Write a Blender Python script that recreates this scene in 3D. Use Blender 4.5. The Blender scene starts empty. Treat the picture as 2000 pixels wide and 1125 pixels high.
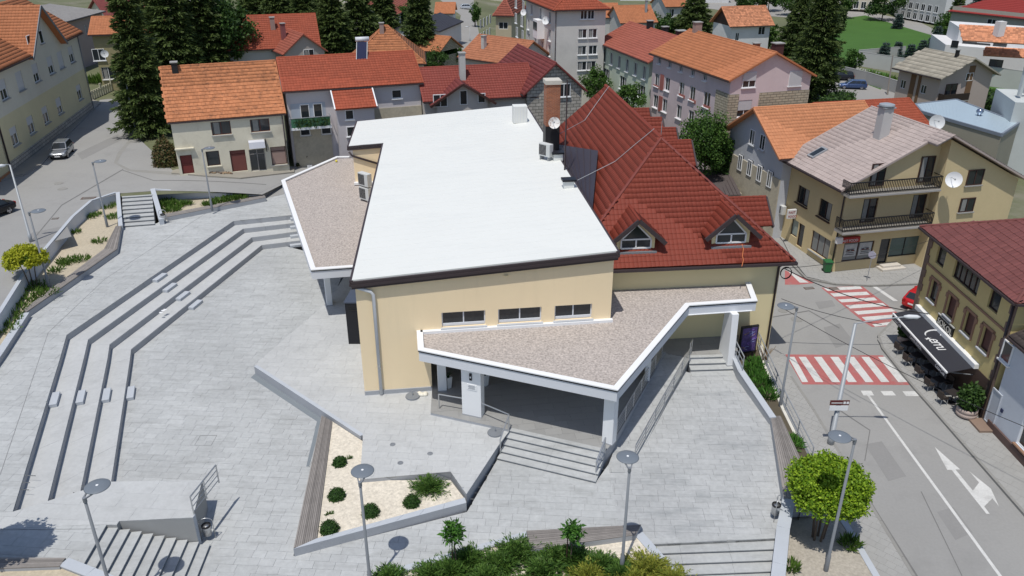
import bpy, math, random
import numpy as np
from mathutils import Vector, Matrix, Quaternion
from mathutils.geometry import delaunay_2d_cdt
random.seed(7); RNG = np.random.default_rng(7)
SC = bpy.context.scene; COL = SC.collection
# ------------------------------------------------------------------ camera, sky, sun, exposure
F, TH, CH = 1555.0, math.radians(25.3), 27.0          # focal length in photo pixels (2000 wide), tilt, height
cam = bpy.data.cameras.new('camera'); camo = bpy.data.objects.new('camera', cam); COL.objects.link(camo)
camo.location = (0, 0, CH); camo.rotation_euler = (math.pi/2-TH, 0, 0)
cam.sensor_width = 36; cam.lens = F/2000*36; cam.clip_end = 8000; cam.clip_start = .5
SC.camera = camo
SUN_EL, SUN_AZ = math.radians(69), math.radians(23)     # shadows fall 23 degrees to the right of straight away
w = bpy.data.worlds.new('World'); SC.world = w; w.use_nodes = True
nt = w.node_tree; sky = nt.nodes.new('ShaderNodeTexSky'); sky.sky_type = 'NISHITA'; sky.sun_disc = False
sky.sun_elevation = SUN_EL; sky.sun_rotation = SUN_AZ+math.pi; sky.altitude = 700; sky.air_density = 1.0; sky.dust_density = 1.5
nt.links.new(sky.outputs[0], nt.nodes['Background'].inputs[0]); nt.nodes['Background'].inputs[1].default_value = 0.115
sl = bpy.data.lights.new('sun', 'SUN'); so = bpy.data.objects.new('sun', sl); COL.objects.link(so)
sl.energy = 3.6; sl.angle = math.radians(.53); sl.color = (1, .96, .89); so.location = (-20, -30, 80)
so.rotation_euler = Vector((math.cos(SUN_EL)*math.sin(SUN_AZ), math.cos(SUN_EL)*math.cos(SUN_AZ), -math.sin(SUN_EL))).to_track_quat('-Z', 'Y').to_euler()
SC.view_settings.view_transform = 'Standard'; SC.view_settings.look = 'None'; SC.view_settings.exposure = -0.10; SC.view_settings.gamma = 1

# ------------------------------------------------------------------ photo pixel -> place
V = Vector
def ray(px, py):
    a = (px-1000)/F; b = (py-562.5)/F
    return V((a, math.cos(TH)-math.sin(TH)*b, -(math.sin(TH)+math.cos(TH)*b)))
def G(px, py, z=0.0):
    d = ray(px, py); t = (z-CH)/d.z; return V((t*d.x, t*d.y, z))
def sstep(t): t = max(0, min(1, t)); return t*t*(3-2*t)
def hgt(x): return 3.9*sstep((8-x)/42)                  # the ground falls from the left street to the right road
def GT(px, py, dz=0.0):
    z = 0
    for _ in range(12): p = G(px, py, z+dz); z = hgt(p.x)
    return V((p.x, p.y, z+dz))
def GZ(px, py, zf):                                     # first point along the ray that lies on the surface z=zf(x,y)
    hi = 26.0; step = .25; z = hi
    while z > -2:
        p = G(px, py, z)
        if z <= zf(p.x, p.y): break
        hi = z; z -= step
    lo = z
    for _ in range(30):
        z = (lo+hi)/2; p = G(px, py, z)
        if z <= zf(p.x, p.y): lo = z
        else: hi = z
    return p
def PL(a, b, px, py):                                   # hit a vertical plane through a,b -> (u, z)
    e = (b-a); e.z = 0; e.normalize(); n = V((-e.y, e.x, 0)); d = ray(px, py)
    t = (a.x*n.x+a.y*n.y)/(d.x*n.x+d.y*n.y); p = V((0, 0, CH))+d*t
    return (p-a).dot(e), p.z
# ------------------------------------------------------------------ materials
MATS = {}
def M(name, col, rough=.8, var=.12, scale=.6, fine=0., fscale=12, bump=0., bscale=20, metal=0., rnd=0., spec=.3, stain=None, stscale=.4, stamt=.5, aniso=None):
    if name in MATS: return MATS[name]
    m = bpy.data.materials.new(name); m.use_nodes = True; t = m.node_tree; N = t.nodes.new; L = t.links.new
    b = t.nodes['Principled BSDF']; b.inputs['Roughness'].default_value = rough; b.inputs['Metallic'].default_value = metal
    b.inputs['Specular IOR Level'].default_value = spec
    g = N('ShaderNodeNewGeometry')
    def noise(sc, det=4, ro=.6, an=None):
        n = N('ShaderNodeTexNoise'); n.inputs['Scale'].default_value = sc; n.inputs['Detail'].default_value = det; n.inputs['Roughness'].default_value = ro
        src = g.outputs['Position']
        if an: vm = N('ShaderNodeVectorMath'); vm.operation = 'MULTIPLY'; vm.inputs[1].default_value = an; L(src, vm.inputs[0]); src = vm.outputs[0]
        L(src, n.inputs['Vector']); return n.outputs[0]
    def math_(op, a, c):
        n = N('ShaderNodeMath'); n.operation = op
        for i, x in enumerate((a, c)):
            if isinstance(x, (int, float)): n.inputs[i].default_value = x
            else: L(x, n.inputs[i])
        return n.outputs[0]
    f = math_('MULTIPLY_ADD', noise(scale), 2*var); f.node.inputs[2].default_value = 1-var
    if fine: f = math_('MULTIPLY', f, math_('ADD', math_('MULTIPLY', math_('SUBTRACT', noise(fscale, 2, .7), .5), 2*fine), 1.0))
    if rnd:
        oi = N('ShaderNodeObjectInfo'); at = N('ShaderNodeAttribute'); at.attribute_name = 'tilecol'
        r = math_('FRACT', math_('ADD', oi.outputs['Random'], at.outputs['Fac']), 0)
        f = math_('MULTIPLY', f, math_('ADD', math_('MULTIPLY', r, 2*rnd), 1-rnd))
    mx = N('ShaderNodeMix'); mx.data_type = 'RGBA'; mx.blend_type = 'MULTIPLY'; mx.inputs[0].default_value = 1
    mx.inputs[6].default_value = (*col, 1)
    L(f, mx.inputs[7]); out = mx.outputs[2]
    if stain:
        s = N('ShaderNodeMix'); s.data_type = 'RGBA'; s.inputs[7].default_value = (*stain, 1)
        rp = N('ShaderNodeMapRange'); rp.inputs[1].default_value = .52; rp.inputs[2].default_value = .72; rp.inputs[4].default_value = stamt
        L(noise(stscale, 6, .7, aniso), rp.inputs[0]); L(rp.outputs[0], s.inputs[0]); L(out, s.inputs[6]); out = s.outputs[2]
    L(out, b.inputs['Base Color'])
    if bump:
        bp = N('ShaderNodeBump'); bp.inputs['Strength'].default_value = bump; bp.inputs['Distance'].default_value = .03
        L(noise(bscale, 3), bp.inputs['Height']); L(bp.outputs[0], b.inputs['Normal'])
    MATS[name] = m; return m
def leafmat(name, c1, c2):
    if name in MATS: return MATS[name]
    m = bpy.data.materials.new(name); m.use_nodes = True; t = m.node_tree; b = t.nodes['Principled BSDF']
    a = t.nodes.new('ShaderNodeAttribute'); a.attribute_name = 'tilecol'
    mx = t.nodes.new('ShaderNodeMix'); mx.data_type = 'RGBA'; mx.inputs[6].default_value = (*c1, 1); mx.inputs[7].default_value = (*c2, 1)
    t.links.new(a.outputs['Fac'], mx.inputs[0]); t.links.new(mx.outputs[2], b.inputs['Base Color'])
    b.inputs['Roughness'].default_value = .55; b.inputs['Specular IOR Level'].default_value = .25
    tr = t.nodes.new('ShaderNodeBsdfTranslucent'); ad = t.nodes.new('ShaderNodeMixShader'); ad.inputs[0].default_value = .25
    t.links.new(mx.outputs[2], tr.inputs[0]); t.links.new(b.outputs[0], ad.inputs[1]); t.links.new(tr.outputs[0], ad.inputs[2])
    t.links.new(ad.outputs[0], t.nodes['Material Output'].inputs[0])
    MATS[name] = m; return m
def stonemat(name, c1, c2, mortar, sx, sy, rot=0):           # squared rubble seen from afar: colour only
    if name in MATS: return MATS[name]
    m = bpy.data.materials.new(name); m.use_nodes = True; t = m.node_tree; b = t.nodes['Principled BSDF']; N = t.nodes.new; L = t.links.new
    tc = N('ShaderNodeTexCoord'); br = N('ShaderNodeTexBrick'); br.inputs['Scale'].default_value = 1
    br.inputs['Color1'].default_value = (*c1, 1); br.inputs['Color2'].default_value = (*c2, 1); br.inputs['Mortar'].default_value = (*mortar, 1)
    br.inputs['Brick Width'].default_value = sx; br.inputs['Row Height'].default_value = sy; br.inputs['Mortar Size'].default_value = min(.035, sy*.12)
    L(tc.outputs['UV'], br.inputs['Vector'])
    n = N('ShaderNodeTexNoise'); n.inputs['Scale'].default_value = 1.2; n.inputs['Detail'].default_value = 5
    g = N('ShaderNodeNewGeometry'); L(g.outputs['Position'], n.inputs['Vector'])
    mx = N('ShaderNodeMix'); mx.data_type = 'RGBA'; mx.blend_type = 'MULTIPLY'; mx.inputs[0].default_value = .5
    L(br.outputs[0], mx.inputs[6]); mp = N('ShaderNodeMapRange'); mp.inputs[3].default_value = .45; mp.inputs[4].default_value = 1.5
    L(n.outputs[0], mp.inputs[0]); L(mp.outputs[0], mx.inputs[7]); L(mx.outputs[2], b.inputs['Base Color']); b.inputs['Roughness'].default_value = .9
    bp = N('ShaderNodeBump'); bp.inputs['Strength'].default_value = .7; bp.inputs['Distance'].default_value = .05; bp.invert = True
    L(br.outputs['Fac'], bp.inputs['Height']); L(bp.outputs[0], b.inputs['Normal'])
    MATS[name] = m; return m
# ------------------------------------------------------------------ mesh builder
class MB:
    def __init__(s): s.v = []; s.f = []; s.uv = None
    def add(s, vs, fs):
        o = len(s.v); s.v += [tuple(x) for x in vs]; s.f += [tuple(i+o for i in f) for f in fs]; return s
    def quad(s, a, b, c, d): return s.add([a, b, c, d], [(0, 1, 2, 3)])
    def poly(s, pts): return s.add(pts, [tuple(range(len(pts)))])
    def prism(s, pts, z0, z1, bottom=False):              # pts: xy polygon; z0,z1 number or function(x,y)
        pts = [V((p[0], p[1], 0)) for p in pts]
        ar = sum(pts[i].x*pts[(i+1) % len(pts)].y-pts[(i+1) % len(pts)].x*pts[i].y for i in range(len(pts)))
        if ar < 0: pts = pts[::-1]
        f0 = z0 if callable(z0) else (lambda x, y: z0); f1 = z1 if callable(z1) else (lambda x, y: z1)
        n = len(pts); vs = [(p.x, p.y, f0(p.x, p.y)) for p in pts]+[(p.x, p.y, f1(p.x, p.y)) for p in pts]
        fs = [tuple(range(n, 2*n))]+[(i, (i+1) % n, n+(i+1) % n, n+i) for i in range(n)]
        if bottom: fs.append(tuple(range(n-1, -1, -1)))
        return s.add(vs, fs)
    def box(s, c, sx, sy, sz, yaw=0, ax=None):           # c = centre of the base
        e1 = V((math.cos(yaw), math.sin(yaw), 0)); e2 = V((-e1.y, e1.x, 0)); e3 = V((0, 0, 1))
        if ax: e1, e2, e3 = ax
        c = V(c); vs = []
        for k in (0, 1):
            for (i, j) in ((-1, -1), (1, -1), (1, 1), (-1, 1)): vs.append(c+e1*(i*sx/2)+e2*(j*sy/2)+e3*(k*sz))
        return s.add(vs, [(3, 2, 1, 0), (4, 5, 6, 7), (0, 1, 5, 4), (1, 2, 6, 5), (2, 3, 7, 6), (3, 0, 4, 7)])
    def bar(s, a, b, w, h=None, up=V((0, 0, 1))):
        a = V(a); b = V(b); d = (b-a); l = d.length; d.normalize(); h = h or w
        x = d.cross(up); x = x.normalized() if x.length > 1e-4 else V((1, 0, 0)); y = x.cross(d)
        return s.box(a, w, h, l, ax=(x, y, d))
    def tube(s, pts, r, n=8, r1=None, cap=True):
        pts = [V(p) for p in pts]; m = len(pts); rings = []
        for i, p in enumerate(pts):
            d = (pts[min(i+1, m-1)]-pts[max(i-1, 0)]).normalized(); x = d.orthogonal().normalized() if i == 0 else (px-d*px.dot(d)).normalized()
            px = x; y = d.cross(x); rr = r if r1 is None else r+(r1-r)*i/(m-1)
            if isinstance(r, (list, tuple)): rr = r[i]
            rings.append([p+x*(rr*math.cos(2*math.pi*k/n))+y*(rr*math.sin(2*math.pi*k/n)) for k in range(n)])
        vs = [q for g in rings for q in g]; fs = []
        for i in range(m-1):
            for k in range(n): fs.append((i*n+k, i*n+(k+1) % n, (i+1)*n+(k+1) % n, (i+1)*n+k))
        if cap: fs += [tuple(range(n-1, -1, -1)), tuple(range((m-1)*n, m*n))]
        return s.add(vs, fs)
    def lathe(s, c, prof, n=16):                         # prof: [(r,z)]
        c = V(c); vs = [c+V((r*math.cos(2*math.pi*k/n), r*math.sin(2*math.pi*k/n), z)) for r, z in prof for k in range(n)]
        fs = [(i*n+k, i*n+(k+1) % n, (i+1)*n+(k+1) % n, (i+1)*n+k) for i in range(len(prof)-1) for k in range(n)]
        if prof[0][0] > .001: fs.append(tuple(range(n-1, -1, -1)))
        if prof[-1][0] > .001: fs.append(tuple(range((len(prof)-1)*n, len(prof)*n)))
        return s.add(vs, fs)
    def build(s, name, mat, parent=None, smooth=False, bevel=0, planar_uv=None):
        loc = ROOTLOC.get(parent.name, V((0, 0, 0))) if parent else V((0, 0, 0))
        me = bpy.data.meshes.new(name); me.from_pydata([(x-loc.x, y-loc.y, z-loc.z) for x, y, z in s.v], [], s.f); me.update()
        me.materials.append(mat)
        if planar_uv:
            o_, e1_, e2_ = planar_uv; uvl = me.uv_layers.new(name='UVMap')
            for lp in me.loops:
                p = V(s.v[lp.vertex_index])-o_; uvl.data[lp.index].uv = (p.dot(e1_), p.dot(e2_))
        if smooth:
            for p in me.polygons: p.use_smooth = True
        ob = bpy.data.objects.new(name, me); COL.objects.link(ob)
        if parent: ob.parent = parent; ROOTLOC[ob.name] = loc
        if bevel:
            bm = ob.modifiers.new('bevel', 'BEVEL'); bm.width = bevel; bm.segments = 2; bm.limit_method = 'ANGLE'; bm.angle_limit = .6
        return ob
ROOTLOC = {}
def thing(name, label, cat, loc, group=None):
    o = bpy.data.objects.new(name, None); COL.objects.link(o); o.location = loc; o.empty_display_size = .3
    o['label'] = label; o['category'] = cat
    if group: o['group'] = group
    ROOTLOC[o.name] = V(loc); return o
def tag(o, label, cat, group=None):
    o['label'] = label; o['category'] = cat
    if group: o['group'] = group
    return o
def struct(o): o['kind'] = 'structure'; return o
def stuff(o): o['kind'] = 'stuff'; return o
def raw_mesh(name, verts, faces, mat, parent=None, attr=None, nv=4):       # numpy: verts (n,3), faces (m,nv); attr per face
    loc = ROOTLOC.get(parent.name, V((0, 0, 0))) if parent else V((0, 0, 0))
    me = bpy.data.meshes.new(name); verts = np.asarray(verts, dtype=np.float32)-np.array(loc, dtype=np.float32)
    faces = np.asarray(faces, dtype=np.int32); m = len(faces)
    me.vertices.add(len(verts)); me.vertices.foreach_set('co', verts.ravel())
    me.loops.add(m*nv); me.loops.foreach_set('vertex_index', faces.ravel())
    me.polygons.add(m); me.polygons.foreach_set('loop_start', np.arange(0, m*nv, nv, dtype=np.int32))
    me.update(calc_edges=True)
    if attr is not None:
        a = me.attributes.new('tilecol', 'FLOAT', 'FACE'); a.data.foreach_set('value', np.asarray(attr, dtype=np.float32))
    me.materials.append(mat); ob = bpy.data.objects.new(name, me); COL.objects.link(ob)
    if parent: ob.parent = parent; ROOTLOC[ob.name] = loc
    return ob
def mesh_obj(name, me, parent, mat4):                    # shared mesh, own transform (world matrix)
    ob = bpy.data.objects.new(name, me); COL.objects.link(ob); loc = ROOTLOC.get(parent.name, V((0, 0, 0)))
    ob.parent = parent; ob.matrix_local = Matrix.Translation(-loc) @ mat4; return ob
def inside(p, poly):
    x, y = p[0], p[1]; c = False; n = len(poly)
    for i in range(n):
        a = poly[i]; b = poly[i-1]
        if (a[1] > y) != (b[1] > y) and x < (b[0]-a[0])*(y-a[1])/(b[1]-a[1])+a[0]: c = not c
    return c
def clip_half(poly, nx, ny, d):                          # keep nx*x+ny*y<=d
    out = []
    for i in range(len(poly)):
        a = poly[i-1]; b = poly[i]; fa = nx*a[0]+ny*a[1]-d; fb = nx*b[0]+ny*b[1]-d
        if (fa <= 0) != (fb <= 0): t = fa/(fa-fb); out.append((a[0]+(b[0]-a[0])*t, a[1]+(b[1]-a[1])*t))
        if fb <= 0: out.append((b[0], b[1]))
    return out
def area(p): return abs(sum(p[i-1][0]*p[i][1]-p[i][0]*p[i-1][1] for i in range(len(p))))/2
XL = [-3000, -600, -150, -80]+[-34+1.5*i for i in range(29)]+[60, 150, 600, 3000]      # strip lines in x shared by all ground sheets
def sheet(name, poly, mat, dz):                          # sheet following the ground, dz above it
    mb = MB(); poly = [(p[0], p[1]) for p in poly]
    for a, b in zip(XL[:-1], XL[1:]):
        c = clip_half(clip_half(poly, -1, 0, -a), 1, 0, b)
        if len(c) >= 3 and area(c) > 1e-3:
            s = sum(c[i-1][0]*c[i][1]-c[i][0]*c[i-1][1] for i in range(len(c)))
            if s < 0: c = c[::-1]
            mb.poly([(x, y, hgt(x)+dz) for x, y in c])
    return struct(mb.build(name, mat))
def pxpoly(pts, z): return [G(x, y, z) for x, y in pts]
def pave(root, poly, zf, ang, rows=.45, lens=(.6, 1.1), mat=None, nobj=300, name='paving_slab', joint=.009, th=.05, poly_px=None):
    """slabs in running bond over a polygon: the nearest as objects, the rest joined"""
    poly = [(p[0], p[1]) for p in poly]; ca, sa = math.cos(ang), math.sin(ang)
    zz = zf if callable(zf) else (lambda x, y: zf)
    rot = [(x*ca+y*sa, -x*sa+y*ca) for x, y in poly]; ys = [p[1] for p in rot]; cells = []
    y = min(ys)
    while y < max(ys):
        strip = clip_half(clip_half(rot, 0, -1, -(y+joint/2)), 0, 1, y+rows-joint/2)
        if len(strip) >= 3:
            xs = [p[0] for p in strip]; x = min(xs)-random.random()*lens[1]
            while x < max(xs):
                l = random.uniform(*lens); c = clip_half(clip_half(strip, -1, 0, -(x+joint/2)), 1, 0, x+l-joint/2)
                if len(c) >= 3 and area(c) > .01: cells.append([(p*ca-q*sa, p*sa+q*ca) for p, q in c])
                x += l
        y += rows
    cells.sort(key=lambda c: math.hypot(c[0][0], c[0][1])-2*math.sqrt(area(c)))
    rest = MB(); cols = []
    for i, c in enumerate(cells):
        dz = random.uniform(-.003, .004)
        f1 = lambda x, y: zz(x, y)+dz
        if i < nobj: MB().prism(c, lambda x, y: zz(x, y)-th, f1).build(name, mat, root)
        else:
            n0 = len(rest.f); rest.prism(c, lambda x, y: zz(x, y)-th, f1); cols += [random.random()]*(len(rest.f)-n0)
    if rest.f:
        o = rest.build(name+'s', mat, root); stuff(o)
        a = o.data.attributes.new('tilecol', 'FLOAT', 'FACE'); a.data.foreach_set('value', cols)
    return len(cells)
# ------------------------------------------------------------------ palette
granite = M('granite', (.43, .442, .442), .75, .22, .22, .18, 4, rnd=.05, stain=(.30, .307, .303), stscale=1.2, stamt=.7, aniso=(.35, 1.3, 1))
granite2 = M('granite_right', (.42, .43, .432), .75, .22, .25, .18, 4, rnd=.05, stain=(.26, .275, .282), stscale=1.2, stamt=.75, aniso=(.35, 1.3, 1))
joint_m = M('joint_mortar', (.32, .325, .322), .9, .1)
coping = M('coping_stone', (.46, .49, .53), .7, .08, .8, .06, 14)
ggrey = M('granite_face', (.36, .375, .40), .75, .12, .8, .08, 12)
darkstrip = M('dark_strip_grey', (.20, .225, .245), .7, .1, .8)
asphalt = M('asphalt', (.305, .302, .293), .9, .14, .12, .09, 7, stain=(.245, .242, .236), stscale=.35, stamt=.6)
asphalt2 = M('asphalt_pale', (.30, .29, .275), .9, .12, .12, .08, 7)
sidewalk = M('sidewalk_concrete', (.34, .337, .325), .85, .12, .4, .08, 8, rnd=.03); walkjoint = M('sidewalk_joint', (.29, .287, .28), .9)
granite_pale = M('granite_pale', (.475, .485, .485), .75, .14, .3, .12, 5, rnd=.03, stain=(.36, .368, .368), stscale=.7, stamt=.5); riserm = M('shaded_riser_granite', (.23, .24, .255), .75, .12, .8, .08, 12)  # riser colour is darkened to carry the shadow line under the nosings
bedgravel = M('bed_gravel', (.40, .365, .31), .95, .12, .5, .4, 8)
kerbm = M('kerb_stone', (.27, .265, .25), .85, .12, 1)
gravel = M('white_gravel', (.66, .60, .50), .9, .1, .6, .45, 7, bump=.6, bscale=9)
roofgravel = M('roof_gravel', (.42, .375, .345), .9, .07, .4, .9, 8.5, bump=.6, bscale=8)
dirtgravel = M('sandy_soil', (.47, .41, .31), .95, .15, .5, .3, 6)
grass = M('lawn_grass', (.055, .13, .022), .9, .2, .12, .3, 3)
yard = M('yard_ground', (.13, .14, .075), .95, .35, .08, .25, 2, stain=(.24, .22, .18), stscale=.06, stamt=.8)
soil = M('planting_soil', (.10, .085, .06), .95, .2, 1)
cream = M('cream_render', (.88, .715, .475), .85, .05, .25, stain=(.80, .65, .43), stscale=1.0, stamt=.5, aniso=(1.2, 1.2, .12))
cream_d = M('cream_render_side', (.82, .70, .46), .85, .05, .25)
white_p = M('white_paint', (.80, .81, .82), .6, .04, .4)
fascia_m = M('grey_white_fascia', (.66, .68, .72), .6, .04, .4)
whiteroof = M('white_membrane', (.725, .735, .705), .55, .03, .3, stain=(.66, .675, .655), stscale=.35, stamt=.5, aniso=(.5, 1.6, 1))
browntrim = M('brown_metal_trim', (.055, .042, .045), .45, .1, 1)
anthr = M('anthracite_metal', (.014, .015, .02), .4, .1, 1)
steel = M('brushed_steel', (.55, .56, .57), .35, .06, 2, metal=.85)
lampgrey = M('lamp_grey_paint', (.20, .215, .235), .45, .06, 2)
lamptop = M('lamp_disc_paint', (.165, .19, .22), .4, .06, 2)
galv = M('galvanised_steel', (.36, .38, .40), .5, .08, 2, metal=.3)
wood = M('weathered_wood', (.245, .225, .21), .85, .25, 2, .15, 20, rnd=.2)
glass = M('dark_glass', (.025, .03, .035), .08, .3, .8, spec=.6)
shutter = M('grey_shutter', (.52, .53, .55), .6, .05, 2)
brownwood = M('brown_window_wood', (.06, .03, .025), .6, .15, 2)
blackm = M('black_metal', (.02, .02, .022), .5, .1, 2)
curtain = M('pale_curtain', (.26, .26, .25), .9, .3, 3)
brickm = stonemat('chimney_brick', (.40, .13, .06), (.27, .085, .045), (.34, .22, .15), .26, .09)
stoneA = stonemat('grey_rubble_stone', (.50, .47, .42), (.36, .34, .30), (.2, .19, .17), .62, .34)
stoneB = stonemat('yellow_rubble_stone', (.47, .42, .31), (.37, .33, .25), (.20, .18, .14), .7, .26)
stoneC = M('old_limestone', (.49, .445, .35), .9, .2, .5, .15, 4, stain=(.25, .22, .17), stscale=.6)
# roof tiles
T_old = M('old_orange_tile', (.475, .19, .088), .85, .2, .5, .15, 5, rnd=.13, stain=(.10, .055, .04), stscale=2.2, stamt=.75)
T_red = M('red_tile', (.315, .072, .036), .7, .1, .5, .08, 5, rnd=.1)
T_orange = M('orange_tile', (.435, .165, .075), .75, .1, .4, .08, 5, rnd=.09)
T_dom = M('dark_red_tile', (.21, .042, .025), .7, .12, .5, .10, 5, rnd=.035)
T_domside = T_dom
T_maroon = M('maroon_tile', (.20, .05, .045), .6, .1, .5, rnd=.1)
T_pale = M('pale_pink_tile', (.42, .35, .325), .8, .12, .5, .08, 5, rnd=.07)
T_cafe = M('brown_red_tile', (.175, .062, .055), .5, .1, .5, rnd=.1)
T_grey = M('grey_sheet_tile', (.33, .315, .30), .8, .12, .4, rnd=.06)
T_terra = M('terracotta_mottled_tile', (.56, .24, .13), .8, .2, .8, .2, 4, rnd=.3)
T_pink = M('faded_red_tile', (.36, .11, .075), .75, .1, .5, rnd=.09)
T_beige = M('lichen_beige_tile', (.36, .33, .27), .85, .2, .4, .1, 4, rnd=.1)

# ------------------------------------------------------------------ roofs
TILE_ME = {}
def tile_mesh(w, h, mat, prof):
    k = (round(w, 3), round(h, 3), mat.name, prof)
    if k in TILE_ME: return TILE_ME[k]
    t = .034 if prof != 'flat' else .06
    xs = [0, .22*w, .5*w, .78*w, .985*w] if prof == 'wave' else [.012*w, .97*w]
    zs = [0, .016, .022, .016, 0] if prof == 'wave' else [0, 0]
    n = len(xs); hh = h*1.12
    v = [(x, 0, t+z) for x, z in zip(xs, zs)]+[(x, hh, .008+z) for x, z in zip(xs, zs)]+[(x, 0, -.005) for x in xs]
    f = [(i, i+1, n+i+1, n+i) for i in range(n-1)]+[(2*n+i, 2*n+i+1, i+1, i) for i in range(n-1)]
    me = bpy.data.meshes.new('tile'); me.from_pydata(v, [], f); me.update(); me.materials.append(mat); TILE_ME[k] = (me, v, f); return TILE_ME[k]
def roof_face(roof, poly, mat, tw=.3, th=.36, prof='wave', nobj=0, thick=.14, holes=(), under=None):
    """poly: 3D points, first edge is the eave, seen counter-clockwise from outside. Underlay slab goes in the roof mesh (under), tiles on top."""
    poly = [V(p) for p in poly]; o = poly[0]; e = (poly[1]-poly[0]).normalized()
    nrm = V((0, 0, 0))
    for i in range(1, len(poly)-1): nrm += (poly[i]-o).cross(poly[i+1]-o)
    nrm.normalize(); up = nrm.cross(e).normalized()
    if under is not None:
        n = len(poly); vs = [p for p in poly]+[p-nrm*thick for p in poly]
        under.add(vs, [tuple(range(n)), tuple(range(2*n-1, n-1, -1))]+[(i, n+i, n+(i+1) % n, (i+1) % n) for i in range(n)])
    if not tw: return
    p2 = [((p-o).dot(e), (p-o).dot(up)) for p in poly]
    hol = [[((V(p)-o).dot(e), (V(p)-o).dot(up)) for p in h] for h in holes]
    vmax = max(p[1] for p in p2); nr = max(1, round(vmax/th)); rh = vmax/nr
    me, tv, tf = tile_mesh(tw, rh, mat, prof); places = []
    for r in range(nr):
        st = clip_half(clip_half(p2, 0, -1, -(r*rh+rh*.15)), 0, 1, r*rh+rh*.85)
        if len(st) < 3: continue
        u0 = min(p[0] for p in st); u1 = max(p[0] for p in st)
        k0 = math.floor(u0/tw)-1; off = (tw*.5 if (prof == 'flat' and r % 2) else 0)
        for k in range(k0, math.ceil(u1/tw)+1):
            u = k*tw+off; c = (u+tw/2, (r+.5)*rh)
            if not inside(c, p2) or any(inside(c, h) for h in hol): continue
            places.append((u, r*rh))
    T = np.array(tv); Rm = np.array([[e.x, up.x, nrm.x], [e.y, up.y, nrm.y], [e.z, up.z, nrm.z]])
    nobj = min(nobj, len(places)); oo = np.array(o)+np.array(nrm)*.006
    if nobj:
        places.sort(key=lambda q: (V(o+e*q[0]+up*q[1])-V((0, 0, CH))).length)
        for u, v in places[:nobj]:
            jit = random.uniform(-.012, .012)
            m4 = Matrix(((e.x, up.x, nrm.x, 0), (e.y, up.y, nrm.y, 0), (e.z, up.z, nrm.z, 0), (0, 0, 0, 1)))
            m4.translation = o+e*(u+jit*.3)+up*(v+jit)+nrm*.006; mesh_obj('tile', me, roof, m4)
    rest = places[nobj:]
    if rest:
        q = [f for f in tf if len(f) == 4]; nq = len(q); nv = len(tv)
        U = np.array(rest); base = T @ Rm.T
        jit = RNG.uniform(-.012, .012, (len(U), 1))
        P = oo+U[:, :1]*np.array(e)+(U[:, 1:]+jit)*np.array(up)
        vs = (base[None]+P[:, None, :]).reshape(-1, 3)
        fs = (np.array(q)[None]+(np.arange(len(U))*nv)[:, None, None]).reshape(-1, 4)
        stuff(raw_mesh('tiles', vs, fs, mat, roof, np.repeat(RNG.random(len(U)), nq)))
def ridge_caps(roof, a, b, mat, r=.11, step=.42, name='ridge_tile'):
    a = V(a); b = V(b); n = max(1, int((b-a).length/step)); d = (b-a)/n; mb = MB()
    for i in range(n):
        p = a+d*i; mb.tube([p, p+d*1.05], r*.92, 7, r1=r*1.08)
    return stuff(mb.build(name+'s', mat, roof))
# ------------------------------------------------------------------ facades and windows
def frame_mesh(a, e, n, u0, u1, z0, z1, off, fw=.07, mull=1, trans=0):
    mb = MB(); P = lambda u, z, d: V((a.x, a.y, 0))+e*u+n*d+V((0, 0, z))
    def bx(ua, ub, za, zb):
        d0, d1 = off-.03, off+.04
        v = [P(ua, za, d0), P(ub, za, d0), P(ub, zb, d0), P(ua, zb, d0), P(ua, za, d1), P(ub, za, d1), P(ub, zb, d1), P(ua, zb, d1)]
        mb.add(v, [(4, 5, 6, 7), (0, 1, 5, 4), (1, 2, 6, 5), (2, 3, 7, 6), (3, 0, 4, 7)])
    bx(u0, u0+fw, z0, z1); bx(u1-fw, u1, z0, z1); bx(u0+fw, u1-fw, z0, z0+fw); bx(u0+fw, u1-fw, z1-fw, z1)
    for k in range(mull):
        c = u0+(u1-u0)*(k+1)/(mull+1); bx(c-fw*.5, c+fw*.5, z0+fw, z1-fw)
    if trans: c = z0+(z1-z0)*trans; bx(u0+fw, u1-fw, c-.03, c+.03)
    return mb
def window(root, a, e, n, u0, u1, z0, z1, depth, fm, sill=None, mull=1, shut=0., gm=None, trans=0, name='window', cur=None):
    if cur is None: cur = name == 'window' and random.random() < .4 and mull > 0
    off = -depth; P = lambda u, z, d: V((a.x, a.y, 0))+e*u+n*d+V((0, 0, z))
    wo = frame_mesh(a, e, n, u0, u1, z0, z1, off, mull=mull, trans=trans).build(name, fm, root)
    zt = z1-(z1-z0)*shut
    if shut < .98: MB().quad(P(u0+.03, z0+.03, off), P(u1-.03, z0+.03, off), P(u1-.03, zt, off), P(u0+.03, zt, off)).build('pane', gm or glass, wo)
    if shut > 0: MB().box(P((u0+u1)/2, zt, off+.06), u1-u0-.06, .05, z1-zt-.01, ax=(e, n, V((0, 0, 1)))).build('shutter', shutter, wo)
    if cur and shut < .5:
        MB().box(P(u0+(u1-u0)*.27, z0+.1, off+.012), (u1-u0)*.28, .012, (zt-z0)-.18, ax=(e, n, V((0, 0, 1)))).build('curtain', curtain, wo)
    if sill: MB().box(P((u0+u1)/2, z0-.09, .04), u1-u0+.16, .24, .085, ax=(e, n, V((0, 0, 1)))).build('sill', sill, wo)
    return wo
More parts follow.
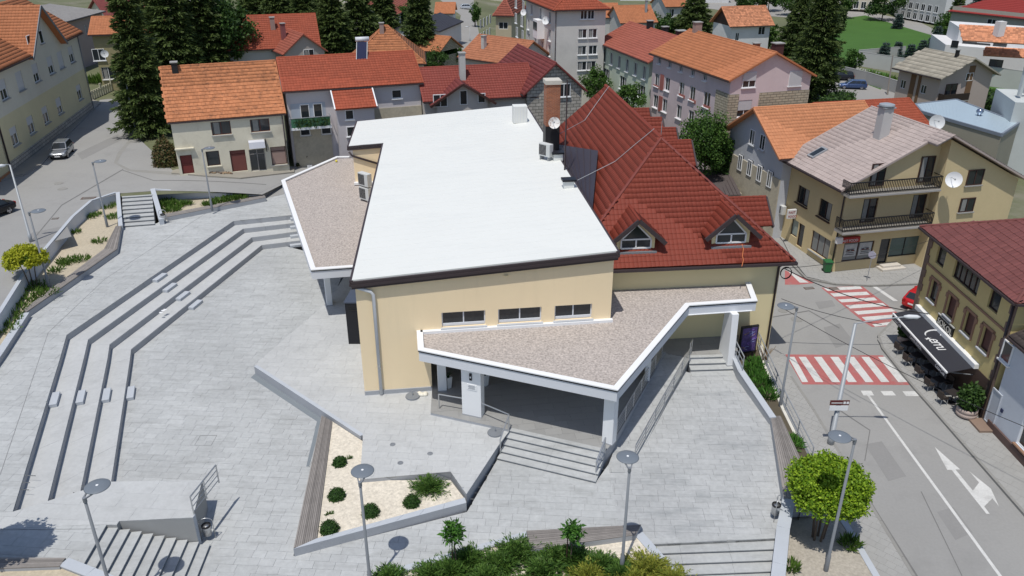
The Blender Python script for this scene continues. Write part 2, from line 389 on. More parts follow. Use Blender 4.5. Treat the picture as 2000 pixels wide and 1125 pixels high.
def facade(mb, a, e, n, L, z0, z1, holes, depth):        # wall sheet with openings and reveals
    us = sorted({0, L, *[h[0] for h in holes], *[h[1] for h in holes]}); zs = sorted({z0, z1, *[h[2] for h in holes], *[h[3] for h in holes]})
    P = lambda u, z, d=0: V((a.x, a.y, 0))+e*u+n*d+V((0, 0, z))
    for i in range(len(us)-1):
        for j in range(len(zs)-1):
            cu = (us[i]+us[i+1])/2; cz = (zs[j]+zs[j+1])/2
            if any(h[0] < cu < h[1] and h[2] < cz < h[3] for h in holes): continue
            mb.quad(P(us[i], zs[j]), P(us[i+1], zs[j]), P(us[i+1], zs[j+1]), P(us[i], zs[j+1]))
    for u0, u1, a0, a1 in [h[:4] for h in holes]:
        D = -depth-.02
        mb.quad(P(u0, a0), P(u0, a0, D), P(u0, a1, D), P(u0, a1)); mb.quad(P(u1, a0, D), P(u1, a0), P(u1, a1), P(u1, a1, D))
        mb.quad(P(u0, a0), P(u1, a0), P(u1, a0, D), P(u0, a0, D)); mb.quad(P(u0, a1, D), P(u1, a1, D), P(u1, a1), P(u0, a1))
        mb.quad(P(u0, a0, D), P(u1, a0, D), P(u1, a1, D), P(u0, a1, D))
class Side:
    """one vertical wall plane; windows are given by photo pixels"""
    def __init__(s, a, b, inward):
        s.a = V((a.x, a.y, 0)); d = V((b.x-a.x, b.y-a.y, 0)); s.L = d.length; s.e = d.normalized(); s.n = V((s.e.y, -s.e.x, 0))
        if s.n.dot(V((inward.x-a.x, inward.y-a.y, 0))) > 0: s.n = -s.n
        s.b = s.a+s.e*s.L
    def uv(s, px, py): return PL(s.a, s.b, px, py)
    def row(s, p1, p2, n, w, h):                         # n windows from centre p1 to centre p2
        u1, z1 = s.uv(*p1); u2, z2 = s.uv(*p2); z = (z1+z2)/2; r = []
        for i in range(n):
            u = u1+(u2-u1)*(i/(n-1) if n > 1 else 0); r.append((u-w/2, u+w/2, z-h/2, z+h/2))
        return r
    def at(s, p, w, h): u, z = s.uv(*p); return (u-w/2, u+w/2, z-h/2, z+h/2)
    def P(s, u, z, d=0): return s.a+s.e*u+s.n*d+V((0, 0, z))
def house(name, label, cat, A, B, C, ze, z0, wall, tilem, rh=2.5, ridge='AB', kind='gable', ov=.5, tw=.3, th=.36, prof='wave', nobj=0,
          w1=(), w2=(), fm=None, sill=None, depth=.12, chims=(), gutter=True, group=None, ovg=None, L2=None, L1=None, mull=1, plinth=None, world=None, caps=True, gable_wall=None, shut=0.):
    """A,B,C: photo pixels of the visible eave corners (B the shared one) at height ze; z0 ground; w1(side)->windows on AB, w2 on BC"""
    if world: Aw, Bw, Cw = world
    else: Aw, Bw, Cw = G(*A, ze), G(*B, ze), G(*C, ze)
    e1 = (Aw-Bw); l1 = e1.length; e1.normalize(); e2 = V((-e1.y, e1.x, 0))
    if e2.dot(Cw-Bw) < 0: e2 = -e2
    l2 = L2 or (Cw-Bw).dot(e2)
    if L1: l1 = L1
    g_ = ov if ovg is None else ovg
    oa, ob_ = (ov, ov) if kind == 'hip' else ((g_, ov) if ridge == 'AB' else (ov, g_))   # wall inset along e1, along e2
    c = lambda s, t, z=ze: Bw+e1*s+e2*t+V((0, 0, z-ze))
    ctr = c(l1/2, l2/2, z0); root = thing(name, label, cat, ctr, group)
    fm = fm or white_p; wb = MB(); wcs = [c(oa, ob_), c(l1-oa, ob_), c(l1-oa, l2-ob_), c(oa, l2-ob_)]
    S1 = Side(wcs[0], wcs[1], ctr); S2 = Side(wcs[0], wcs[3], ctr); S3 = Side(wcs[1], wcs[2], ctr); S4 = Side(wcs[3], wcs[2], ctr)
    hs = {}
    for S, wf in ((S1, w1), (S2, w2)):
        lst = list(wf(S)) if callable(wf) else list(wf)
        hs[S] = [tuple(x) for x in lst]
    zw = ze+.02
    for S in (S1, S2, S3, S4):
        ok = [h for h in hs.get(S, []) if h[3] < zw-.05 and h[2] >= z0-.01 and h[0] > .02 and h[1] < S.L-.02]
        facade(wb, S.a, S.e, S.n, S.L, z0-.6, zw, ok, depth)
    if kind == 'gable':
        gb = MB()
        mid = l2/2 if ridge == 'AB' else l1/2; half = (l2/2 if ridge == 'AB' else l1/2)
        oo = ob_ if ridge == 'AB' else oa; hw = half-oo; gz = 0
        base_up = rh*oo/half
        for t in ((oa, l1-oa) if ridge == 'AB' else (ob_, l2-ob_)):
            if ridge == 'AB': q = [c(t, oo), c(t, l2-oo)]; ap = c(t, mid)
            else: q = [c(oo, t), c(l1-oo, t)]; ap = c(mid, t)
            gb.add([q[0]+V((0, 0, .02)), q[1]+V((0, 0, .02)), q[1]+V((0, 0, base_up-.12)), ap+V((0, 0, rh-.14)), q[0]+V((0, 0, base_up-.12))], [(0, 1, 2, 3, 4)])
        for t in ((oo, l2-oo) if ridge == 'AB' else (oo, l1-oo)):
            q = [c(oa, t), c(l1-oa, t)] if ridge == 'AB' else [c(t, ob_), c(t, l2-ob_)]
            gb.quad(q[0]+V((0, 0, .02)), q[1]+V((0, 0, .02)), q[1]+V((0, 0, base_up-.13)), q[0]+V((0, 0, base_up-.13)))
        gw = gable_wall or wall
        ax = e2 if ridge == 'AB' else e1
        gb.build('gable', gw, root, planar_uv=(Bw, ax, V((0, 0, 1))) if gw.name in ('grey_rubble_stone', 'yellow_rubble_stone') else None)
    pu = (Bw, (e1+e2*.37).normalized(), V((0, 0, 1))) if wall.name in ('grey_rubble_stone', 'yellow_rubble_stone') else None
    wb.build('wall', wall, root, planar_uv=pu)
    if plinth:
        pm, ph = plinth; pb = MB()
        for S in (S1, S2): pb.box(S.P(S.L/2, z0-.6, .02), S.L+.04, .08, ph+.6, ax=(S.e, S.n, V((0, 0, 1))))
        pb.build('plinth', pm, root, planar_uv=(Bw, (e1+e2*.37).normalized(), V((0, 0, 1))))
    for S in (S1, S2):
        for h in hs[S]:
            kw = dict(h[4]) if len(h) > 4 else {}
            inwall = h[3] < zw-.05 and h[2] >= z0-.01 and h[0] > .02 and h[1] < S.L-.02
            sh = kw.pop('shut', shut if not callable(shut) else shut())
            window(root, S.a, S.e, S.n, *h[:4], depth if inwall else -.035, kw.pop('fm', fm), kw.pop('sill', sill), kw.pop('mull', mull), sh, **kw)
    # roof
    und = MB(); dz = V((0, 0, .03))
    corners = [c(0, 0), c(l1, 0), c(l1, l2), c(0, l2)]
    flip = (corners[1]-corners[0]).cross(corners[2]-corners[0]).z < 0
    def ori(pl):
        pl = [p+dz for p in pl]
        n_ = (pl[1]-pl[0]).cross(pl[2]-pl[0])
        return pl if n_.z > 0 else [pl[1], pl[0]]+pl[2:][::-1]
    if kind == 'gable':
        if ridge == 'AB':
            r0, r1 = c(0, l2/2, ze+rh), c(l1, l2/2, ze+rh); fs = [[corners[0], corners[1], r1, r0], [corners[2], corners[3], r0, r1]]
        else:
            r0, r1 = c(l1/2, 0, ze+rh), c(l1/2, l2, ze+rh); fs = [[corners[1], corners[2], r1, r0], [corners[3], corners[0], r0, r1]]
        hips = []
    elif kind == 'hip':
        if l1 >= l2: r0, r1 = c(l2/2, l2/2, ze+rh), c(l1-l2/2, l2/2, ze+rh); fs = [[corners[0], corners[1], r1, r0], [corners[2], corners[3], r0, r1], [corners[1], corners[2], r1], [corners[3], corners[0], r0]]; hips = [(corners[0], r0), (corners[3], r0), (corners[1], r1), (corners[2], r1)]
        else: r0, r1 = c(l1/2, l1/2, ze+rh), c(l1/2, l2-l1/2, ze+rh); fs = [[corners[1], corners[2], r1, r0], [corners[3], corners[0], r0, r1], [corners[0], corners[1], r0], [corners[2], corners[3], r1]]; hips = [(corners[0], r0), (corners[1], r0), (corners[2], r1), (corners[3], r1)]
    polys = [ori(f) for f in fs]
    roof = None; hold = []
    for p in polys: roof_face(None, p, tilem, 0, under=und)
    roof = und.build('roof', tilem, root)
    campos = V((0, 0, CH)); best = []
    for p in polys:
        nn = (p[1]-p[0]).cross(p[2]-p[0]).normalized(); vis = nn.dot((campos-p[0]).normalized())
        if vis > -.02: roof_face(roof, p, tilem, tw, th, prof, nobj if p is polys[0] or vis > .3 else 0)
    if caps:
        ridge_caps(roof, r0+dz, r1+dz, tilem)
        for a_, b_ in hips: ridge_caps(roof, a_+dz, b_+dz, tilem, name='hip_tile')
    if kind == 'gable':
        for p in polys:
            for a_, b_ in ((p[0], p[3]), (p[1], p[2])): MB().bar(a_-V((0, 0, .04)), b_-V((0, 0, .04)), .1, .16).build('verge_board', tilem, root)
    if gutter:
        for p in polys[:2] if kind == 'gable' else polys:
            d = (p[1]-p[0]).normalized(); n_ = V((d.y, -d.x, 0)); MB().bar(p[0]+n_*.05-V((0, 0, .1)), p[1]+n_*.05-V((0, 0, .1)), .11, .12).build('gutter', browntrim, root)
    for (s, t, w_, h_, m_, *lab) in chims:               # chimney: fraction along e1, e2
        zt = ze+rh*(1-abs(t-.5)*2) if ridge == 'AB' or kind == 'hip' else ze+rh*(1-abs(s-.5)*2)
        pc = c(l1*s, l2*t, zt-.5); yaw = math.atan2(e1.y, e1.x)
        co = MB().box(pc, w_, w_*1.2, h_+.5, yaw).build('chimney', m_, root, planar_uv=(pc, (e1+e2*.4).normalized(), V((0, 0, 1))))
        MB().box(pc+V((0, 0, h_+.5)), w_+.16, w_*1.2+.16, .09, yaw).build('chimney_cap', sidewalk, co)
    return dict(root=root, S1=S1, S2=S2, c=c, l1=l1, l2=l2, roof=roof, e1=e1, e2=e2, S3=S3, S4=S4)
# ================================================================== THE SETTING
PZ, QZ, CF, L0 = 1.0, 1.58, 1.73, 2.70               # lower plaza, podium, canopy floor, upper terrace
TZ = [2.70, 2.275, 1.85, 1.425, 1.0]
def plz(x, y): return PZ+.28*max(0, min(1, (y-31)/12)) if x > 5 else PZ
# hole in the ground for the plaza (street side: left retaining wall; road side: right retaining wall)
wall_top_px = [(-190, 860), (0, 609), (46, 536), (142, 423), (178, 392), (226, 376)]
lw = [G(x, y, 3.95) for x, y in wall_top_px]
HOLE = [V((p.x, p.y, 0)) for p in lw]+[G(238, 384, 3.9), G(298, 380, 3.9), G(512, 382, 2.9), G(552, 362, 2.8), G(600, 330, 2.8), V((-8, 80, 0)), V((16.5, 80, 0)), G(1510, 660, .2), G(1497, 712, .2), G(1520, 790, .2), G(1566, 897, .2), G(1655, 1030, .2), G(1718, 1135, .2), V((13.4, 14, 0)), V((-26, 14, 0))]
HOLE = [(p.x, p.y) for p in HOLE]
def terrain():
    R = 3000; vs = [V((-R, -R)), V((R, -R)), V((R, R)), V((-R, R))]; ed = [(0, 1), (1, 2), (2, 3), (3, 0)]
    n0 = len(vs); vs += [V(p) for p in HOLE]; ed += [(n0+i, n0+(i+1) % len(HOLE)) for i in range(len(HOLE))]
    for x in XL[1:-1]: k = len(vs); vs += [V((x, -R)), V((x, R))]; ed.append((k, k+1))
    v2, e2, f2, *_ = delaunay_2d_cdt(vs, ed, [], 0, 1e-4)
    mb = MB(); mb.v = [(v.x, v.y, hgt(v.x)-.02) for v in v2]
    for f in f2:
        cx = sum(v2[i].x for i in f)/len(f); cy = sum(v2[i].y for i in f)/len(f)
        if not inside((cx, cy), HOLE): mb.f.append(tuple(f))
    return struct(mb.build('ground', yard))
terrain()
# streets
st = [(-900, 700), (-190, 870), (0, 612), (46, 538), (142, 425), (178, 394), (230, 378), (300, 373), (512, 380), (552, 360), (640, 330), (760, 330), (760, 300), (575, 325), (345, 340), (262, 262), (262, 225), (245, 190), (196, 195), (120, 262), (40, 335), (-60, 345), (-900, 500)]
sheet('left_street', [GT(*p) for p in st], asphalt, .0)
sheet('kerb_inset', [GT(*p) for p in [(222, 318), (250, 334), (345, 343), (345, 340), (330, 335), (255, 331), (229, 318), (238, 300), (262, 268), (258, 266), (230, 298)]], kerbm, .006)
rd = [(1385, 430), (1520, 400), (1560, 500), (1620, 545), (1700, 552), (2300, 545), (2300, 1500), (1600, 1500), (1700, 1125), (1566, 897), (1520, 790), (1496, 712), (1500, 660), (1450, 560)]
sheet('road', [G(x, y, 0) for x, y in rd], asphalt, .0)
sheet('far_road', [GT(*p) for p in [(868, 95), (895, 60), (900, 30), (860, 0), (840, -40), (960, -40), (925, 0), (930, 40), (938, 75), (1010, 130), (1005, 160), (930, 130)]], asphalt2, .0)
sheet('car_park', [GT(*p) for p in [(1590, 195), (1600, 150), (1640, 148), (1700, 165), (1800, 195), (1840, 215), (1700, 225), (1600, 215)]], asphalt2, .0)
sheet('lawn', [GT(*p) for p in [(1590, 110), (1600, 65), (1615, 40), (1690, 30), (1790, 60), (1860, 80), (1840, 110), (1760, 120), (1700, 125), (1640, 135), (1600, 150)]], grass, .004)
sheet('park_drive', [GT(*p) for p in [(1560, 22), (1640, 18), (1720, 28), (1800, 45), (1830, 60), (1815, 72), (1740, 52), (1660, 40), (1600, 38), (1480, 30), (1300, 5), (1300, -20), (1500, -10)]], asphalt2, .002)
sheet('lower_lawn', [GT(*p) for p in [(1610, 128), (1700, 135), (1740, 145), (1720, 175), (1640, 145), (1605, 145)]], grass, .006)
sheet('garden_path', [GT(*p) for p in [(1612, 121), (1650, 126), (1720, 142), (1720, 145), (1650, 130), (1612, 124)]], asphalt2, .012)
sheet('garden', [GT(*p) for p in [(1900, 165), (2100, 190), (2100, 260), (1960, 235), (1890, 200)]], grass, .004)
# manhole covers and patches
for i, (x, y, r, lb) in enumerate([(115, 358, .42, 'upper round manhole cover in the left street'), (122, 369, .42, 'lower round manhole cover in the left street'), (1556, 624, .42, 'round manhole cover in the road behind the right lamp'), (1529, 607, .36, 'round manhole cover beside the yellow corner wall')]):
    p = GT(x, y); tag(MB().lathe(V((p.x, p.y, p.z-.01)), [(r, 0), (r, .03), (r*.86, .032), (r*.84, .026), (.01, .028)], 20).build('manhole_cover', kerbm), lb, 'manhole cover', 'manhole covers')
for (x, y, w_, l_, lb) in [(1536, 768, .75, .95, 'rusty square cover plate by the right lamp foot'), (1606, 538, .8, .8, 'rusty square cover in front of the green wheelie bin'), (108, 427, .5, .4, 'small dark drain grate in the left street'), (173, 387, 1.2, .6, 'flat drain plate beside the left retaining wall'), (1580, 563, .8, .4, 'oblong drain grate in the road by the red crossing'), (1629, 564, .7, .5, 'square cover on the far crossing')]:
    p = GT(x, y); mb = MB().box(p+V((0, 0, -.01)), w_, l_, .03, .2); r = thing('drain_cover', lb, 'drain cover', p)
    mb.build('plate', M('rust_brown_metal', (.13, .085, .065), .8, .2, 2), r)
    g = MB()
    for k in range(5): g.box(p+V((0, -l_*.36+k*l_*.18, .02)), w_*.8, .03, .012, .2)
    g.build('rib', kerbm, r)
# painted markings
red = M('red_road_paint', (.41, .135, .13), .85, .18, 1.2, .15, 8, stain=(.31, .22, .21), stscale=1.0, stamt=.85); wpaint = M('white_road_paint', (.60, .60, .585), .8, .14, 1, .15, 8, stain=(.39, .385, .375), stscale=1.1, stamt=.8)
def z6(x, y): return (1500+x*500/1339, 500+y*420/1125)
def z7(x, y): return (1450+x*550/1904, 800+y*325/1125)
def mark(name, pts, mat, dz, label):
    o = MB().poly([G(x, y, 0)+V((0, 0, dz)) for x, y in pts][::-1]).build(name, mat)
    if o.data.polygons[0].normal.z < 0: o.data.flip_normals()
    return struct(o)
mark('crossing_red', [z6(*p) for p in [(90, 515), (600, 520), (740, 675), (180, 672)]], red, .004, '')
tops = [(105, 138), (160, 198), (240, 280), (325, 368), (405, 450), (488, 528), (575, 612)]; bots = [(178, 210), (248, 290), (335, 378), (420, 465), (510, 552), (592, 635), (682, 728)]
for (a, b), (c, d) in zip(tops, bots): mark('crossing_stripe', [z6(a, 528), z6(b, 528), z6(d, 660), z6(c, 660)], wpaint, .008, '')
mark('crossing_red', [z6(*p) for p in [(278, 166), (490, 156), (705, 318), (700, 340), (640, 366), (545, 372), (500, 345)]], red, .004, '')
for q in [[(290, 168), (480, 158), (495, 172), (312, 183)], [(325, 196), (515, 187), (533, 203), (345, 213)], [(365, 228), (555, 217), (572, 232), (385, 243)], [(405, 258), (600, 246), (620, 262), (430, 275)], [(450, 290), (645, 275), (668, 290), (472, 307)], [(490, 320), (672, 305), (692, 320), (512, 338)], [(545, 357), (645, 345), (625, 362), (560, 370)]]:
    mark('crossing_stripe', [z6(*p) for p in q], wpaint, .008, '')
mark('crossing_red', [(1533, 528), (1548, 534), (1590, 553), (1560, 556), (1533, 556)], red, .004, '')
mark('crossing_stripe', [(1540, 531), (1550, 535), (1580, 552), (1562, 552)], wpaint, .008, '')
for q in [[(537, 155), (560, 155), (680, 235), (655, 235)], [(485, 705), (540, 705), (555, 730), (500, 730)], [(588, 707), (650, 707), (670, 730), (607, 730)], [(703, 708), (770, 708), (790, 733), (722, 733)]]: mark('road_dash', [z6(*p) for p in q], wpaint, .006, '')
mark('centre_line', [(1689, 766), (1694, 766), (1957, 1125), (2078, 1290), (2072, 1290), (1950, 1125)], wpaint, .005, '')
mark('lane_arrow', [z7(*p) for p in [(1300, 252), (1472, 405), (1440, 405), (1558, 548), (1600, 494), (1535, 418), (1680, 535), (1735, 655), (1690, 600), (1635, 655), (1672, 705), (1650, 705), (1415, 409), (1385, 408)]], wpaint, .006, '')
patchm = M('asphalt_patch', (.255, .252, .246), .9, .12, .3, .1, 8); seam = M('tar_seam', (.17, .168, .165), .9, .2, 2)
for q in ([(1608, 640), (1640, 632), (1668, 668), (1632, 680)], [(1690, 868), (1722, 862), (1770, 930), (1735, 940)], [(1830, 1000), (1862, 990), (1900, 1040), (1866, 1055)], [(1592, 590), (1625, 586), (1632, 598), (1600, 604)]): mark('asphalt_patch', q, patchm, .0035, '')
for q in ([(1556, 752), (1600, 815), (1716, 1003), (1810, 1152), (1806, 1152), (1713, 1004), (1597, 816), (1553, 752)], [(1500, 620), (1580, 606), (1640, 640), (1639, 642), (1580, 608), (1500, 622)], [(1800, 960), (1880, 1125), (1878, 1125), (1798, 960)], [(1640, 800), (1700, 840), (1690, 900), (1688, 900), (1698, 841), (1639, 802)]): mark('tar_seam', q, seam, .0045, '')
for q in ([(60, 455), (130, 440), (140, 462), (70, 480)], [(150, 300), (230, 262), (240, 272), (160, 312)]):
    sheet('asphalt_patch', [GT(*p) for p in q], patchm, .004)
for q in ([(20, 520), (120, 400), (240, 330), (241, 331.5), (121, 401.5), (21, 522)], [(240, 332), (300, 352), (520, 360), (520, 361.2), (300, 353.2), (239, 333)]): sheet('tar_seam', [GT(*p) for p in q], seam, .005)
mb_ = MB().add([G(512, 388, L0+.012), G(590, 372, L0+.012), GT(590, 336, .012), GT(503, 379, .012)], [(0, 1, 2, 3)]); struct(mb_.build('street_apron', asphalt))
# sidewalks with kerbs
def walk(name, px, z, ang, mat=sidewalk, n=120, rows=.5, lens=(.5, .5), kerb=()):
    base = struct(MB().prism(pxpoly(px, z), -.3, z-.012).build(name, walkjoint))
    pave(base, pxpoly(px, z), z, ang, rows, lens, mat, n, 'paving_block', joint=.01)
    for k, (a, b) in enumerate(kerb):
        A, B = G(*a, z), G(*b, z); n_ = max(1, int((B-A).length/1.0))
        for i in range(n_):
            p, q = A.lerp(B, i/n_), A.lerp(B, (i+1)/n_); d = (q-p).normalized()*.008
            MB().bar(p+d-V((0, 0, .14)), q-d-V((0, 0, .14)), .16, .3).build('kerbstone', kerbm, base)
    return base
walk('right_sidewalk', [(1722, 648), (1748, 622), (1800, 585), (1880, 600), (2060, 800), (2160, 960), (2160, 1175), (2000, 1000), (1825, 800), (1784, 754), (1724, 679), (1714, 662)], .13, -.9, kerb=[((1716, 655), (1724, 679)), ((1724, 679), (1784, 754)), ((1784, 754), (1825, 800)), ((1825, 800), (2000, 1000)), ((1748, 622), (1716, 655)), ((2000, 1000), (2160, 1175))])
walk('corner_sidewalk', [(1505, 440), (1530, 470), (1547, 505), (1575, 540), (1631, 553), (1700, 556), (1830, 552), (1830, 500), (1690, 500), (1560, 430)], .13, .05, n=100, kerb=[((1547, 515), (1575, 543)), ((1575, 543), (1631, 554)), ((1631, 554), (1700, 557)), ((1700, 557), (1830, 552))])
walk('left_sidewalk', [(1496, 700), (1530, 690), (1545, 735), (1589, 800), (1700, 985), (1785, 1125), (1880, 1290), (1800, 1290), (1712, 1125), (1655, 1030), (1600, 935), (1566, 890), (1520, 790)], .06, -.75, n=300, rows=.42, lens=(.42, .42), kerb=[((1545, 735), (1589, 800)), ((1589, 800), (1700, 985)), ((1700, 985), (1785, 1125)), ((1785, 1125), (1880, 1290))])
lb_ = struct(MB().prism([GT(*p) for p in [(-60, 372), (0, 352), (45, 342), (80, 322), (130, 265), (196, 200), (180, 195), (20, 325), (-60, 345)]], 3, 4.0).build('street_sidewalk', M('old_sidewalk', (.30, .28, .24), .9, .15, .6)))
for a, b in zip([(-60, 374), (0, 354), (45, 344), (80, 323), (130, 266)], [(0, 354), (45, 344), (80, 323), (130, 266), (196, 201)]):
    MB().bar(G(*a, 3.9), G(*b, 3.9), .2, .24).build('kerbstone', kerbm, lb_)
# ================================================================== THE PLAZA
ANG = math.radians(-4)
risers_px = [[(-60, 1166), (24.5, 1000), (117, 700), (130, 654), (456, 431.5), (560, 421), (640, 410)],
             [(30, 1166), (93, 980), (163.5, 700), (172, 663), (475, 446.5), (560, 437), (640, 427)],
             [(110, 1166), (157, 960), (210, 700), (214, 672.6), (492, 463.5), (560, 454.7), (640, 444)],
             [(190, 1166), (217, 941), (254, 700), (256, 682), (511, 478.5), (560, 472.5), (640, 463)]]
RI = [[G(x, y, TZ[k]) for x, y in r] for k, r in enumerate(risers_px)]
# the terrace platform at the bottom ends the tiers: cut them along this line
PA, PB_ = G(24.5, 1000, L0), G(217, 941, L0)
def cutline(pts):                                        # drop the off-frame start of a riser
    return pts[1:]
RI = [cutline(r) for r in RI]
plat_e = G(395, 938, L0)                                # far right corner of the platform
plat_r = G(377, 1011, L0)
stairF0, stairN0 = G(205.6, 1024.8, L0), G(162, 1099.5, L0)
# lower plaza
low = [RI[3][0], RI[3][1], RI[3][2], RI[3][3], RI[3][4], V((-13.0, 60, 0)), V((-9, 60, 0)), V((-8.5, 42, 0))]
low = [V((p.x, p.y, 0)) for p in low]
pod = [G(497, 712, QZ), G(709, 851, QZ), G(703, 936, QZ), G(880, 921, QZ), G(911, 965, QZ), G(974, 869, QZ), G(998, 838, QZ), V((-2, 44, 0)), V((-8.4, 44, 0)), V((-9, 60, 0)), V((-12.6, 60, 0)), G(640, 590, QZ)]
low_poly = [V((RI[3][0].x, RI[3][0].y, 0)), *[V((p.x, p.y, 0)) for p in RI[3][1:5]], V((-13.5, 60, 0)), V((pod[-1].x, pod[-1].y, 0)), V((pod[0].x, pod[0].y, 0)), *[V((p.x, p.y, 0)) for p in [G(628, 812, PZ), G(573, 1086, PZ), G(912, 1000, PZ), G(974, 893, PZ), G(1165, 940, PZ), G(1190, 905, PZ), G(1268, 700, PZ+.1)]],
            G(1345, 728, 1.25), G(1428, 722, 1.25), G(1450, 745, 1.25), G(1507, 826, 1.1), G(1533, 985, PZ), G(1517, 1051, PZ), G(1268, 1063, PZ), G(1250, 1045, PZ), G(1030, 1052, PZ), G(780, 1112, PZ), G(700, 1150, PZ), V((-8, 18, 0)), V((-16, 18, 0)), G(382, 1125, PZ), G(408, 1064, PZ), V((plat_r.x, plat_r.y, 0)), V((plat_e.x, plat_e.y, 0))]
low_poly = [V((p.x, p.y, 0)) for p in low_poly]
lp = struct(MB().prism(low_poly, .2, PZ-.04).build('lower_plaza', joint_m))
xs = [p.x for p in low_poly]
left_half = clip_half([(p.x, p.y) for p in low_poly], 1, 0, 5.0); right_half = clip_half([(p.x, p.y) for p in low_poly], -1, 0, -5.0)
pave(lp, left_half, plz, ANG, .46, (.55, 1.15), granite, 200)
pave(lp, right_half, plz, ANG+.03, .42, (.6, 1.3), granite2, 100, th=.32)
# amphitheatre tiers
amph = struct(MB().prism([RI[0][0], RI[0][1], RI[0][2], RI[0][3], RI[0][4], RI[0][5], RI[3][5], RI[3][4], RI[3][3], RI[3][2], RI[3][1], RI[3][0]], .2, .9).build('seating_steps', joint_m))
for k in range(3):
    top = TZ[k+1]; A_, B_ = RI[k], RI[k+1]
    for i in range(len(A_)-1):                          # each straight run in slabs
        n = max(1, int((A_[i+1]-A_[i]).length/1.6)); n = min(n, 30)
        for j in range(n):
            q = [A_[i].lerp(A_[i+1], j/n), A_[i].lerp(A_[i+1], (j+1)/n), B_[i].lerp(B_[i+1], (j+1)/n), B_[i].lerp(B_[i+1], j/n)]
            c_ = (q[0]+q[1]+q[2]+q[3])/4; q = [p+(c_-p).normalized()*.005 for p in q]
            MB().prism(q, .9, top+random.uniform(-.002, .002)).build('tread_slab', granite_pale, amph)
rf = MB()
for k in range(4):
    for i in range(len(RI[k])-1):
        a, b = RI[k][i], RI[k][i+1]; d = (b-a).normalized(); n_ = V((d.y, -d.x, 0))
        n = max(1, int((b-a).length/1.6)); 
        for j in range(n):
            p, q = a.lerp(b, j/n)+d*.006, a.lerp(b, (j+1)/n)-d*.006
            o_ = n_*.012 if n_.dot(V((0, 30, 0))-V((a.x, a.y, 0))) > 0 else -n_*.012
            p0, q0 = V((p.x, p.y, 0))+o_, V((q.x, q.y, 0))+o_
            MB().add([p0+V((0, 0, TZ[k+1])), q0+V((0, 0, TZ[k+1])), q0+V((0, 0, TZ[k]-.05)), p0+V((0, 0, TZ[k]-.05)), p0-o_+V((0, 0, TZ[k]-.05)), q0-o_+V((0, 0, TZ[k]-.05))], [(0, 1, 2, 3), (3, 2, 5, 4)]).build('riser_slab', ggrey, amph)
# half-height step blocks set on the tiers
def blk(k, seg, t, w_, d_=.42):
    a, b = RI[k][seg], RI[k][seg+1]; d = (b-a).normalized(); p = a.lerp(b, t); n_ = V((d.y, -d.x, 0))
    if n_.dot(V((0, 40, 0))-V((p.x, p.y, 0))) < 0: n_ = -n_
    MB().box(V((p.x, p.y, TZ[k+1]))+n_*(d_/2+.02), w_, d_, .21, ax=(d, n_, V((0, 0, 1)))).build('step_block', coping, amph, bevel=.01)
for k in range(4):
    blk(k, 0, .70, 1.35); blk(k, 2, [.46, .43, .42, .40][k], 1.3)
    blk(k, 4, .25, 1.3)
# upper terrace
ter_in = [p for p in RI[0]]
terr = [RI[0][0], *RI[0][1:6], V((-12, 64, 0)), G(552, 360, L0), G(519, 386, L0), G(327, 424, L0), G(315, 430, L0), G(307, 436, L0), G(240, 443, L0), G(229, 487, L0), G(52, 612, L0), G(0, 692, L0), G(-150, 900, L0), G(-150, 1090, L0), G(-30, 1095, L0), G(128, 1092, L0), stairN0, stairF0, G(228, 1025, L0), G(233, 1018, L0), plat_r, plat_e, PB_]
terr = [V((p.x, p.y, 0)) for p in terr]
ut = struct(MB().prism(terr, .2, L0-.035).build('upper_terrace', joint_m))
print('terrace slabs', pave(ut, terr, L0, ANG-.02, .5, (.6, 1.2), granite, 300))
plat = [G(24.5, 1000, L0), G(217, 941, L0), plat_e, plat_r, G(233, 1018, L0), G(228, 1024, L0), G(206, 1024, L0), G(0, 1033, L0), G(-60, 1036, L0), G(-60, 1010, L0)]
pave(ut, plat, L0+.012, ANG, .95, (1.2, 1.9), granite_pale, 80, 'platform_slab', joint=.006, th=.03)
lineb = M('expansion_joint', (.24, .245, .25), .9)
for a, b in [((0, 928), (94, 650)), ((94, 650), (205, 545)), ((205, 545), (420, 405)), ((0, 1035), (190, 1033))]:
    MB().bar(G(*a, L0), G(*b, L0), .03, .016).build('joint_strip', lineb, ut)
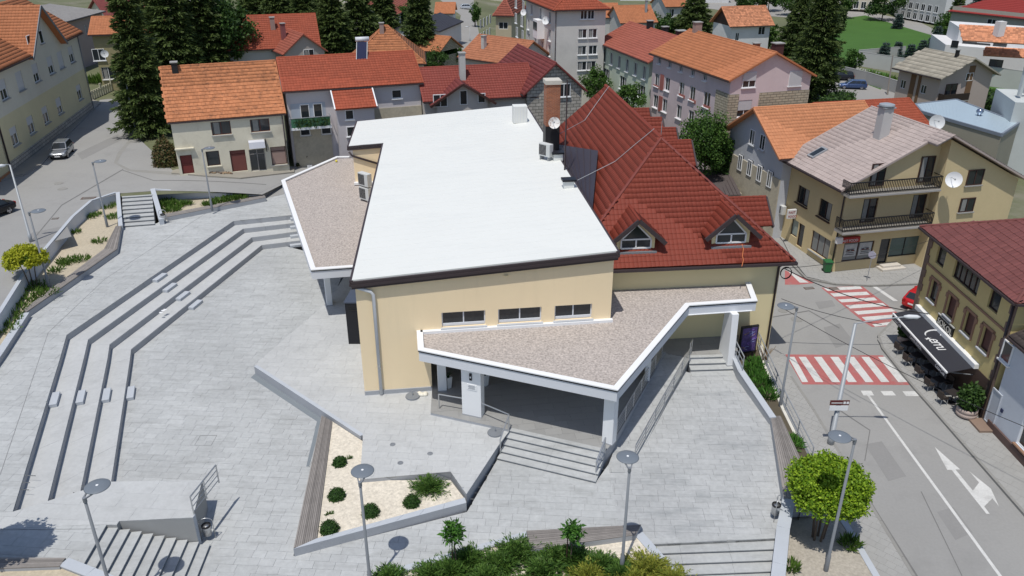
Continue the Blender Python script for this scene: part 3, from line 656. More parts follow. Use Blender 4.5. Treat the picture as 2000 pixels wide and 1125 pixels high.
# side wall of the platform, stairs down to the lower plaza
sw = MB().prism([G(231, 1018, L0), plat_r, plat_r+V((.02, .25, 0)), G(231, 1018, L0)+V((0, .25, 0))], .3, L0+.004).build('retaining_wall', coping)
tag(sw, 'low pale granite wall at the head of the bottom left stairs', 'wall')
def stairs(name, label, far0, near0, run, n, z0, dz, mat=granite, th=None, nose=True, depth_end=None):
    """n steps going down along run (vector of one tread); far0/near0 = ends of the first riser's top edge"""
    r = thing(name, label, 'stairs', V((far0.x, far0.y, z0-dz*n)))
    for k in range(n):
        a = V((far0.x, far0.y, 0))+run*k; b = V((near0.x, near0.y, 0))+run*k; zt = z0-dz*(k+1)
        L = (b-a).length; m = max(1, int(L/1.8))
        for j in range(m):
            p, q = a.lerp(b, j/m), a.lerp(b, (j+1)/m); e_ = (q-p).normalized()*.004
            nn = run.normalized()*.055
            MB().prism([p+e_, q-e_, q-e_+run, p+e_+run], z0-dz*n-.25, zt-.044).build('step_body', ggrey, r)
            MB().prism([p+e_, q-e_, q-e_+run+nn, p+e_+run+nn], zt-.042, zt, True).build('step', mat, r)
            if k == 0: MB().prism([p+e_-nn*4, q-e_-nn*4, q-e_+nn, p+e_+nn], z0-.042, z0+.004, True).build('nosing', mat, r)
        nn = run.normalized(); 
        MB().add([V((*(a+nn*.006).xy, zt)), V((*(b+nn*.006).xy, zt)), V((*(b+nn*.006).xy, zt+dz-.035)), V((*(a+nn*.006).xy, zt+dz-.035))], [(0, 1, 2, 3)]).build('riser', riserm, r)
    return r
F9 = G(407.9, 1062, PZ+.17); run = (V((F9.x, F9.y, 0))-V((stairF0.x, stairF0.y, 0)))/9
near_dir = (stairN0-stairF0).normalized()
stairs('staircase', 'ten wide granite steps at the bottom left with a lamp shadow on them', stairF0, stairF0+near_dir*7, run, 10, L0, .17)
# planter on the street side: retaining wall, soil, bench wall
def wallrun(name, label, pts, z0, zt, th, mat, copm=None, coph=.06, cat='wall', seg=1.6):
    pts = [V((p.x, p.y, 0)) for p in pts]; r = thing(name, label, cat, V((pts[0].x, pts[0].y, z0 if not callable(z0) else z0(pts[0].x, pts[0].y))))
    zf = zt if callable(zt) else (lambda x, y: zt); z0f = z0 if callable(z0) else (lambda x, y: z0)
    for i, (a, b) in enumerate(zip(pts[:-1], pts[1:])):
        d = (b-a).normalized(); n_ = V((d.y, -d.x, 0))*(th/2)
        MB().prism([a-n_, b-n_, b+n_, a+n_], z0f, lambda x, y: zf(x, y)-coph).build('wall_body', mat, r)
        m = max(1, int((b-a).length/seg))
        for j in range(m):
            p, q = a.lerp(b, j/m)+d*.004, a.lerp(b, (j+1)/m)-d*.004; nn = n_*1.12
            MB().prism([p-nn, q-nn, q+nn, p+nn], lambda x, y: zf(x, y)-coph+.002, zf).build('coping_stone', copm or coping, r)
    return r
wallrun('retaining_wall', 'long pale curved retaining wall along the left street', lw, 2.3, 4.0, .24, white_p if False else M("pale_wall_render", (.60, .63, .68), .8, .08, .5), coping)
struct(MB().prism([*[V((p.x+.1, p.y, 0)) for p in lw], G(229, 440, 3.0), G(224, 484, 3.0), G(48, 606, 3.0), G(-6, 690, 3.0), G(-150, 890, 3)], 2.2, 2.98).build('planter_soil', dirtgravel))
# small planter right of the street stairs, walls along the stairs
def lin(y0, z0, y1, z1): return lambda x, y: z0+(z1-z0)*max(0, min(1, (y-y0)/(y1-y0)))
a, b = G(230, 376, 4.0), G(235, 440, 3.2); wallrun('stair_wall', 'sloping granite coping on the street side of the upper stairs', [a, b], 2.4, lin(b.y, 3.15, a.y, 4.05), .3, coping)
a, b = G(298, 369, 4.0), G(315, 428, 3.2); wallrun('stair_wall', 'sloping granite coping beside the bin at the upper stairs', [a, b], 2.4, lin(b.y, 3.2, a.y, 4.05), .36, coping)
a, b = G(302, 369, 4.0), G(514, 381, 3.0); wallrun('planter_wall', 'pale wall of the small wedge planter towards the back street', [a, b], 2.4, lambda x, y: 4.0+(x-a.x)/(b.x-a.x)*(-1.0), .2, M('pale_wall_render', (.6, .63, .68)), coping)
struct(MB().prism([a, b, G(519, 386, 2.95), G(325, 424, 2.95), G(312, 420, 2.95)], 2.3, 2.96).build('planter_soil', dirtgravel))
tF, tN = G(238, 385, 3.9), G(297, 381, 3.9); bF = G(240, 441, L0+.15); rn = (V((bF.x, bF.y, 0))-V((tF.x, tF.y, 0)))/7
stairs('staircase', 'granite steps from the left street down to the terrace', tF, tN, rn, 8, 3.9, .15)
# benches of planks
def bench(label, front, back, z, n, base0, base=True, th=.05, gap=.014, face=True):
    Fp = [V((*G(*p, z).xy, 0)) for p in front]; Bp = [V((*G(*p, z).xy, 0)) for p in back]
    r = thing('bench', label, 'bench', V((Fp[0].x, Fp[0].y, base0)), 'wooden plank benches')
    if base:
        for i in range(len(Fp)-1): MB().prism([Fp[i], Fp[i+1], Bp[i+1], Bp[i]], base0, z-th-.01).build('base', ggrey, r)
    for i in range(len(Fp)-1):
        for k in range(n):
            t0, t1 = k/n, (k+1)/n; a0, a1 = Fp[i].lerp(Bp[i], t0), Fp[i+1].lerp(Bp[i+1], t0); b0, b1 = Fp[i].lerp(Bp[i], t1), Fp[i+1].lerp(Bp[i+1], t1)
            w0 = (b0-a0).normalized()*gap*.5; jz = random.uniform(-.004, .004)
            MB().prism([a0+w0, a1+w0, b1-w0, b0-w0], z-th, z+jz, True).build('plank', wood, r)
    return r
bench('long weathered bench along the round shrub planter', [(573, 1070), (628, 811)], [(618, 1058), (649, 823)], PZ+.45, 11, PZ-.1)
bench('weathered bench below the entrance steps by the lower planter', [(1028, 1036), (1252, 1024)], [(1037, 1073), (1242, 1044)], PZ+.42, 9, PZ-.1)
bench('weathered bench at the right edge of the plaza near the yellow green tree', [(1505, 812), (1531, 972)], [(1525, 812), (1598, 968)], 1.55, 11, .3)
bench('narrow weathered bench along the street side planter', [(52, 609), (229, 486), (237, 441)], [(46, 604), (203, 486), (226, 441)], L0+.45, 6, L0-.1)
bench('weathered bench on the wedge planter at the back street', [(327, 423), (519, 385)], [(320, 418), (516, 381)], L0+.42, 5, L0-.1)
bench('weathered bench in the bottom left corner under the tree shadow', [(-60, 1088), (128, 1089)], [(-60, 1112), (116, 1106)], L0+.4, 6, L0-.2)
wallrun('planter_wall', 'granite coping at the left edge below the street side bench', [G(-150, 895, L0+.4), G(-2, 690, L0+.4), G(50, 611, L0+.4)], L0-.2, L0+.42, .4, ggrey)
wallrun('planter_wall', 'granite coping running out of the bottom left corner', [G(124, 1096, L0+.4), G(176, 1116, L0+.4), G(290, 1165, L0+.4)], 0.8, L0+.38, .42, ggrey)
struct(MB().prism([G(-80, 1110, L0+.2), G(118, 1106, L0+.2), G(280, 1170, L0+.2), G(260, 1300, L0+.2), G(-80, 1300, L0+.2)], .5, L0+.22).build('planter_gravel', dirtgravel))
# podium
pd = struct(MB().prism(pod, .2, QZ-.035).build('podium', ggrey))
pave(pd, pod, QZ, ANG, .5, (.7, 1.2), granite_pale, 300, joint=.006)
cop = MB()
wallrun('podium_wall', 'low granite kerb on the podium edge above the dark strip', [G(499, 714, QZ), G(707, 850, QZ)], PZ-.1, QZ+.012, .2, ggrey, coping, .04)
struct(MB().prism(pxpoly([(490, 737), (499, 729), (630, 817), (604, 911), (598, 911), (619, 823)], PZ+.008), PZ-.1, PZ+.008).build('dark_strip', darkstrip))  # flat darker strip on the paving beside the podium wall
# planter with round shrubs
struct(MB().prism(pxpoly([(649, 823), (709, 862), (704, 938), (880, 938), (909, 976), (618, 1056)], PZ+.36), .3, PZ+.36).build('planter_gravel', gravel))
pw = thing('planter_wall', 'wedge shaped granite wall in front of the round shrub planter', 'wall', G(740, 1040, PZ))
MB().prism(pxpoly([(573, 1072), (911, 982), (908, 972), (618, 1052)], PZ+.45), PZ-.1, PZ+.44).build('wall_body', ggrey, pw)
q0 = pxpoly([(573, 1072), (911, 982)], PZ+.45); q1 = pxpoly([(618, 1052), (908, 972)], PZ+.45)
for k in range(7): MB().prism([q0[0].lerp(q0[1], k/7+.001), q0[0].lerp(q0[1], (k+1)/7-.001), q1[0].lerp(q1[1], (k+1)/7-.001), q1[0].lerp(q1[1], k/7+.001)], PZ+.442, PZ+.46).build('coping_stone', coping, pw)
# bottom planter
struct(MB().prism(pxpoly([(700, 1150), (780, 1114), (1030, 1050), (1040, 1066), (1240, 1046), (1290, 1092), (1360, 1150), (1400, 1220), (700, 1220)], PZ+.1), .2, PZ+.1).build('planter_gravel', gravel))
wallrun('planter_wall', 'low granite kerb between the plaza and the juniper planter', [G(690, 1146, PZ+.18), G(784, 1112, PZ+.18), G(1030, 1043, PZ+.18)], .3, PZ+.2, .3, ggrey)
wallrun('stair_wall', 'slanting granite kerb left of the bottom right steps', [G(1247, 1042, PZ+.12), G(1284, 1084, PZ+.12), G(1350, 1160, PZ+.12)], -.2, PZ+.14, .4, ggrey)
wallrun('stair_wall', 'broad granite wall between the bottom right steps and the tree bed', [G(1541, 974, 1.5), G(1530, 1030, 1.5), G(1514, 1180, 1.5)], -.2, 1.5, .52, ggrey)
a1, a2 = G(1270, 1061.5, PZ), G(1515, 1049.5, PZ); e1_ = G(1501.5, 1112.8, PZ-.45); rn = V(((G(1513, 1049.6, PZ)-e1_).x*-1, (G(1513, 1049.6, PZ)-e1_).y*-1, 0))/3; rn.x = 0
stairs('staircase', 'wide granite steps going down at the bottom right', a2, a1-V((.9, -.05, 0)), rn, 7, PZ, .15, granite)
# tree bed right of the steps
struct(MB().prism(pxpoly([(1548, 990), (1600, 965), (1662, 1036), (1716, 1130), (1740, 1300), (1500, 1300), (1535, 1120)], .16), -.2, .16).build('tree_bed', bedgravel))
wallrun('kerb_edge', 'pale stone edging between the tree bed and the sidewalk', [G(1600, 945, .2), G(1660, 1036, .2), G(1715, 1130, .2), G(1800, 1300, .2)], -.2, .2, .28, coping, coping, .05, 'kerb')
# entrance platform under the right canopy, steps, ramp
HA = V((*G(713, 771, QZ).xy, 0)); HB_ = G(1192, 626, 5.45); HB_ = V((HB_.x, HB_.y, 0))
HE = (HB_-HA).normalized(); HN = V((HE.y, -HE.x, 0)); HW = (HB_-HA).length
cfl = [G(841, 806, CF), G(994, 839, CF), G(1182, 882, CF), G(1197, 864, CF), G(1300, 690, CF), G(1346, 698, CF), G(1415, 695, CF), G(1440, 685, CF), V((15.5, 48, 0)), V((6, 48, 0)), V((HB_.x, HB_.y, 0)), V((HB_.x-1, HB_.y+3, 0)), V((HA+HE*3.9).to_tuple())-HN*3, V((HA+HE*3.9).to_tuple())]
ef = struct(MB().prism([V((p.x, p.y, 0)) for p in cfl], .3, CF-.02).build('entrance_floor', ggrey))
dfloor = M('canopy_shade_floor', (.29, .29, .285), .7, .1, .5, rnd=.05)  # floor granite with part of the canopy's shade put into its colour
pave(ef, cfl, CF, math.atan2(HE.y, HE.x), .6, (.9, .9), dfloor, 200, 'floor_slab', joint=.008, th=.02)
f0, n0_ = G(994, 839.4, CF), G(1182, 881.7, CF); lst = G(971.5, 893.4, PZ+.146); rn = V(((lst-f0).x, (lst-f0).y, 0))/4
stairs('staircase', 'five granite steps up to the canopy entrance', f0, n0_, rn, 5, CF, .146)
f0, n0_ = G(1346.5, 697.6, CF), G(1415, 695, CF); lst = G(1338, 721.6, CF-.3); rn = V(((lst-f0).x, (lst-f0).y, 0))/2
stairs('staircase', 'three short granite steps under the right tip of the canopy', f0-V((.1, 0, 0)), n0_+V((.45, 0, 0)), V((0, rn.y, 0)), 3, CF, .15)
rp = [G(1196, 886, PZ), G(1243, 902, PZ), G(1347, 700, CF), G(1300, 690, CF)]
rz = lambda x, y: PZ+(CF-PZ)*max(0, min(1, (y-rp[1].y)/(rp[2].y-rp[1].y)))+.006
rm = struct(MB().prism(rp, .3, lambda x, y: rz(x, y)-.03).build('ramp', joint_m)); pave(rm, rp, rz, math.atan2(HE.y, HE.x), .55, (.8, .8), granite2, 60, joint=.01)
MB().prism([rp[0]-V((.22, 0, 0)), rp[0], rp[3], rp[3]-V((.22, 0, 0))], .3, lambda x, y: rz(x, y)+.12).build('ramp_kerb', ggrey, rm)
# right side wall and roadside strip
wallrun('plaza_wall', 'granite wall bounding the plaza behind the right railing', [G(1434, 694, 1.95), G(1447, 722, 1.9), G(1510, 815, 1.6)], -.1, lin(G(1510, 815, 1.6).y, 1.6, G(1434, 694, 1.95).y, 1.98), .34, ggrey)
struct(MB().prism([G(1434, 694, 1.95), G(1447, 722, 1.9), G(1510, 815, 1.6), G(1526, 816, 1.55), G(1568, 972, 1.55), G(1600, 945, .2), G(1584, 902, .5), G(1533, 800, .65), G(1497, 715, .8), G(1482, 672, .8), V((15.4, 47.4, 0))], -.2, .55).build('planting_bed', soil))
ws = wallrun('stone_wall', 'low white stone wall under the roadside railing', [G(1482, 672, .8), G(1497, 715, .8), G(1533, 800, .65), G(1584, 902, .5)], -.2, lin(G(1584, 902, .5).y, .45, G(1482, 672, .8).y, .95), .3, M('white_stone', (.66, .64, .58), .9, .12, 2), M('white_stone', (.66, .64, .58)), .12, seg=.6)
# railings
def rail(label, pts, h=.95, bars=4, sp=1.5, r=.029, mat=steel, group='steel railings', low=.15):
    pts = [V(p) for p in pts]; o = thing('railing', label, 'railing', pts[0], group); up = V((0, 0, 1))
    for i, (a, b) in enumerate(zip(pts[:-1], pts[1:])):
        n = max(1, round((b-a).length/sp))
        for k in range(n+1):
            if k == 0 and i > 0: continue
            p = a.lerp(b, k/n); MB().tube([p-up*.02, p+up*h], r*1.15, 8).build('post', mat, o)
        for j in range(bars):
            hh = low+(h-low)*(j/(bars-1)) if bars > 1 else h
            MB().tube([a+up*hh, b+up*hh], r*(1.25 if j == bars-1 else .75), 8).build('bar', mat, o)
    return o
rail('long steel railing along the outer edge of the ramp', [rp[1]+V((-.08, .1, 0)), rp[2]+V((-.08, -.3, 0))], .98, 4, 1.6)
rail('steel railing between the canopy floor and the ramp', [G(1204, 850, CF), G(1292, 698, CF)], .95, 5, 1.5)
rail('short steel railing on the right of the entrance steps', [G(1163, 932, PZ), G(1181, 884, CF)], .95, 4, 1.0)
rail('thin steel handrail on the left of the entrance steps', [G(977, 888, PZ+.1), G(993, 842, CF)], .95, 1, 2.4)
rail('thin steel handrail left of the entrance column', [G(858, 798, CF), G(904, 806, CF)], .95, 1, 2)
rail('thin steel handrail right of the entrance column', [G(940, 815, CF), G(994, 838, CF)], .95, 1, 2)
rail('steel railing on the terrace platform above the bin', [G(379, 1005, L0), G(428, 942, L0)], 1.0, 4, 1.3)
rail('grey steel railing on the white stone wall by the road', [G(1470, 655, .95), G(1497, 715, .85), G(1533, 800, .65), G(1584, 902, .5)], .95, 3, 1.9, mat=galv)
rail('short steel railing beside the painted event board', [G(1434, 690, 2.0), G(1450, 722, 1.95)], .9, 3, 1.2, mat=galv)
rail('single steel rail post at the head of the ramp', [G(1346, 697, CF), G(1350, 688, CF)], .95, 2, 1.2)
# round ground lights, parasol bases
for i, (x, y) in enumerate([(767, 868), (840, 886), (782, 904)]):
    p = G(x, y, QZ); o = tag(MB().lathe(p, [(.15, -.02), (.15, .012), (.10, .014), (.09, .002), (.001, .003)], 20).build('ground_light', lampgrey), ['round ground light nearest the entrance column, on the podium', 'rightmost round ground light in the podium paving', 'lowest round ground light in the podium paving'][i], 'ground light', 'ground lights')
for x, y, lb in [(806, 775, 'round stone parasol base against the yellow wall'), (967, 846, 'round stone parasol base beside the entrance steps')]:
    p = G(x, y, QZ); o = thing('parasol_base', lb, 'parasol base', p); MB().lathe(p, [(.40, 0), (.42, .03), (.40, .09), (.05, .11)], 24).build('disc', lampgrey, o); MB().tube([p+V((0, 0, .1)), p+V((0, 0, .42))], .03, 8).build('stub', galv, o)
bp_ = G(822, 771, QZ); bg = MB()
for k in range(9): bg.lathe(bp_+V((random.uniform(-.28, .28), random.uniform(-.1, .12), 0)), [(.12, 0), (.15, .06), (.09, .13), (.01, .16)], 7)
tag(bg.build('crumpled_sheet', M('pale_plastic_sheet', (.72, .69, .6), .6), smooth=True), 'crumpled pale plastic sheet beside the parasol base', 'plastic sheet')
for px_, py_, z_ in [(402, 860, PZ), (1446, 1001, PZ)]:
    a = G(px_, py_, z_); mb = MB()
    for s in ((-.45, 0, .02, .9), (.45, 0, .02, .9), (0, -.45, .9, .02), (0, .45, .9, .02)): mb.box(a+V((s[0], s[1], .002)), s[2], s[3], .008)
    tag(mb.build('access_cover', lineb), 'square access cover outline in the ' + ('lower plaza paving' if px_ < 1000 else 'right plaza paving near the bin'), 'access cover')
# litter bins
def bin_(label, p, yaw):
    o = thing('litter_bin', label, 'litter bin', p, 'litter bins'); e = V((math.cos(yaw), math.sin(yaw), 0))
    MB().lathe(p+V((0, 0, .28)), [(.15, 0), (.19, .02), (.2, .5), (.2, .52)], 20).build('bucket', steel, o, smooth=True)
    MB().lathe(p+V((0, 0, .74)), [(.19, 0), (.21, .03), (.21, .1), (.16, .11), (.15, .02)], 20).build('rim', blackm, o)
    MB().lathe(p+V((0, 0, .76)), [(.15, .0), (.001, .005)], 16).build('liner', blackm, o)
    arch = [p-e*.3]+[p-e*.3+V((0, 0, 1.0))]+[p+e*(-.3*math.cos(t))+V((0, 0, 1.0+.22*math.sin(t))) for t in [math.pi*k/8 for k in range(1, 8)]]+[p+e*.3+V((0, 0, 1.0)), p+e*.3]
    MB().tube(arch, .02, 8).build('hoop', steel, o, smooth=True)
    for s in (-1, 1): MB().bar(p+e*(s*.3)+V((0, 0, .6)), p+e*(s*.19)+V((0, 0, .6)), .03).build('bracket', steel, o)
bin_('steel litter bin at the foot of the platform wall by the bottom left stairs', G(408, 1053, PZ), .25)
bin_('steel litter bin at the right edge of the plaza by the tree', G(1512, 1012, PZ), 1.2)
bin_('steel litter bin beside the steps from the street', G(321, 436, L0), .1)
# lamps
def lamp(label, hx, hy, gz, yaw, h=5.6, base_px=None, arm=.62, group='plaza disc lamps'):
    d = V((math.cos(yaw), math.sin(yaw), 0)); hc = G(hx, hy, gz+h+.05); p = V((hc.x, hc.y, gz))-d*arm
    o = thing('street_lamp', label, 'street lamp', p, group)
    MB().lathe(p, [(.1, 0), (.11, .02), (.095, .9), (.07, .95), (.055, h-.15)], 12).build('pole', lampgrey, o, smooth=True)
    MB().tube([p+V((0, 0, h-.2)), p+V((0, 0, h))], .075, 10).build('collar', lampgrey, o)
    t = p+V((0, 0, h-.03)); s = V((-d.y, d.x, 0))
    for q in (-1, 1): MB().bar(t+s*(q*.05), t+d*(arm-.3)+s*(q*.16)+V((0, 0, .06)), .05, .05).build('arm', lampgrey, o)
    hd = MB().lathe(p+d*arm+V((0, 0, h+.02)), [(.25, -.03), (.42, .0), (.47, .035), (.44, .06), (.2, .085), (.001, .09)], 28).build('lamp_head', lamptop, o, smooth=True)
    MB().lathe(p+d*arm+V((0, 0, h+.1)), [(.05, 0), (.05, .02), (.001, .022)], 10).build('sensor', white_p, hd)
    MB().lathe(p+d*arm+V((0, 0, h-.02)), [(.001, 0), (.3, .003), (.3, .012)], 20).build('diffuser', M('lamp_diffuser', (.7, .7, .68), .3), hd)
    return o
lamp('disc lamp over the bottom left stairs', 190, 950, PZ+.8, 1.2)
lamp('disc lamp in front of the round shrub planter', 708, 920, PZ, 1.57)
lamp('disc lamp in front of the entrance steps', 1226, 893, PZ, 1.57)
lamp('disc lamp in the tree bed at the right, beside the yellow green tree', 1640, 853, .16, 3.0, 7.2)
lamp('disc lamp behind the roadside railing near the yellow corner wall', 1535, 598, .5, 3.1, 6.6)
lamp('disc lamp in the street side planter by the yellow little tree', 75, 412, 3.0, .15)
lamp('disc lamp in the street side planter by the upper stairs', 196, 315, 3.0, .15)
lamp('disc lamp in the wedge planter in front of the old orange roofed house', 409, 289, 2.98, .3)
def street_lamp2(label, base, top, head, gz, r=.09, heads=1):
    b = GT(*base) if gz is None else G(*base, gz); u, zt = PL(b, b+V((1, 0, 0)), *top); o = thing('street_lamp', label, 'street lamp', b, 'tall street lamps')
    t = V((b.x, b.y, zt)); MB().tube([b-V((0, 0, .02)), b+V((0, 0, .6)), b+V((0, 0, .62)), t], [r*1.5, r*1.5, r*1.1, r*.65], 12).build('pole', galv, o, smooth=True)
    hw_, hz = PL(b, b+V((1, 0, 0)), *head); e = V((b.x+hw_, b.y-.2, hz))
    MB().tube([t, t.lerp(e, .5)+V((0, 0, .06)), e], .035, 8).build('arm', galv, o)
    d = (e-t).normalized(); d.z = 0; d.normalize()
    MB().tube([e-d*.2, e+d*.05, e+d*.45, e+d*.62], [.06, .12, .11, .03], 10).build('lamp_head', M('lamp_housing', (.62, .64, .66), .4), o, smooth=True)
    return o
street_lamp2('tall tapered street lamp with a pale head at the left edge', (61, 472), (18, 322), (8, 322), 3.9)
big = street_lamp2('tall grey street lamp pole between the road and the plaza carrying a brown sign', (1622, 866), (1667, 632), (1770, 615), .06, .13)
sgn = G(1637, 785, .06); bb = G(1622, 866, .06)
def text_mesh(body, size, mat, origin, ex, ey, parent, name='lettering', shear=0, extr=.004, space=1, align='LEFT'):
    cu = bpy.data.curves.new(name, 'FONT'); cu.body = body; cu.size = size; cu.extrude = extr; cu.shear = shear; cu.space_character = space; cu.align_x = align
    to = bpy.data.objects.new(name, cu); COL.objects.link(to); dg = bpy.context.evaluated_depsgraph_get(); dg.update()
    me = bpy.data.meshes.new_from_object(to.evaluated_get(dg)); bpy.data.objects.remove(to); bpy.data.curves.remove(cu)
    ez = ex.cross(ey); m4 = Matrix(((ex.x, ey.x, ez.x, origin.x), (ex.y, ey.y, ez.y, origin.y), (ex.z, ey.z, ez.z, origin.z), (0, 0, 0, 1)))
    me.materials.clear(); me.materials.append(mat); ob = mesh_obj(name, me, parent, m4); return ob
u_, z_ = PL(bb, bb+V((1, 0, 0)), 1637, 787)
sg = thing('direction_sign', 'small brown direction sign with a white plate below on the tall lamp pole', 'sign', V((bb.x+u_, bb.y-.15, z_-.3)))
c_ = V((bb.x+u_, bb.y-.17, z_)); X, Z = V((1, 0, 0)), V((0, 0, 1)); Y = V((0, -1, 0))
MB().box(c_+V((0, 0, -.02)), 1.05, .03, .3).build('brown_panel', M('sign_brown', (.12, .03, .03), .5), sg)
MB().box(c_+V((0, 0, -.37)), 1.0, .03, .3).build('white_panel', white_p, sg)
for k in (0, 1): MB().box(c_+V((.26+k*.17, -.02, .06)), .13, .012, .14).build('pictogram', white_p, sg)
MB().box(c_+V((-.15, -.02, .1)), .6, .012, .04).build('line_of_writing', white_p, sg); MB().box(c_+V((0, .04, -.5)), .05, .06, .8).build('bracket', galv, sg)
# ================================================================== THE HALL
def zr(x, y): return 9.02+.062*((V((x, y, 0))-HA).dot(HE))
rpx = [(705, 543), (749, 279), (681, 285), (698, 237), (1026, 204), (1193, 484)]
RP = [GZ(x, y, zr) for x, y in rpx]; RP = [V((p.x, p.y, 0)) for p in RP]; RP[0] = HA+HN*.16-HE*.12; RP[5] = HB_+HN*.16+HE*.12
hall = thing('event_hall', 'cream rendered hall with a big white sloping roof in the middle of the plaza', 'building', V(((HA+HB_)/2).to_tuple())-HN*8+V((0, 0, QZ)))
foot = [HA, RP[1]+HE*.3, RP[2]+HE*.3-HN*.0, RP[3]+HE*.3, RP[4]-HE*.3, HB_]
wb = MB()
hS = Side(HA, HB_, HA-HN*5)
wins = []
for bl, tr in [((863, 633), (948, 603)), ((973, 627), (1058, 597)), ((1083, 621), (1157, 593))]:
    u0, z0 = hS.uv(*bl); u1, z1 = hS.uv(*tr); wins.append((u0, u1, 5.68, 6.62))
facade(wb, HA, HE, HN, HW, 4.75, 8.6, wins, .18)
facade(wb, HA, HE, HN, 3.9, QZ-.3, 4.75, [], .1)
P3 = lambda p, z: V((p.x, p.y, z))
wb.quad(P3(HA, 8.6), P3(HB_, 8.6), P3(HB_, zr(HB_.x, HB_.y)-.2), P3(HA, zr(HA.x, HA.y)-.2))
for a, b in zip(foot[:-1], foot[1:]): wb.quad(P3(a, .5), P3(a, zr(a.x, a.y)-.2), P3(b, zr(b.x, b.y)-.2), P3(b, .5))
i0 = HA+HE*3.9; i1 = i0-HN*3.2; i2 = HB_-HN*3.2
wb.quad(P3(i0, QZ), P3(i1, QZ), P3(i1, 4.75), P3(i0, 4.75)); wb.quad(P3(i1, 4.9), P3(i2, 4.9), P3(HB_, 4.75), P3(i0, 4.75))
wb.build('wall', cream, hall)
for h in wins:
    wo = window(hall, hS.a, hS.e, hS.n, *h, .16, fascia_m, M('grey_sill', (.5, .52, .55), .5), 1)
    MB().box(hS.P((h[0]+h[1])/2, h[2]+.07, -.12), h[1]-h[0]-.14, .06, .13, ax=(HE, HN, Z)).build('lower_rail', fascia_m, wo)
MB().box(HA+HE*1.95+HN*.03+V((0, 0, QZ-.1)), 3.9, .1, .36, ax=(HE, HN, Z)).build('plinth', ggrey, hall)
# entrance glazing
gl = MB().quad(P3(i1, CF), P3(i2, CF), P3(i2, 4.75), P3(i1, 4.75)).build('entrance_glazing', glass, hall)
for k in range(9):
    p = i1.lerp(i2, k/8); MB().bar(P3(p, CF)+HN*.04, P3(p, 4.75)+HN*.04, .09).build('glazing_bar', anthr, gl)
# roof
def zoff(d): return lambda x, y: zr(x, y)+d
rfo = MB().prism(RP, zoff(-.28), zoff(0), True).build('roof', whiteroof, hall)
rb = MB(); back = (RP[4]-RP[5]); nl = 44
for k in range(1, nl):
    a = RP[5].lerp(RP[4], k/nl)-HE*.1; t = k/nl
    # left end: walk to the left edge polygon
    ly = a+HE*-30; pl = [(p.x, p.y) for p in RP]; lo, hi = 0, 30
    s = 0
    for q in range(300):
        s = q*.1; c_ = a-HE*s
        if not inside((c_.x, c_.y), pl): break
    b = a-HE*(s-.25)
    rb.bar(P3(a, zr(a.x, a.y)+.004), P3(b, zr(b.x, b.y)+.004), .05, .010)
stuff(rb.build('roof_ribs', whiteroof, rfo))
for i in range(6):
    a, b = RP[i], RP[(i+1) % 6]; d = (b-a).normalized(); n_ = V((d.y, -d.x, 0))
    if inside(((a+b)/2+n_*.3).to_tuple()[:2], [(p.x, p.y) for p in RP]): n_ = -n_
    for (hh, off, w_) in ((-.16, .05, .14), (-.32, .10, .12), (-.46, .04, .10)) if i == 5 else ((-.10, .04, .2), (-.30, .09, .14)):
        aa = P3(a, zr(a.x, a.y)+hh)+n_*off-d*.06; bb2 = P3(b, zr(b.x, b.y)+hh)+n_*off+d*.06
        MB().bar(aa, bb2, w_, .15).build('eave_trim', browntrim, hall)
# brown downpipe in the notch, white downpipe at the front corner
def pipe(pts, r, mat, root, name='downpipe'): return MB().tube(pts, r, 10).build(name, mat, root, smooth=True)
a = P3(RP[2], zr(RP[2].x, RP[2].y)-.5)+HN*.1; b = P3(RP[1], zr(RP[1].x, RP[1].y)-2.0)+HN*.1; pipe([a, a.lerp(b, .08)-V((0, 0, .25)), b], .09, browntrim, hall)
pipe([hS.P(-.12, 8.72, .1), hS.P(.05, 8.55, .12), hS.P(.82, 8.25, .14), hS.P(.95, 8.05, .14), hS.P(.95, QZ+.05, .14)], .1, M('pale_downpipe', (.55, .57, .6), .5), hall)
MB().lathe(hS.P(8.3, 8.72, .02), [(.12, -.03), (.12, .03)], 14).build('wall_light', cream_d, hall)
def box_from(p, sx, sy, sz, yaw, name, mat, root, bevel=.02): return MB().box(p, sx, sy, sz, yaw).build(name, mat, root, bevel=bevel)
# roof equipment
hy = math.atan2(HE.y, HE.x)
q = GZ(1015, 238, zr); du = thing('roof_duct', 'white boxy duct at the far edge of the white roof', 'duct', q); box_from(q, 1.25, 1.0, 1.5, hy, 'duct_body', whiteroof, du)
for k in range(5): MB().box(q+HN*.51+HE*(-.5+k*.25), .02, .02, 1.45, hy).build('seam', fascia_m, du)
def ac_unit(label, p, yaw, s=1.0, stack=1, leg=.15):
    o = thing('air_conditioner', label, 'air conditioner', p); d = V((-math.sin(yaw), math.cos(yaw), 0))*-1; e = V((math.cos(yaw), math.sin(yaw), 0))
    for k in range(stack):
        b = p+V((0, 0, leg+k*.95*s)); box_from(b, .95*s, .38*s, .85*s, yaw, 'casing', M('ac_casing', (.6, .61, .6), .5), o)
        c = b+d*(.195*s)+e*(-.14*s)+V((0, 0, .43*s)); mb = MB()
        for j in range(9): mb.bar(c+e*(-.28*s)+V((0, 0, (-.32+j*.08)*s)), c+e*(.28*s)+V((0, 0, (-.32+j*.08)*s)), .018, .018)
        MB().box(c+V((0, 0, -.34*s)), .6*s, .012, .68*s, yaw).build('fan_recess', blackm, o); mb.build('grille', M('ac_grille', (.4, .4, .4), .5), o)
    for sx in (-.35, .35): MB().box(p+e*sx*s, .06, .4*s, leg, yaw).build('foot', galv, o)
    return o
ac_unit('white air conditioner on the right edge of the white roof', GZ(1066, 312, zr), hy-.9, 1.15, 1, .3)
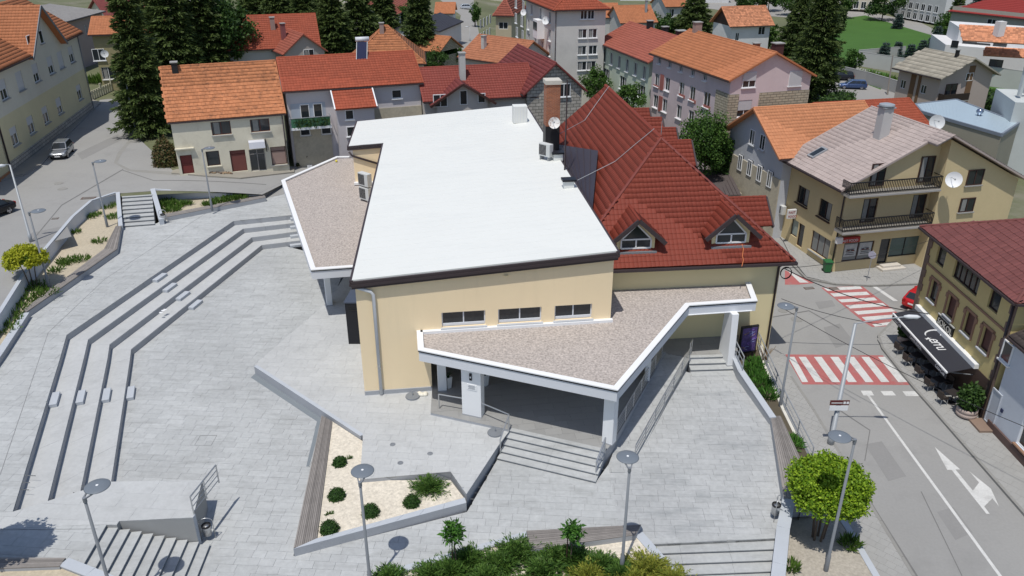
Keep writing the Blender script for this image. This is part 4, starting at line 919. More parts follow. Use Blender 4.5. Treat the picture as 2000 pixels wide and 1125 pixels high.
ac_unit('two stacked air conditioners on the left gravel roof', G(716, 392, 5.5), hy-.85, 1.25, 2, .12)
for x, y, lb in [(1089, 312, 'dark capped vent near the air conditioner on the white roof'), (1110, 366, 'dark capped vent lower on the right roof edge')]:
    q = GZ(x, y, zr); o = thing('roof_vent', lb, 'roof vent', q); MB().box(q-V((0, 0, .05)), .7, .5, .55, hy).build('shaft', whiteroof, o); MB().box(q+V((0, 0, .5)), .95, .7, .14, hy).build('cap', anthr, o)
# black cabinet at the left wall
q = [G(681, 672, QZ), G(707, 672, QZ)]; u_, zt = PL(q[0], q[1], 692, 590); far = G(697, 515, zt)
cb = thing('plant_cabinet', 'tall anthracite cabinet against the left wall of the hall', 'cabinet', q[0])
qa, qb = q[0], q[1]; qd = V((.35, far.y-qa.y, 0)); MB().prism([qa, qb, qb+qd, qa+qd], QZ, zt-.08).build('casing', anthr, cb, bevel=.02)
MB().prism([qa+V((-.05, -.05, 0)), qb+V((.02, -.05, 0)), qb+qd, qa+qd+V((-.05, 0, 0))], zt-.078, zt).build('lid', M('anthracite_lid', (.06, .075, .11), .35), cb)
for k in range(3): MB().box((qa+qb)/2+V((0, -.012, zt-QZ-.62+k*.12)), .45, .02, .05).build('louvre', blackm, cb)
# ------------------------------------------------------------------ canopies
def canopy(name, label, outer, inner, z, closed=False):
    """outer: points of the free edge (top, outer), inner: points hidden in the buildings"""
    O = [V((p.x, p.y, 0)) for p in outer]; I = [V((p.x, p.y, 0)) for p in inner]
    ctr = sum(O, V((0, 0, 0)))/len(O); r = thing(name, label, 'canopy', V((ctr.x, ctr.y, CF)))
    MB().prism([p.lerp(ctr, .03) for p in O]+I, z-.70, z-.66, True).build('soffit', white_p, r)
    pl = [(p.x, p.y) for p in O+I]
    def offs(d):
        out = []
        for i, p in enumerate(O):
            ds = []
            if i > 0: ds.append((O[i]-O[i-1]).normalized())
            if i < len(O)-1: ds.append((O[i+1]-O[i]).normalized())
            ns = []
            for dd in ds:
                n_ = V((dd.y, -dd.x, 0)); m = (O[i]+(dd*.3 if dd is ds[-1] and i < len(O)-1 else -dd*.3))
                if not inside((m+n_*.1).to_tuple()[:2], pl): n_ = -n_
                ns.append(n_)
            if len(ns) == 1: out.append(p+ns[0]*d)
            else:
                b = (ns[0]+ns[1]); k = 2/b.length_squared if b.length > .1 else 1; out.append(p+b*(d*k))
        return out
    In = offs(.34); MB().prism(offs(.2)+I, z-.6, z-.16).build('gravel_roof', roofgravel, r); Ou = offs(.05); In2 = offs(.30); Fa = offs(.07)
    for i in range(len(O)-1):
        MB().prism([Ou[i], Ou[i+1], In2[i+1], In2[i]], z-.72, z-.06, True).build('fascia', fascia_m, r)
        MB().prism([O[i], O[i+1], In[i+1], In[i]], z-.058, z, True).build('coping', white_p, r)
        a, b = offs(.035)[i], offs(.035)[i+1]; MB().bar(P3(a, z-.12), P3(b, z-.12), .05, .05).build('drip_groove', anthr, r)
    return r
cR = canopy('entrance_canopy', 'angular canopy with a pebble roof and pale fascia over the main entrance', [G(813, 636, 5.6), G(816, 683, 5.6), G(1207, 762, 5.6), G(1347, 596, 5.6), G(1480, 587, 5.6), G(1455, 522, 5.6), G(1185, 529, 5.6)], [HB_-HN*5, HB_-HN*1, HB_-HE*.2-HN*.2, HA+HE*3.4-HN*.2], 5.6)
cL = canopy('side_canopy', 'pebble roofed canopy with pale edge on the left side of the hall', [G(683, 304.5, 5.6), G(657, 305, 5.6), G(549, 352, 5.6), G(607, 527, 5.6), G(690, 521, 5.6)], [foot[0]+HE*.5+V((0, 9, 0)), foot[1]+HE*.6, foot[1]+HE*.6+V((0, 6, 0))], 5.6)
MB().bar(hS.P(3.4, 5.5, .1), hS.P(HW+.1, 5.5, .1), .24, .2).build('wall_flashing', white_p, cR)
nbk = V((*RP[2].xy, 0)); MB().bar(P3(RP[2], 5.62)+HE*.2+HN*.15, P3(RP[1], 5.62)+HE*.1+HN*.15, .3, .2).build('wall_flashing', white_p, cL)
def column(label, p, sx, sy, z0, z1, yaw, taper=1.0):
    e = V((math.cos(yaw), math.sin(yaw), 0)); f = V((-e.y, e.x, 0)); o = thing('column', label, 'column', p, 'canopy columns'); mb = MB()
    vs = [p+e*(i*sx/2)+f*(j*sy/2)+V((0, 0, z0-p.z)) for i, j in ((-1, -1), (1, -1), (1, 1), (-1, 1))]+[p+e*(i*sx/2)+f*(j*sy/2*taper)+V((0, 0, z1-p.z)) for i, j in ((-1, -1), (1, -1), (1, 1), (-1, 1))]
    mb.add(vs, [(4, 5, 6, 7), (0, 1, 5, 4), (1, 2, 6, 5), (2, 3, 7, 6), (3, 0, 4, 7)]).build('shaft', white_p, o, bevel=.015)
    MB().box(p, sx+.03, sy+.03, .06, yaw).build('base_strip', ggrey, o); return o
ca, cb_ = G(903, 809, CF), G(940, 817, CF); cy = math.atan2((cb_-ca).y, (cb_-ca).x); cw = (cb_-ca).length; cd = V((-math.sin(cy), math.cos(cy), 0))
c1 = column('white entrance column with a lamp and a plaque', (ca+cb_)/2+cd*.25, cw, .5, CF, 4.95, cy)
pq = (ca+cb_)/2-cd*.012; ce = V((math.cos(cy), math.sin(cy), 0))
lt = thing('wall_lamp', 'small dark wall lamp on the entrance column', 'lamp', pq+V((0, 0, 2.55))); MB().box(pq+V((0, 0, 2.35)), .14, .1, .42, cy).build('body', anthr, lt); MB().box(pq-cd*.02+V((0, 0, 2.5)), .08, .08, .1, cy).build('lens', white_p, lt)
pk = thing('wall_plaque', 'white plaque with small writing on the entrance column', 'plaque', pq+V((0, 0, 1.75))); MB().box(pq+ce*.05+V((0, 0, 1.72)), .58, .03, .36, cy).build('plate', white_p, pk)
for k in range(4): MB().box(pq+ce*(.05)-cd*.02+V((0, 0, 1.8+k*.065)), .42-.06*(k % 2), .008, .02, cy).build('line_of_writing', lampgrey, pk)
column('white corner column where the canopy meets the ramp', G(1188, 866, CF)+V((.05, .15, 0)), .5, .6, CF, 4.95, 1.0)
column('white pier under the right tip of the canopy', G(1423, 712, CF-.3)+V((-.05, .55, 0)), .42, 1.5, CF-.35, 4.95, .15, .75)
column('white wall pier halfway along the ramp', G(1268, 742, CF)+V((0, .9, 0)), .3, 2.2, CF, 4.95, -.15)
column('white column at the end of the yellow wall', G(866, 770, CF)+V((-.1, .5, 0)), .5, .4, CF, 4.95, hy)
column('white tapered column under the left canopy corner', G(640, 600, QZ)+V((0, .6, 0)), .4, .8, QZ, 4.95, .3, 1.2)
# planters behind the entrance column
for x, y, lb in [(876, 757, 'white tapered plant pot behind the handrail'), (948, 752, 'white tapered plant pot right of the entrance column')]:
    p = G(x, y, CF); o = thing('plant_pot', lb, 'plant pot', p); MB().lathe(p, [(.17, 0), (.25, .75), (.22, .76), (.2, .6), (.001, .6)], 4).build('pot', white_p, o); 
    mb = MB()
    for k in range(14):
        a_ = k*2.4; mb.tube([p+V((0, 0, .6)), p+V((math.cos(a_)*.12, math.sin(a_)*.12, .95)), p+V((math.cos(a_)*.3, math.sin(a_)*.3, 1.0+.2*math.sin(k)))], .02, 4, r1=.004)
    mb.build('leaves', leafmat('pot_leaf', (.03, .08, .02), (.05, .12, .03)), o)
# event board
eb = G(1448, 694, .75); u_, z_ = PL(eb, eb+V((1, .25, 0)), 1455, 640); o = thing('event_board', 'dark framed board with a purple scribbled poster by the yellow corner', 'notice board', eb)
be = V((.96, .27, 0)).normalized(); bnm = V((be.y, -be.x, 0)); cbx = eb+be*.35
MB().box(cbx+V((0, 0, .15)), 1.25, .14, 2.0, math.atan2(be.y, be.x)).build('frame', blackm, o, bevel=.02)
MB().box(cbx+bnm*.075+V((0, 0, .3)), 1.05, .012, 1.72, math.atan2(be.y, be.x)).build('poster', M('purple_poster', (.09, .06, .2), .4, .8, 2.5, .8, 6), o)
for k in range(14):
    c_ = cbx+bnm*.085+be*random.uniform(-.4, .4)+V((0, 0, random.uniform(.45, 1.85))); pts = [c_+be*(.18*math.cos(t*1.3+k))+V((0, 0, .12*math.sin(t+k*2))) for t in [j*.7 for j in range(6)]]
    MB().tube(pts, .012, 5).build('painted_scribble', [M('violet_paint', (.25, .12, .5)), M('pale_blue_paint', (.3, .35, .6)), M('ochre_paint', (.4, .25, .1))][k % 3], o)
for s in (-.45, .45): MB().box(cbx+be*s-V((0, 0, .2)), .08, .08, .4).build('leg', blackm, o)
# ------------------------------------------------------------------ culture house with the dark red roof
dE = (G(1553, 510, 7.2)-G(1195, 525, 7.2)).normalized(); dE.z = 0; dE.normalize(); dG = V((-dE.y, dE.x, 0)); ZE, ZRG = 7.2, 13.5
FR = V((*G(1553, 510, ZE).xy, 0)); P1 = V((*G(1291, 270, ZRG).xy, 0)); P2_ = V((*G(1163, 168, ZRG).xy, 0))
hwid = (FR-P1).dot(dE); frun = (P1-FR).dot(dG); rl = (P2_-P1).dot(dG); print('dom', hwid, frun, rl)
FL = FR-dE*(2*hwid); BR = FR+dG*(frun+rl); BL = FL+dG*(frun+rl); R1 = FR-dE*hwid+dG*frun; R2 = R1+dG*rl
dom = thing('culture_house', 'yellow house with a steep dark red tiled hip roof and two dormers', 'building', (FR+BL)/2)
und = MB(); E_ = lambda p: P3(p, ZE); Rg = lambda p: P3(p, ZRG)
fpol = [E_(FL), E_(FR), Rg(R1)]; rpol = [E_(FR), E_(BR), Rg(R2), Rg(R1)]; lpol = [E_(BL), E_(FL), Rg(R1), Rg(R2)]
for p in (fpol, rpol, lpol): roof_face(None, p, T_dom, 0, under=und, thick=.2)
droof = und.build('roof', T_dom, dom)
roof_face(droof, fpol, T_dom, .27, .37, 'wave', 300); roof_face(droof, lpol, T_dom, .3, .45, 'wave', 0); roof_face(droof, rpol, T_dom, .34, .45, 'wave', 0)
capm = M('ridge_cap_red', (.21, .05, .038), .6, .2, 2, rnd=.1)
ridge_caps(droof, Rg(R1), Rg(R2), T_dom, .16); ridge_caps(droof, E_(FR), Rg(R1), capm, .11, .4, 'hip_tile'); ridge_caps(droof, E_(FL), Rg(R1), capm, .11, .45, 'hip_tile')
ft = [FR-dE*.6+dG*.6, FR-dE*.6+dG*(frun+rl-.3), FL+dE*.6+dG*(frun+rl-.3), FL+dE*.6+dG*.6]
MB().prism(ft, -.2, ZE+.3).build('wall', M('pale_yellow_render', (.76, .66, .40), .85, .06, .3), dom); MB().add([P3(ft[1], ZE), P3(ft[2], ZE), Rg(R2)-dG*.3-V((0, 0, .3))], [(0, 1, 2)]).build('gable', cream_d, dom)
for a, b in ((FL, FR), (FR, BR)):
    d = (b-a).normalized(); n_ = V((d.y, -d.x, 0)); MB().bar(P3(a, ZE-.15)+n_*.08-d*.1, P3(b, ZE-.15)+n_*.08+d*.1, .18, .16).build('gutter', browntrim, dom); MB().bar(P3(a, ZE-.2)-n_*.3, P3(b, ZE-.2)-n_*.3, .6, .06).build('eave_board', browntrim, dom)
pc = FR-dE*.75+dG*.52; pipe([P3(FR, ZE-.2)-dE*.75, P3(pc, ZE-.6), P3(pc, .1)], .07, browntrim, dom)
pitch = (ZRG-ZE)/frun; pit2 = (ZRG-ZE)/hwid
def zfr(x, y): return ZE+pitch*max(0, (V((x, y, 0))-FR).dot(dG))
def dormer(root, base, out, side, hw=1.2, h0=.7, h1=1.6, win=True, pit=.9, rw=1.75, ov=.45, wallm=None, back=None):
    """base: centre of the dormer front at its foot; out: outward direction"""
    b = V(base); o3 = V((0, 0, 1)); W = lambda s, z, d=0: b+side*s+o3*z-out*d
    slope = .86; zr_ = h1+.5; ez = zr_-slope*rw; rb_ = (zr_)/pit; eb_ = max(.05, ez)/pit
    wl = MB(); zs = zr_-slope*hw-.12; dep = 1.2
    wl.poly([W(-hw, -.3), W(hw, -.3), W(hw, zs), W(0, zr_-.16), W(-hw, zs)])
    for s in (-1, 1): wl.quad(W(s*hw, -.3), W(s*hw, zs), W(s*hw, zs, 2.0), W(s*hw, -.3, 2.0))
    dm = wl.build('dormer', wallm or M('pale_yellow_render', (.76, .66, .40)), root)
    u2 = MB(); rs = []
    for s in (-1, 1):
        q = [W(s*rw, ez, -ov), W(s*rw, ez, eb_+.35), W(0, zr_, rb_+.3), W(0, zr_, -ov)]
        if ((q[1]-q[0]).cross(q[2]-q[0])).z < 0: q = [q[1], q[0], q[3], q[2]]
        rs.append(q); roof_face(None, q, T_dom, 0, under=u2, thick=.1)
    dr = u2.build('dormer_roof', T_dom, root)
    for q in rs: roof_face(dr, q, T_dom, .3, .38, 'wave', 0)
    ridge_caps(dr, W(0, zr_, -ov), W(0, zr_, rb_), T_dom, .1)
    for s in (-1, 1): MB().bar(W(s*(rw+.02), ez-.1, -ov-.03), W(0, zr_-.06, -ov-.03), .12, .26).build('bargeboard', browntrim, dm)
    if win:
        z0, z1, z2 = .1, .68, zr_-.45; f = MB(); hw2 = hw-.26
        for (a_, c_) in (((-hw2, z0), (hw2, z0)), ((-hw2, z1), (hw2, z1)), ((-hw2, z0), (-hw2, z1)), ((hw2, z0), (hw2, z1)), ((0, z0), (0, z1)), ((-hw2, z1), (0, z2)), ((hw2, z1), (0, z2))): f.bar(W(a_[0], a_[1], -.04), W(c_[0], c_[1], -.04), .09, .07, up=out)
        wi = f.build('window', white_p, dm); MB().poly([W(-hw2, z0, -.015), W(hw2, z0, -.015), W(hw2, z1, -.015), W(0, z2, -.015), W(-hw2, z1, -.015)]).build('pane', glass, wi)
        MB().box(W(0, -.28, -.12), 2*hw+.2, .3, .2, ax=(side, out, o3)).build('apron', lampgrey, dm)
    return dm
for x, y in ((1241, 487), (1426, 476)): dormer(droof.parent, GZ(x, y, zfr), -dG, dE, 1.2, pit=pitch)
for x, y, z_ in ((1268, 212, 12.3), (1293, 230, 12.0), (1320, 250, 11.6), (1350, 274, 11.2), (1496, 384, 9.0)):
    p = G(x, y, z_); dormer(droof.parent, p-V((0, 0, 2.1))-dE*.45, dE, dG, 1.25, win=False, pit=pit2)
# dark standing-seam panel on the left slope, chimney, dish, mast, wires
def zlf(x, y): return ZRG-pit2*max(0, -(V((x, y, 0))-R1).dot(dE))
sp = [GZ(x, y, lambda a_, b_: zlf(a_, b_)+.5) for x, y in [(1075, 280), (1168, 294), (1156, 420), (1120, 350)]]
sm = thing('sheet_metal_saddle', 'dark standing seam metal saddle between the white roof and the red roof', 'roof panel', sp[0]-V((0, 0, 1)))
MB().add([*sp, *[p-V((0, 0, 1.2)) for p in sp]], [(0, 3, 2, 1), (0, 1, 5, 4), (1, 2, 6, 5), (2, 3, 7, 6), (3, 0, 4, 7)]).build('panel', M('dark_seam_metal', (.045, .04, .055), .45, .08, 1), sm)
for k in range(1, 7):
    a_, b_ = sp[0].lerp(sp[1], k/7), sp[3].lerp(sp[2], k/7); MB().bar(a_+V((0, 0, .02)), b_+V((0, 0, .02)), .04, .05).build('seam', browntrim, sm)
cp = G(1076, 292, 9.9); ch = thing('brick_chimney', 'tall red brick chimney with a black lower part beside the white roof', 'chimney', cp-V((0, 0, .6)))
MB().box(cp-V((0, 0, .6)), 1.12, 1.12, 2.6, hy).build('painted_base', blackm, ch); MB().box(cp+V((0, 0, 2.0)), 1.1, 1.1, 3.2, hy).build('brick_shaft', brickm, ch, planar_uv=(cp, V((.9, .42, 0)), Z)); MB().box(cp+V((0, 0, 5.2)), 1.25, 1.25, .3, hy).build('cap', M('pale_concrete', (.55, .52, .46), .9), ch)
def dish(label, c, nrm, r, mat, arm_to=None):
    nrm = nrm.normalized(); x = nrm.orthogonal().normalized(); y = nrm.cross(x); o = thing('satellite_dish', label, 'satellite dish', c)
    vs = []; N_ = 20
    for i in range(5):
        rr = r*i/4
        for k in range(N_): t = 2*math.pi*k/N_; vs.append(c+x*(rr*math.cos(t))+y*(rr*math.sin(t))+nrm*(.28*rr*rr/r-.0))
    fs = [(i*N_+k, i*N_+(k+1) % N_, (i+1)*N_+(k+1) % N_, (i+1)*N_+k) for i in range(4) for k in range(N_)]
    MB().add(vs, fs).build('reflector', mat, o, smooth=True); MB().tube([c-y*r*.5, c+nrm*r*1.0], .018, 6).build('feed_arm', galv, o); MB().lathe(c+nrm*r*1.0, [(.05, -.06), (.05, .06)], 8).build('receiver', galv, o)
    MB().tube([c-nrm*.02, c-nrm*.45], .03, 6).build('mount', galv, o); return o
rust = M('rusty_white_dish', (.75, .73, .7), .6, .1, 1, stain=(.22, .08, .03), stscale=3.2, stamt=1.0)
dish('rusty white satellite dish on the brick chimney', cp+HN*.95+V((.05, 0, 2.35)), V((-.1, -1, .35)), .45, rust)
mp_ = G(1103, 330, 10.0); ms = tag(MB().tube([mp_-V((0, 0, .4)), mp_+V((0, 0, 6.4))], .06, 8, r1=.045).build('mast', browntrim), 'thin dark mast at the right edge of the white roof', 'mast')
for a_, b_, lb in [(Rg(R1).lerp(Rg(R2), .93)+V((0, 0, .2)), cp+V((.7, .3, 1.2)), 'upper lightning wire across the red roof'), (Rg(R1).lerp(Rg(R2), .1)+V((0, 0, .2)), GZ(1128, 352, lambda x, y: 10.1), 'lower lightning wire across the red roof')]:
    m_ = (a_+b_)/2; m_.z = zlf(m_.x, m_.y)+.12; tag(MB().tube([a_, a_.lerp(m_, .5)+V((0, 0, .02)), m_, b_], .022, 6).build('lightning_wire', galv), lb, 'wire', 'lightning wires')
wq = [GZ(x, y, lambda a, b: zfr(a, b)+.12) for x, y in [(1449, 477), (1452, 486), (1450, 500), (1452, 508), (1449, 520)]]
tag(MB().tube(wq, .025, 6).build('cable', M('orange_cable', (.6, .2, .08), .6)), 'orange cable hanging down from the right dormer', 'cable')
q = GZ(1291, 265, lambda x, y: ZRG); tag(MB().tube([q, q+V((0, 0, 1.0))], .02, 6).build('lightning_rod', galv), 'thin lightning rod at the peak of the red roof', 'rod')
# ================================================================== HOUSES AROUND
def rsolve(A, B, ze, rp, pitch):
    a = G(*A, ze); b = G(*B, ze); e = (b-a).normalized(); n = V((-e.y, e.x, 0))
    if n.y < 0: n = -n
    lo, hi = 0., 15.
    for _ in range(50):
        m = (lo+hi)/2; half = (G(*rp, ze+m)-a).dot(n)
        if pitch*half > m: lo = m
        else: hi = m
    return 2*half, m
def flower_box(root, p, e, L, mat=None):
    mb = MB(); mb.box(p, L, .22, .2, math.atan2(e.y, e.x)); mb.build('flower_box', brownwood, root)
W_ = lambda **k: tuple(k.items())
def render(name, c, **k): return M(name, c, .88, .12, .35, .05, 6, **k)
# ---- old house with the orange tile roof
l2, rh = rsolve((558, 222), (327, 240), 9.1, (308, 132), .85)
offw = render('old_offwhite_render', (.66, .62, .50), stain=(.42, .38, .30), stscale=.5, stamt=.6)
def w1(S):
    r = []
    for bl, tr in [((415, 265), (449, 236)), ((491, 259), (525, 231))]: a = S.uv(*bl); b = S.uv(*tr); r.append((a[0], b[0], a[1], b[1], dict(fm=M('dark_red_wood', (.1, .025, .02), .5), sill=sidewalk, cur=1)))
    for bl, tr, k in [((406, 325), (427, 294), dict(fm=brownwood, mull=0, sill=offw)), ((532, 323), (557, 285), dict(fm=brownwood, mull=0, trans=.75, gm=M('mauve_blind', (.33, .23, .2), .7), sill=sidewalk))]: a = S.uv(*bl); b = S.uv(*tr); r.append((a[0], b[0], a[1], b[1], k))
    for bl, tr, k in [((356, 335), (374, 302), dict(fm=M('dark_red_wood', (.1, .025, .02)), gm=M('dark_red_door', (.16, .035, .03), .6), mull=0, name='door', trans=.5)), ((455, 341), (478, 292), dict(fm=M('dark_red_wood', (.1, .025, .02)), gm=M('red_brown_door', (.17, .06, .05), .6), mull=0, name='door', trans=.8)), ((492, 338), (516, 290), dict(fm=M('grey_door_frame', (.33, .31, .3)), mull=1, name='door', trans=.78))]: a = S.uv(*bl); b = S.uv(*tr); r.append((a[0], b[0], hgt(S.P((a[0]+b[0])/2, 0).x)+.15, b[1], k))
    return r
oh = house('row_house', 'old cream house with an orange tiled roof facing the back street', 'house', (558, 222), (327, 240), (327, 100), 9.1, 3.2, offw, T_old, rh, 'AB', L2=l2, w1=w1, ov=.15, ovg=.25, tw=.36, th=.42, prof='flat', nobj=300, depth=.16, chims=[(.12, .46, .55, .8, blackm)])
S = oh['S1']; r0 = oh['root']
u, z = S.uv(501, 280); MB().add([S.P(u-.75, z+.35, .02), S.P(u+.75, z+.35, .02), S.P(u+.75, z+.25, .55), S.P(u-.75, z+.25, .55), S.P(u-.75, z-.35, .65), S.P(u+.75, z-.35, .65)], [(0, 3, 2, 1), (3, 4, 5, 2)]).build('awning', M('pale_awning', (.6, .61, .66), .6), r0)
u, z = S.uv(519, 282); sb = thing('shop_sign', 'narrow dark projecting sign on the cream house', 'sign', S.P(u, z-.4, .3)); MB().box(S.P(u, z-.6, .32), .06, .55, 1.2, ax=(S.e, S.n, Z)).build('panel', anthr, sb); MB().bar(S.P(u, z+.5, 0), S.P(u, z+.5, .6), .04).build('bracket', blackm, sb)
u, z = S.uv(358, 291); MB().box(S.P(u+.1, z, .14), 1.7, .3, .1, ax=(S.e, S.n, Z)).build('door_canopy', offw, r0)
pipe([S.P(S.L-.12, 9.0, .1), S.P(S.L-.12, 3.95, .1)], .05, browntrim, r0)
ld = thing('log_pile', 'low pile of split firewood along the cream house wall', 'firewood', GT(425, 338)); a, b = GT(385, 338), GT(452, 341)
for k in range(42):
    p = a.lerp(b, random.random())+V((0, random.uniform(-.15, .35), random.uniform(.05, .22))); t_ = random.uniform(0, 3.1); d = V((math.cos(t_), math.sin(t_)*.4, random.uniform(-.1, .1)))*.2
    MB().tube([p-d, p+d], random.uniform(.04, .08), 6).build('log', [M('split_wood', (.35, .25, .16), .9, .3, 4), M('bark_wood', (.16, .11, .08), .9)][k % 2], ld)
fsl = struct(MB().prism([GT(*p) for p in [(338, 335), (335, 340), (405, 346), (470, 350), (575, 338), (575, 330), (345, 333)]], 2.5, lambda x, y: hgt(x)+.14).build('front_pavement', M('old_sidewalk', (.30, .28, .24))))
# ---- red roofed row house with balcony
l2, rh = rsolve((827, 162), (553, 180), 10.9, (533, 114), .6)
lilac = render('lilac_grey_render', (.56, .53, .545))
def w1(S):
    r = []
    for bl, tr in [((766, 193), (784, 175)), ((719, 194), (730, 176))]: a = S.uv(*bl); b = S.uv(*tr); r.append((a[0], b[0], a[1], b[1], dict(mull=0, sill=white_p)))
    for bl, tr in [((587, 265), (604, 241)), ((628, 262), (645, 237))]: a = S.uv(*bl); b = S.uv(*tr); r.append((a[0], b[0], a[1], b[1], dict(mull=0, sill=white_p, trans=.72)))
    return r
rr = house('row_house', 'lilac grey row house with a red tiled roof and a flower balcony', 'house', (827, 162), (553, 180), (553, 80), 10.9, 3.2, lilac, T_red, rh, 'AB', L2=l2, w1=w1, ov=.4, ovg=.25, tw=.3, th=.36, nobj=150)
S = rr['S1']; r0 = rr['root']; zE = 10.9
u0, u1 = S.uv(648, 211)[0], S.uv(728, 205)[0]; bu0, bu1 = S.uv(560, 200)[0], S.uv(640, 195)[0]
sl_ = rh/(l2/2); drop = 1.35; ext = drop/sl_
MB().prism([S.P(u0+.25, 0, -.1), S.P(u1-.25, 0, -.1), S.P(u1-.25, 0, ext-.1), S.P(u0+.25, 0, ext-.1)], 2.6, zE-drop-.25).build('wall', lilac, r0)
q = [S.P(u0, zE-drop-sl_*.4, ext+.4), S.P(u1, zE-drop-sl_*.4, ext+.4), S.P(u1, zE+.15, -.15), S.P(u0, zE+.15, -.15)]
um = MB(); roof_face(None, q, T_red, 0, under=um); xr = um.build('porch_roof', T_red, r0); roof_face(xr, q, T_red, .3, .36, 'wave', 60)
for s_ in (u0, u1): MB().bar(S.P(s_, zE-drop-sl_*.4, ext+.4), S.P(s_, zE+.2, -.1), .12, .14).build('verge_board', white_p, r0)
ps = Side(S.P(u0+.25, 0, ext-.1), S.P(u1-.25, 0, ext-.1), S.P(u0, 0, -3))
for bl, tr in [((675, 234), (690, 214)), ((678, 267), (695, 246))]:
    a = ps.uv(*bl); b = ps.uv(*tr); window(r0, ps.a, ps.e, ps.n, a[0], b[0], a[1], b[1], -.03, white_p, white_p, 0)
# balcony
bz = S.uv(600, 238)[1]-.2; bal = MB().box(S.P((bu0+bu1)/2, bz-.25, .7), bu1-bu0, 1.5, .25, ax=(S.e, S.n, Z)).build('balcony', white_p, r0)
for a, b in (((bu0, 1.4), (bu1, 1.4)), ((bu0, 0), (bu0, 1.4)), ((bu1, 0), (bu1, 1.4))): MB().bar(S.P(a[0], bz+.95, a[1]), S.P(b[0], bz+.95, b[1]), .06).build('balcony_rail', galv, bal)
MB().box(S.P((bu0+bu1)/2, bz, 1.38), bu1-bu0-.2, .04, .9, ax=(S.e, S.n, Z)).build('balcony_glass', M('green_glass_panel', (.05, .16, .09), .15), bal)
MB().quad(S.P(bu0+.3, bz, .02), S.P(bu1-.3, bz, .02), S.P(bu1-.3, bz+2.1, .02), S.P(bu0+.3, bz+2.1, .02)).build('balcony_glazing', M('pale_blue_panel', (.4, .45, .52), .4), r0)
for k in (.3, .62): window(r0, S.a, S.e, S.n, bu0+(bu1-bu0)*k, bu0+(bu1-bu0)*k+.9, bz+.1, bz+2.0, -.06, white_p, None, 0)
q_ = np.stack([RNG.uniform(.1, .95, 900), RNG.uniform(.0, .85, 900), RNG.uniform(1.15, 1.5, 900)], 1); q_ = np.array([tuple(S.P(bu0+(bu1-bu0)*a_, bz+b_, c_)) for a_, b_, c_ in q_]); BALC = (q_, bal)
# exterior stairs
es = thing('outdoor_steps', 'narrow white outdoor steps with a thin rail beside the row house', 'stairs', GT(602, 326)); a, b = GT(603, 325), GT(649, 290)
for k in range(9):
    p = a.lerp(b, k/9); MB().box(V((p.x, p.y, p.z-.3)), .5, 1.0, .3+.24*(k+1), .5).build('step', white_p, es)
MB().tube([a+V((0, -.45, 1.1)), V((b.x, b.y-.45, b.z+3.1))], .03, 6).build('handrail', blackm, es)
lm = MB().prism([S.P(.25, 0, .02), S.P(bu1, 0, .02), S.P(bu1, 0, .1), S.P(.25, 0, .1)], 2.6, bz-.3).build('limestone_base', stoneC, r0)
for bl, tr in [((587, 265), (604, 241)), ((628, 262), (645, 237))]: a = S.uv(*bl); b = S.uv(*tr); window(r0, S.a, S.e, S.n, a[0], b[0], a[1], b[1], -.13, white_p, white_p, 0, trans=.72)
MB().prism([S.P(u1-.2, 0, .02), S.P(S.L, 0, .02), S.P(S.L, 0, .1), S.P(u1-.2, 0, .1)], 2.6, S.uv(760, 210)[1]).build('limestone_base', stoneC, r0)
# solar water heater on the roof
u, z = S.uv(645, 115); base = rr['c'](rr['l1']*.60, rr['l2']*.40, 10.9+rh*.80); sh = thing('solar_heater', 'solar water heater with a dark panel on the red roof ridge', 'solar heater', base)
pu = V((0, 1, 0)); tp = base+V((0, 1.0, 1.7)); e_ = S.e if S.e.x > 0 else -S.e
MB().add([base-e_*.55, base+e_*.55, tp+e_*.55, tp-e_*.55, base-e_*.55+V((0, 0, -.1)), base+e_*.55+V((0, 0, -.1)), tp+e_*.55+V((0, 0, -.1)), tp-e_*.55+V((0, 0, -.1))], [(0, 1, 2, 3), (4, 7, 6, 5), (0, 4, 5, 1), (1, 5, 6, 2), (3, 2, 6, 7), (0, 3, 7, 4)]).build('panel', M('solar_blue', (.03, .035, .075), .2), sh)
MB().tube([tp-e_*.7+V((0, .2, .25)), tp+e_*.7+V((0, .2, .25))], .24, 14).build('tank', M('pale_tank', (.62, .64, .68), .4), sh, smooth=True)
for s_ in (-.55, .55): MB().bar(base+e_*s_, tp+e_*s_, .06).build('frame_bar', galv, sh); MB().bar(base+e_*s_+V((0, 1.1, -.4)), tp+e_*s_+V((0, .2, 0)), .05).build('strut', galv, sh)
# ---- middle row house with a wall dormer
l2, rh = rsolve((1010, 192), (830, 200), 9.3, (830, 133), .6)
wl = render('warm_grey_render', (.55, .52, .49))
mr = house('row_house', 'grey row house with a dark red roof and a wide gabled front dormer', 'house', (1052, 188), (827, 200), (827, 100), 9.3, 3.0, wl, M('wine_red_tile', (.235, .05, .036), .65, .1, .5, rnd=.06), rh, 'AB', L2=l2, ov=.5, ovg=.2, chims=[(.38, .32, .6, 2.6, M('grey_chimney', (.5, .5, .48), .8))], tw=.3, th=.36)
S = mr['S1']; r0 = mr['root']; ap = S.uv(900, 168); cu = ap[0]
dl = 3.4; zt = 11.1; q1 = S.P(cu-dl, 9.0, .9); q2 = S.P(cu+dl, 9.0, .9)
MB().poly([S.P(cu-2.7, 5.5, .62), S.P(cu+2.7, 5.5, .62), S.P(cu+2.7, 9.2, .62), S.P(cu, 10.85, .62), S.P(cu-2.7, 9.2, .62)]).build('dormer_front', wl, r0)
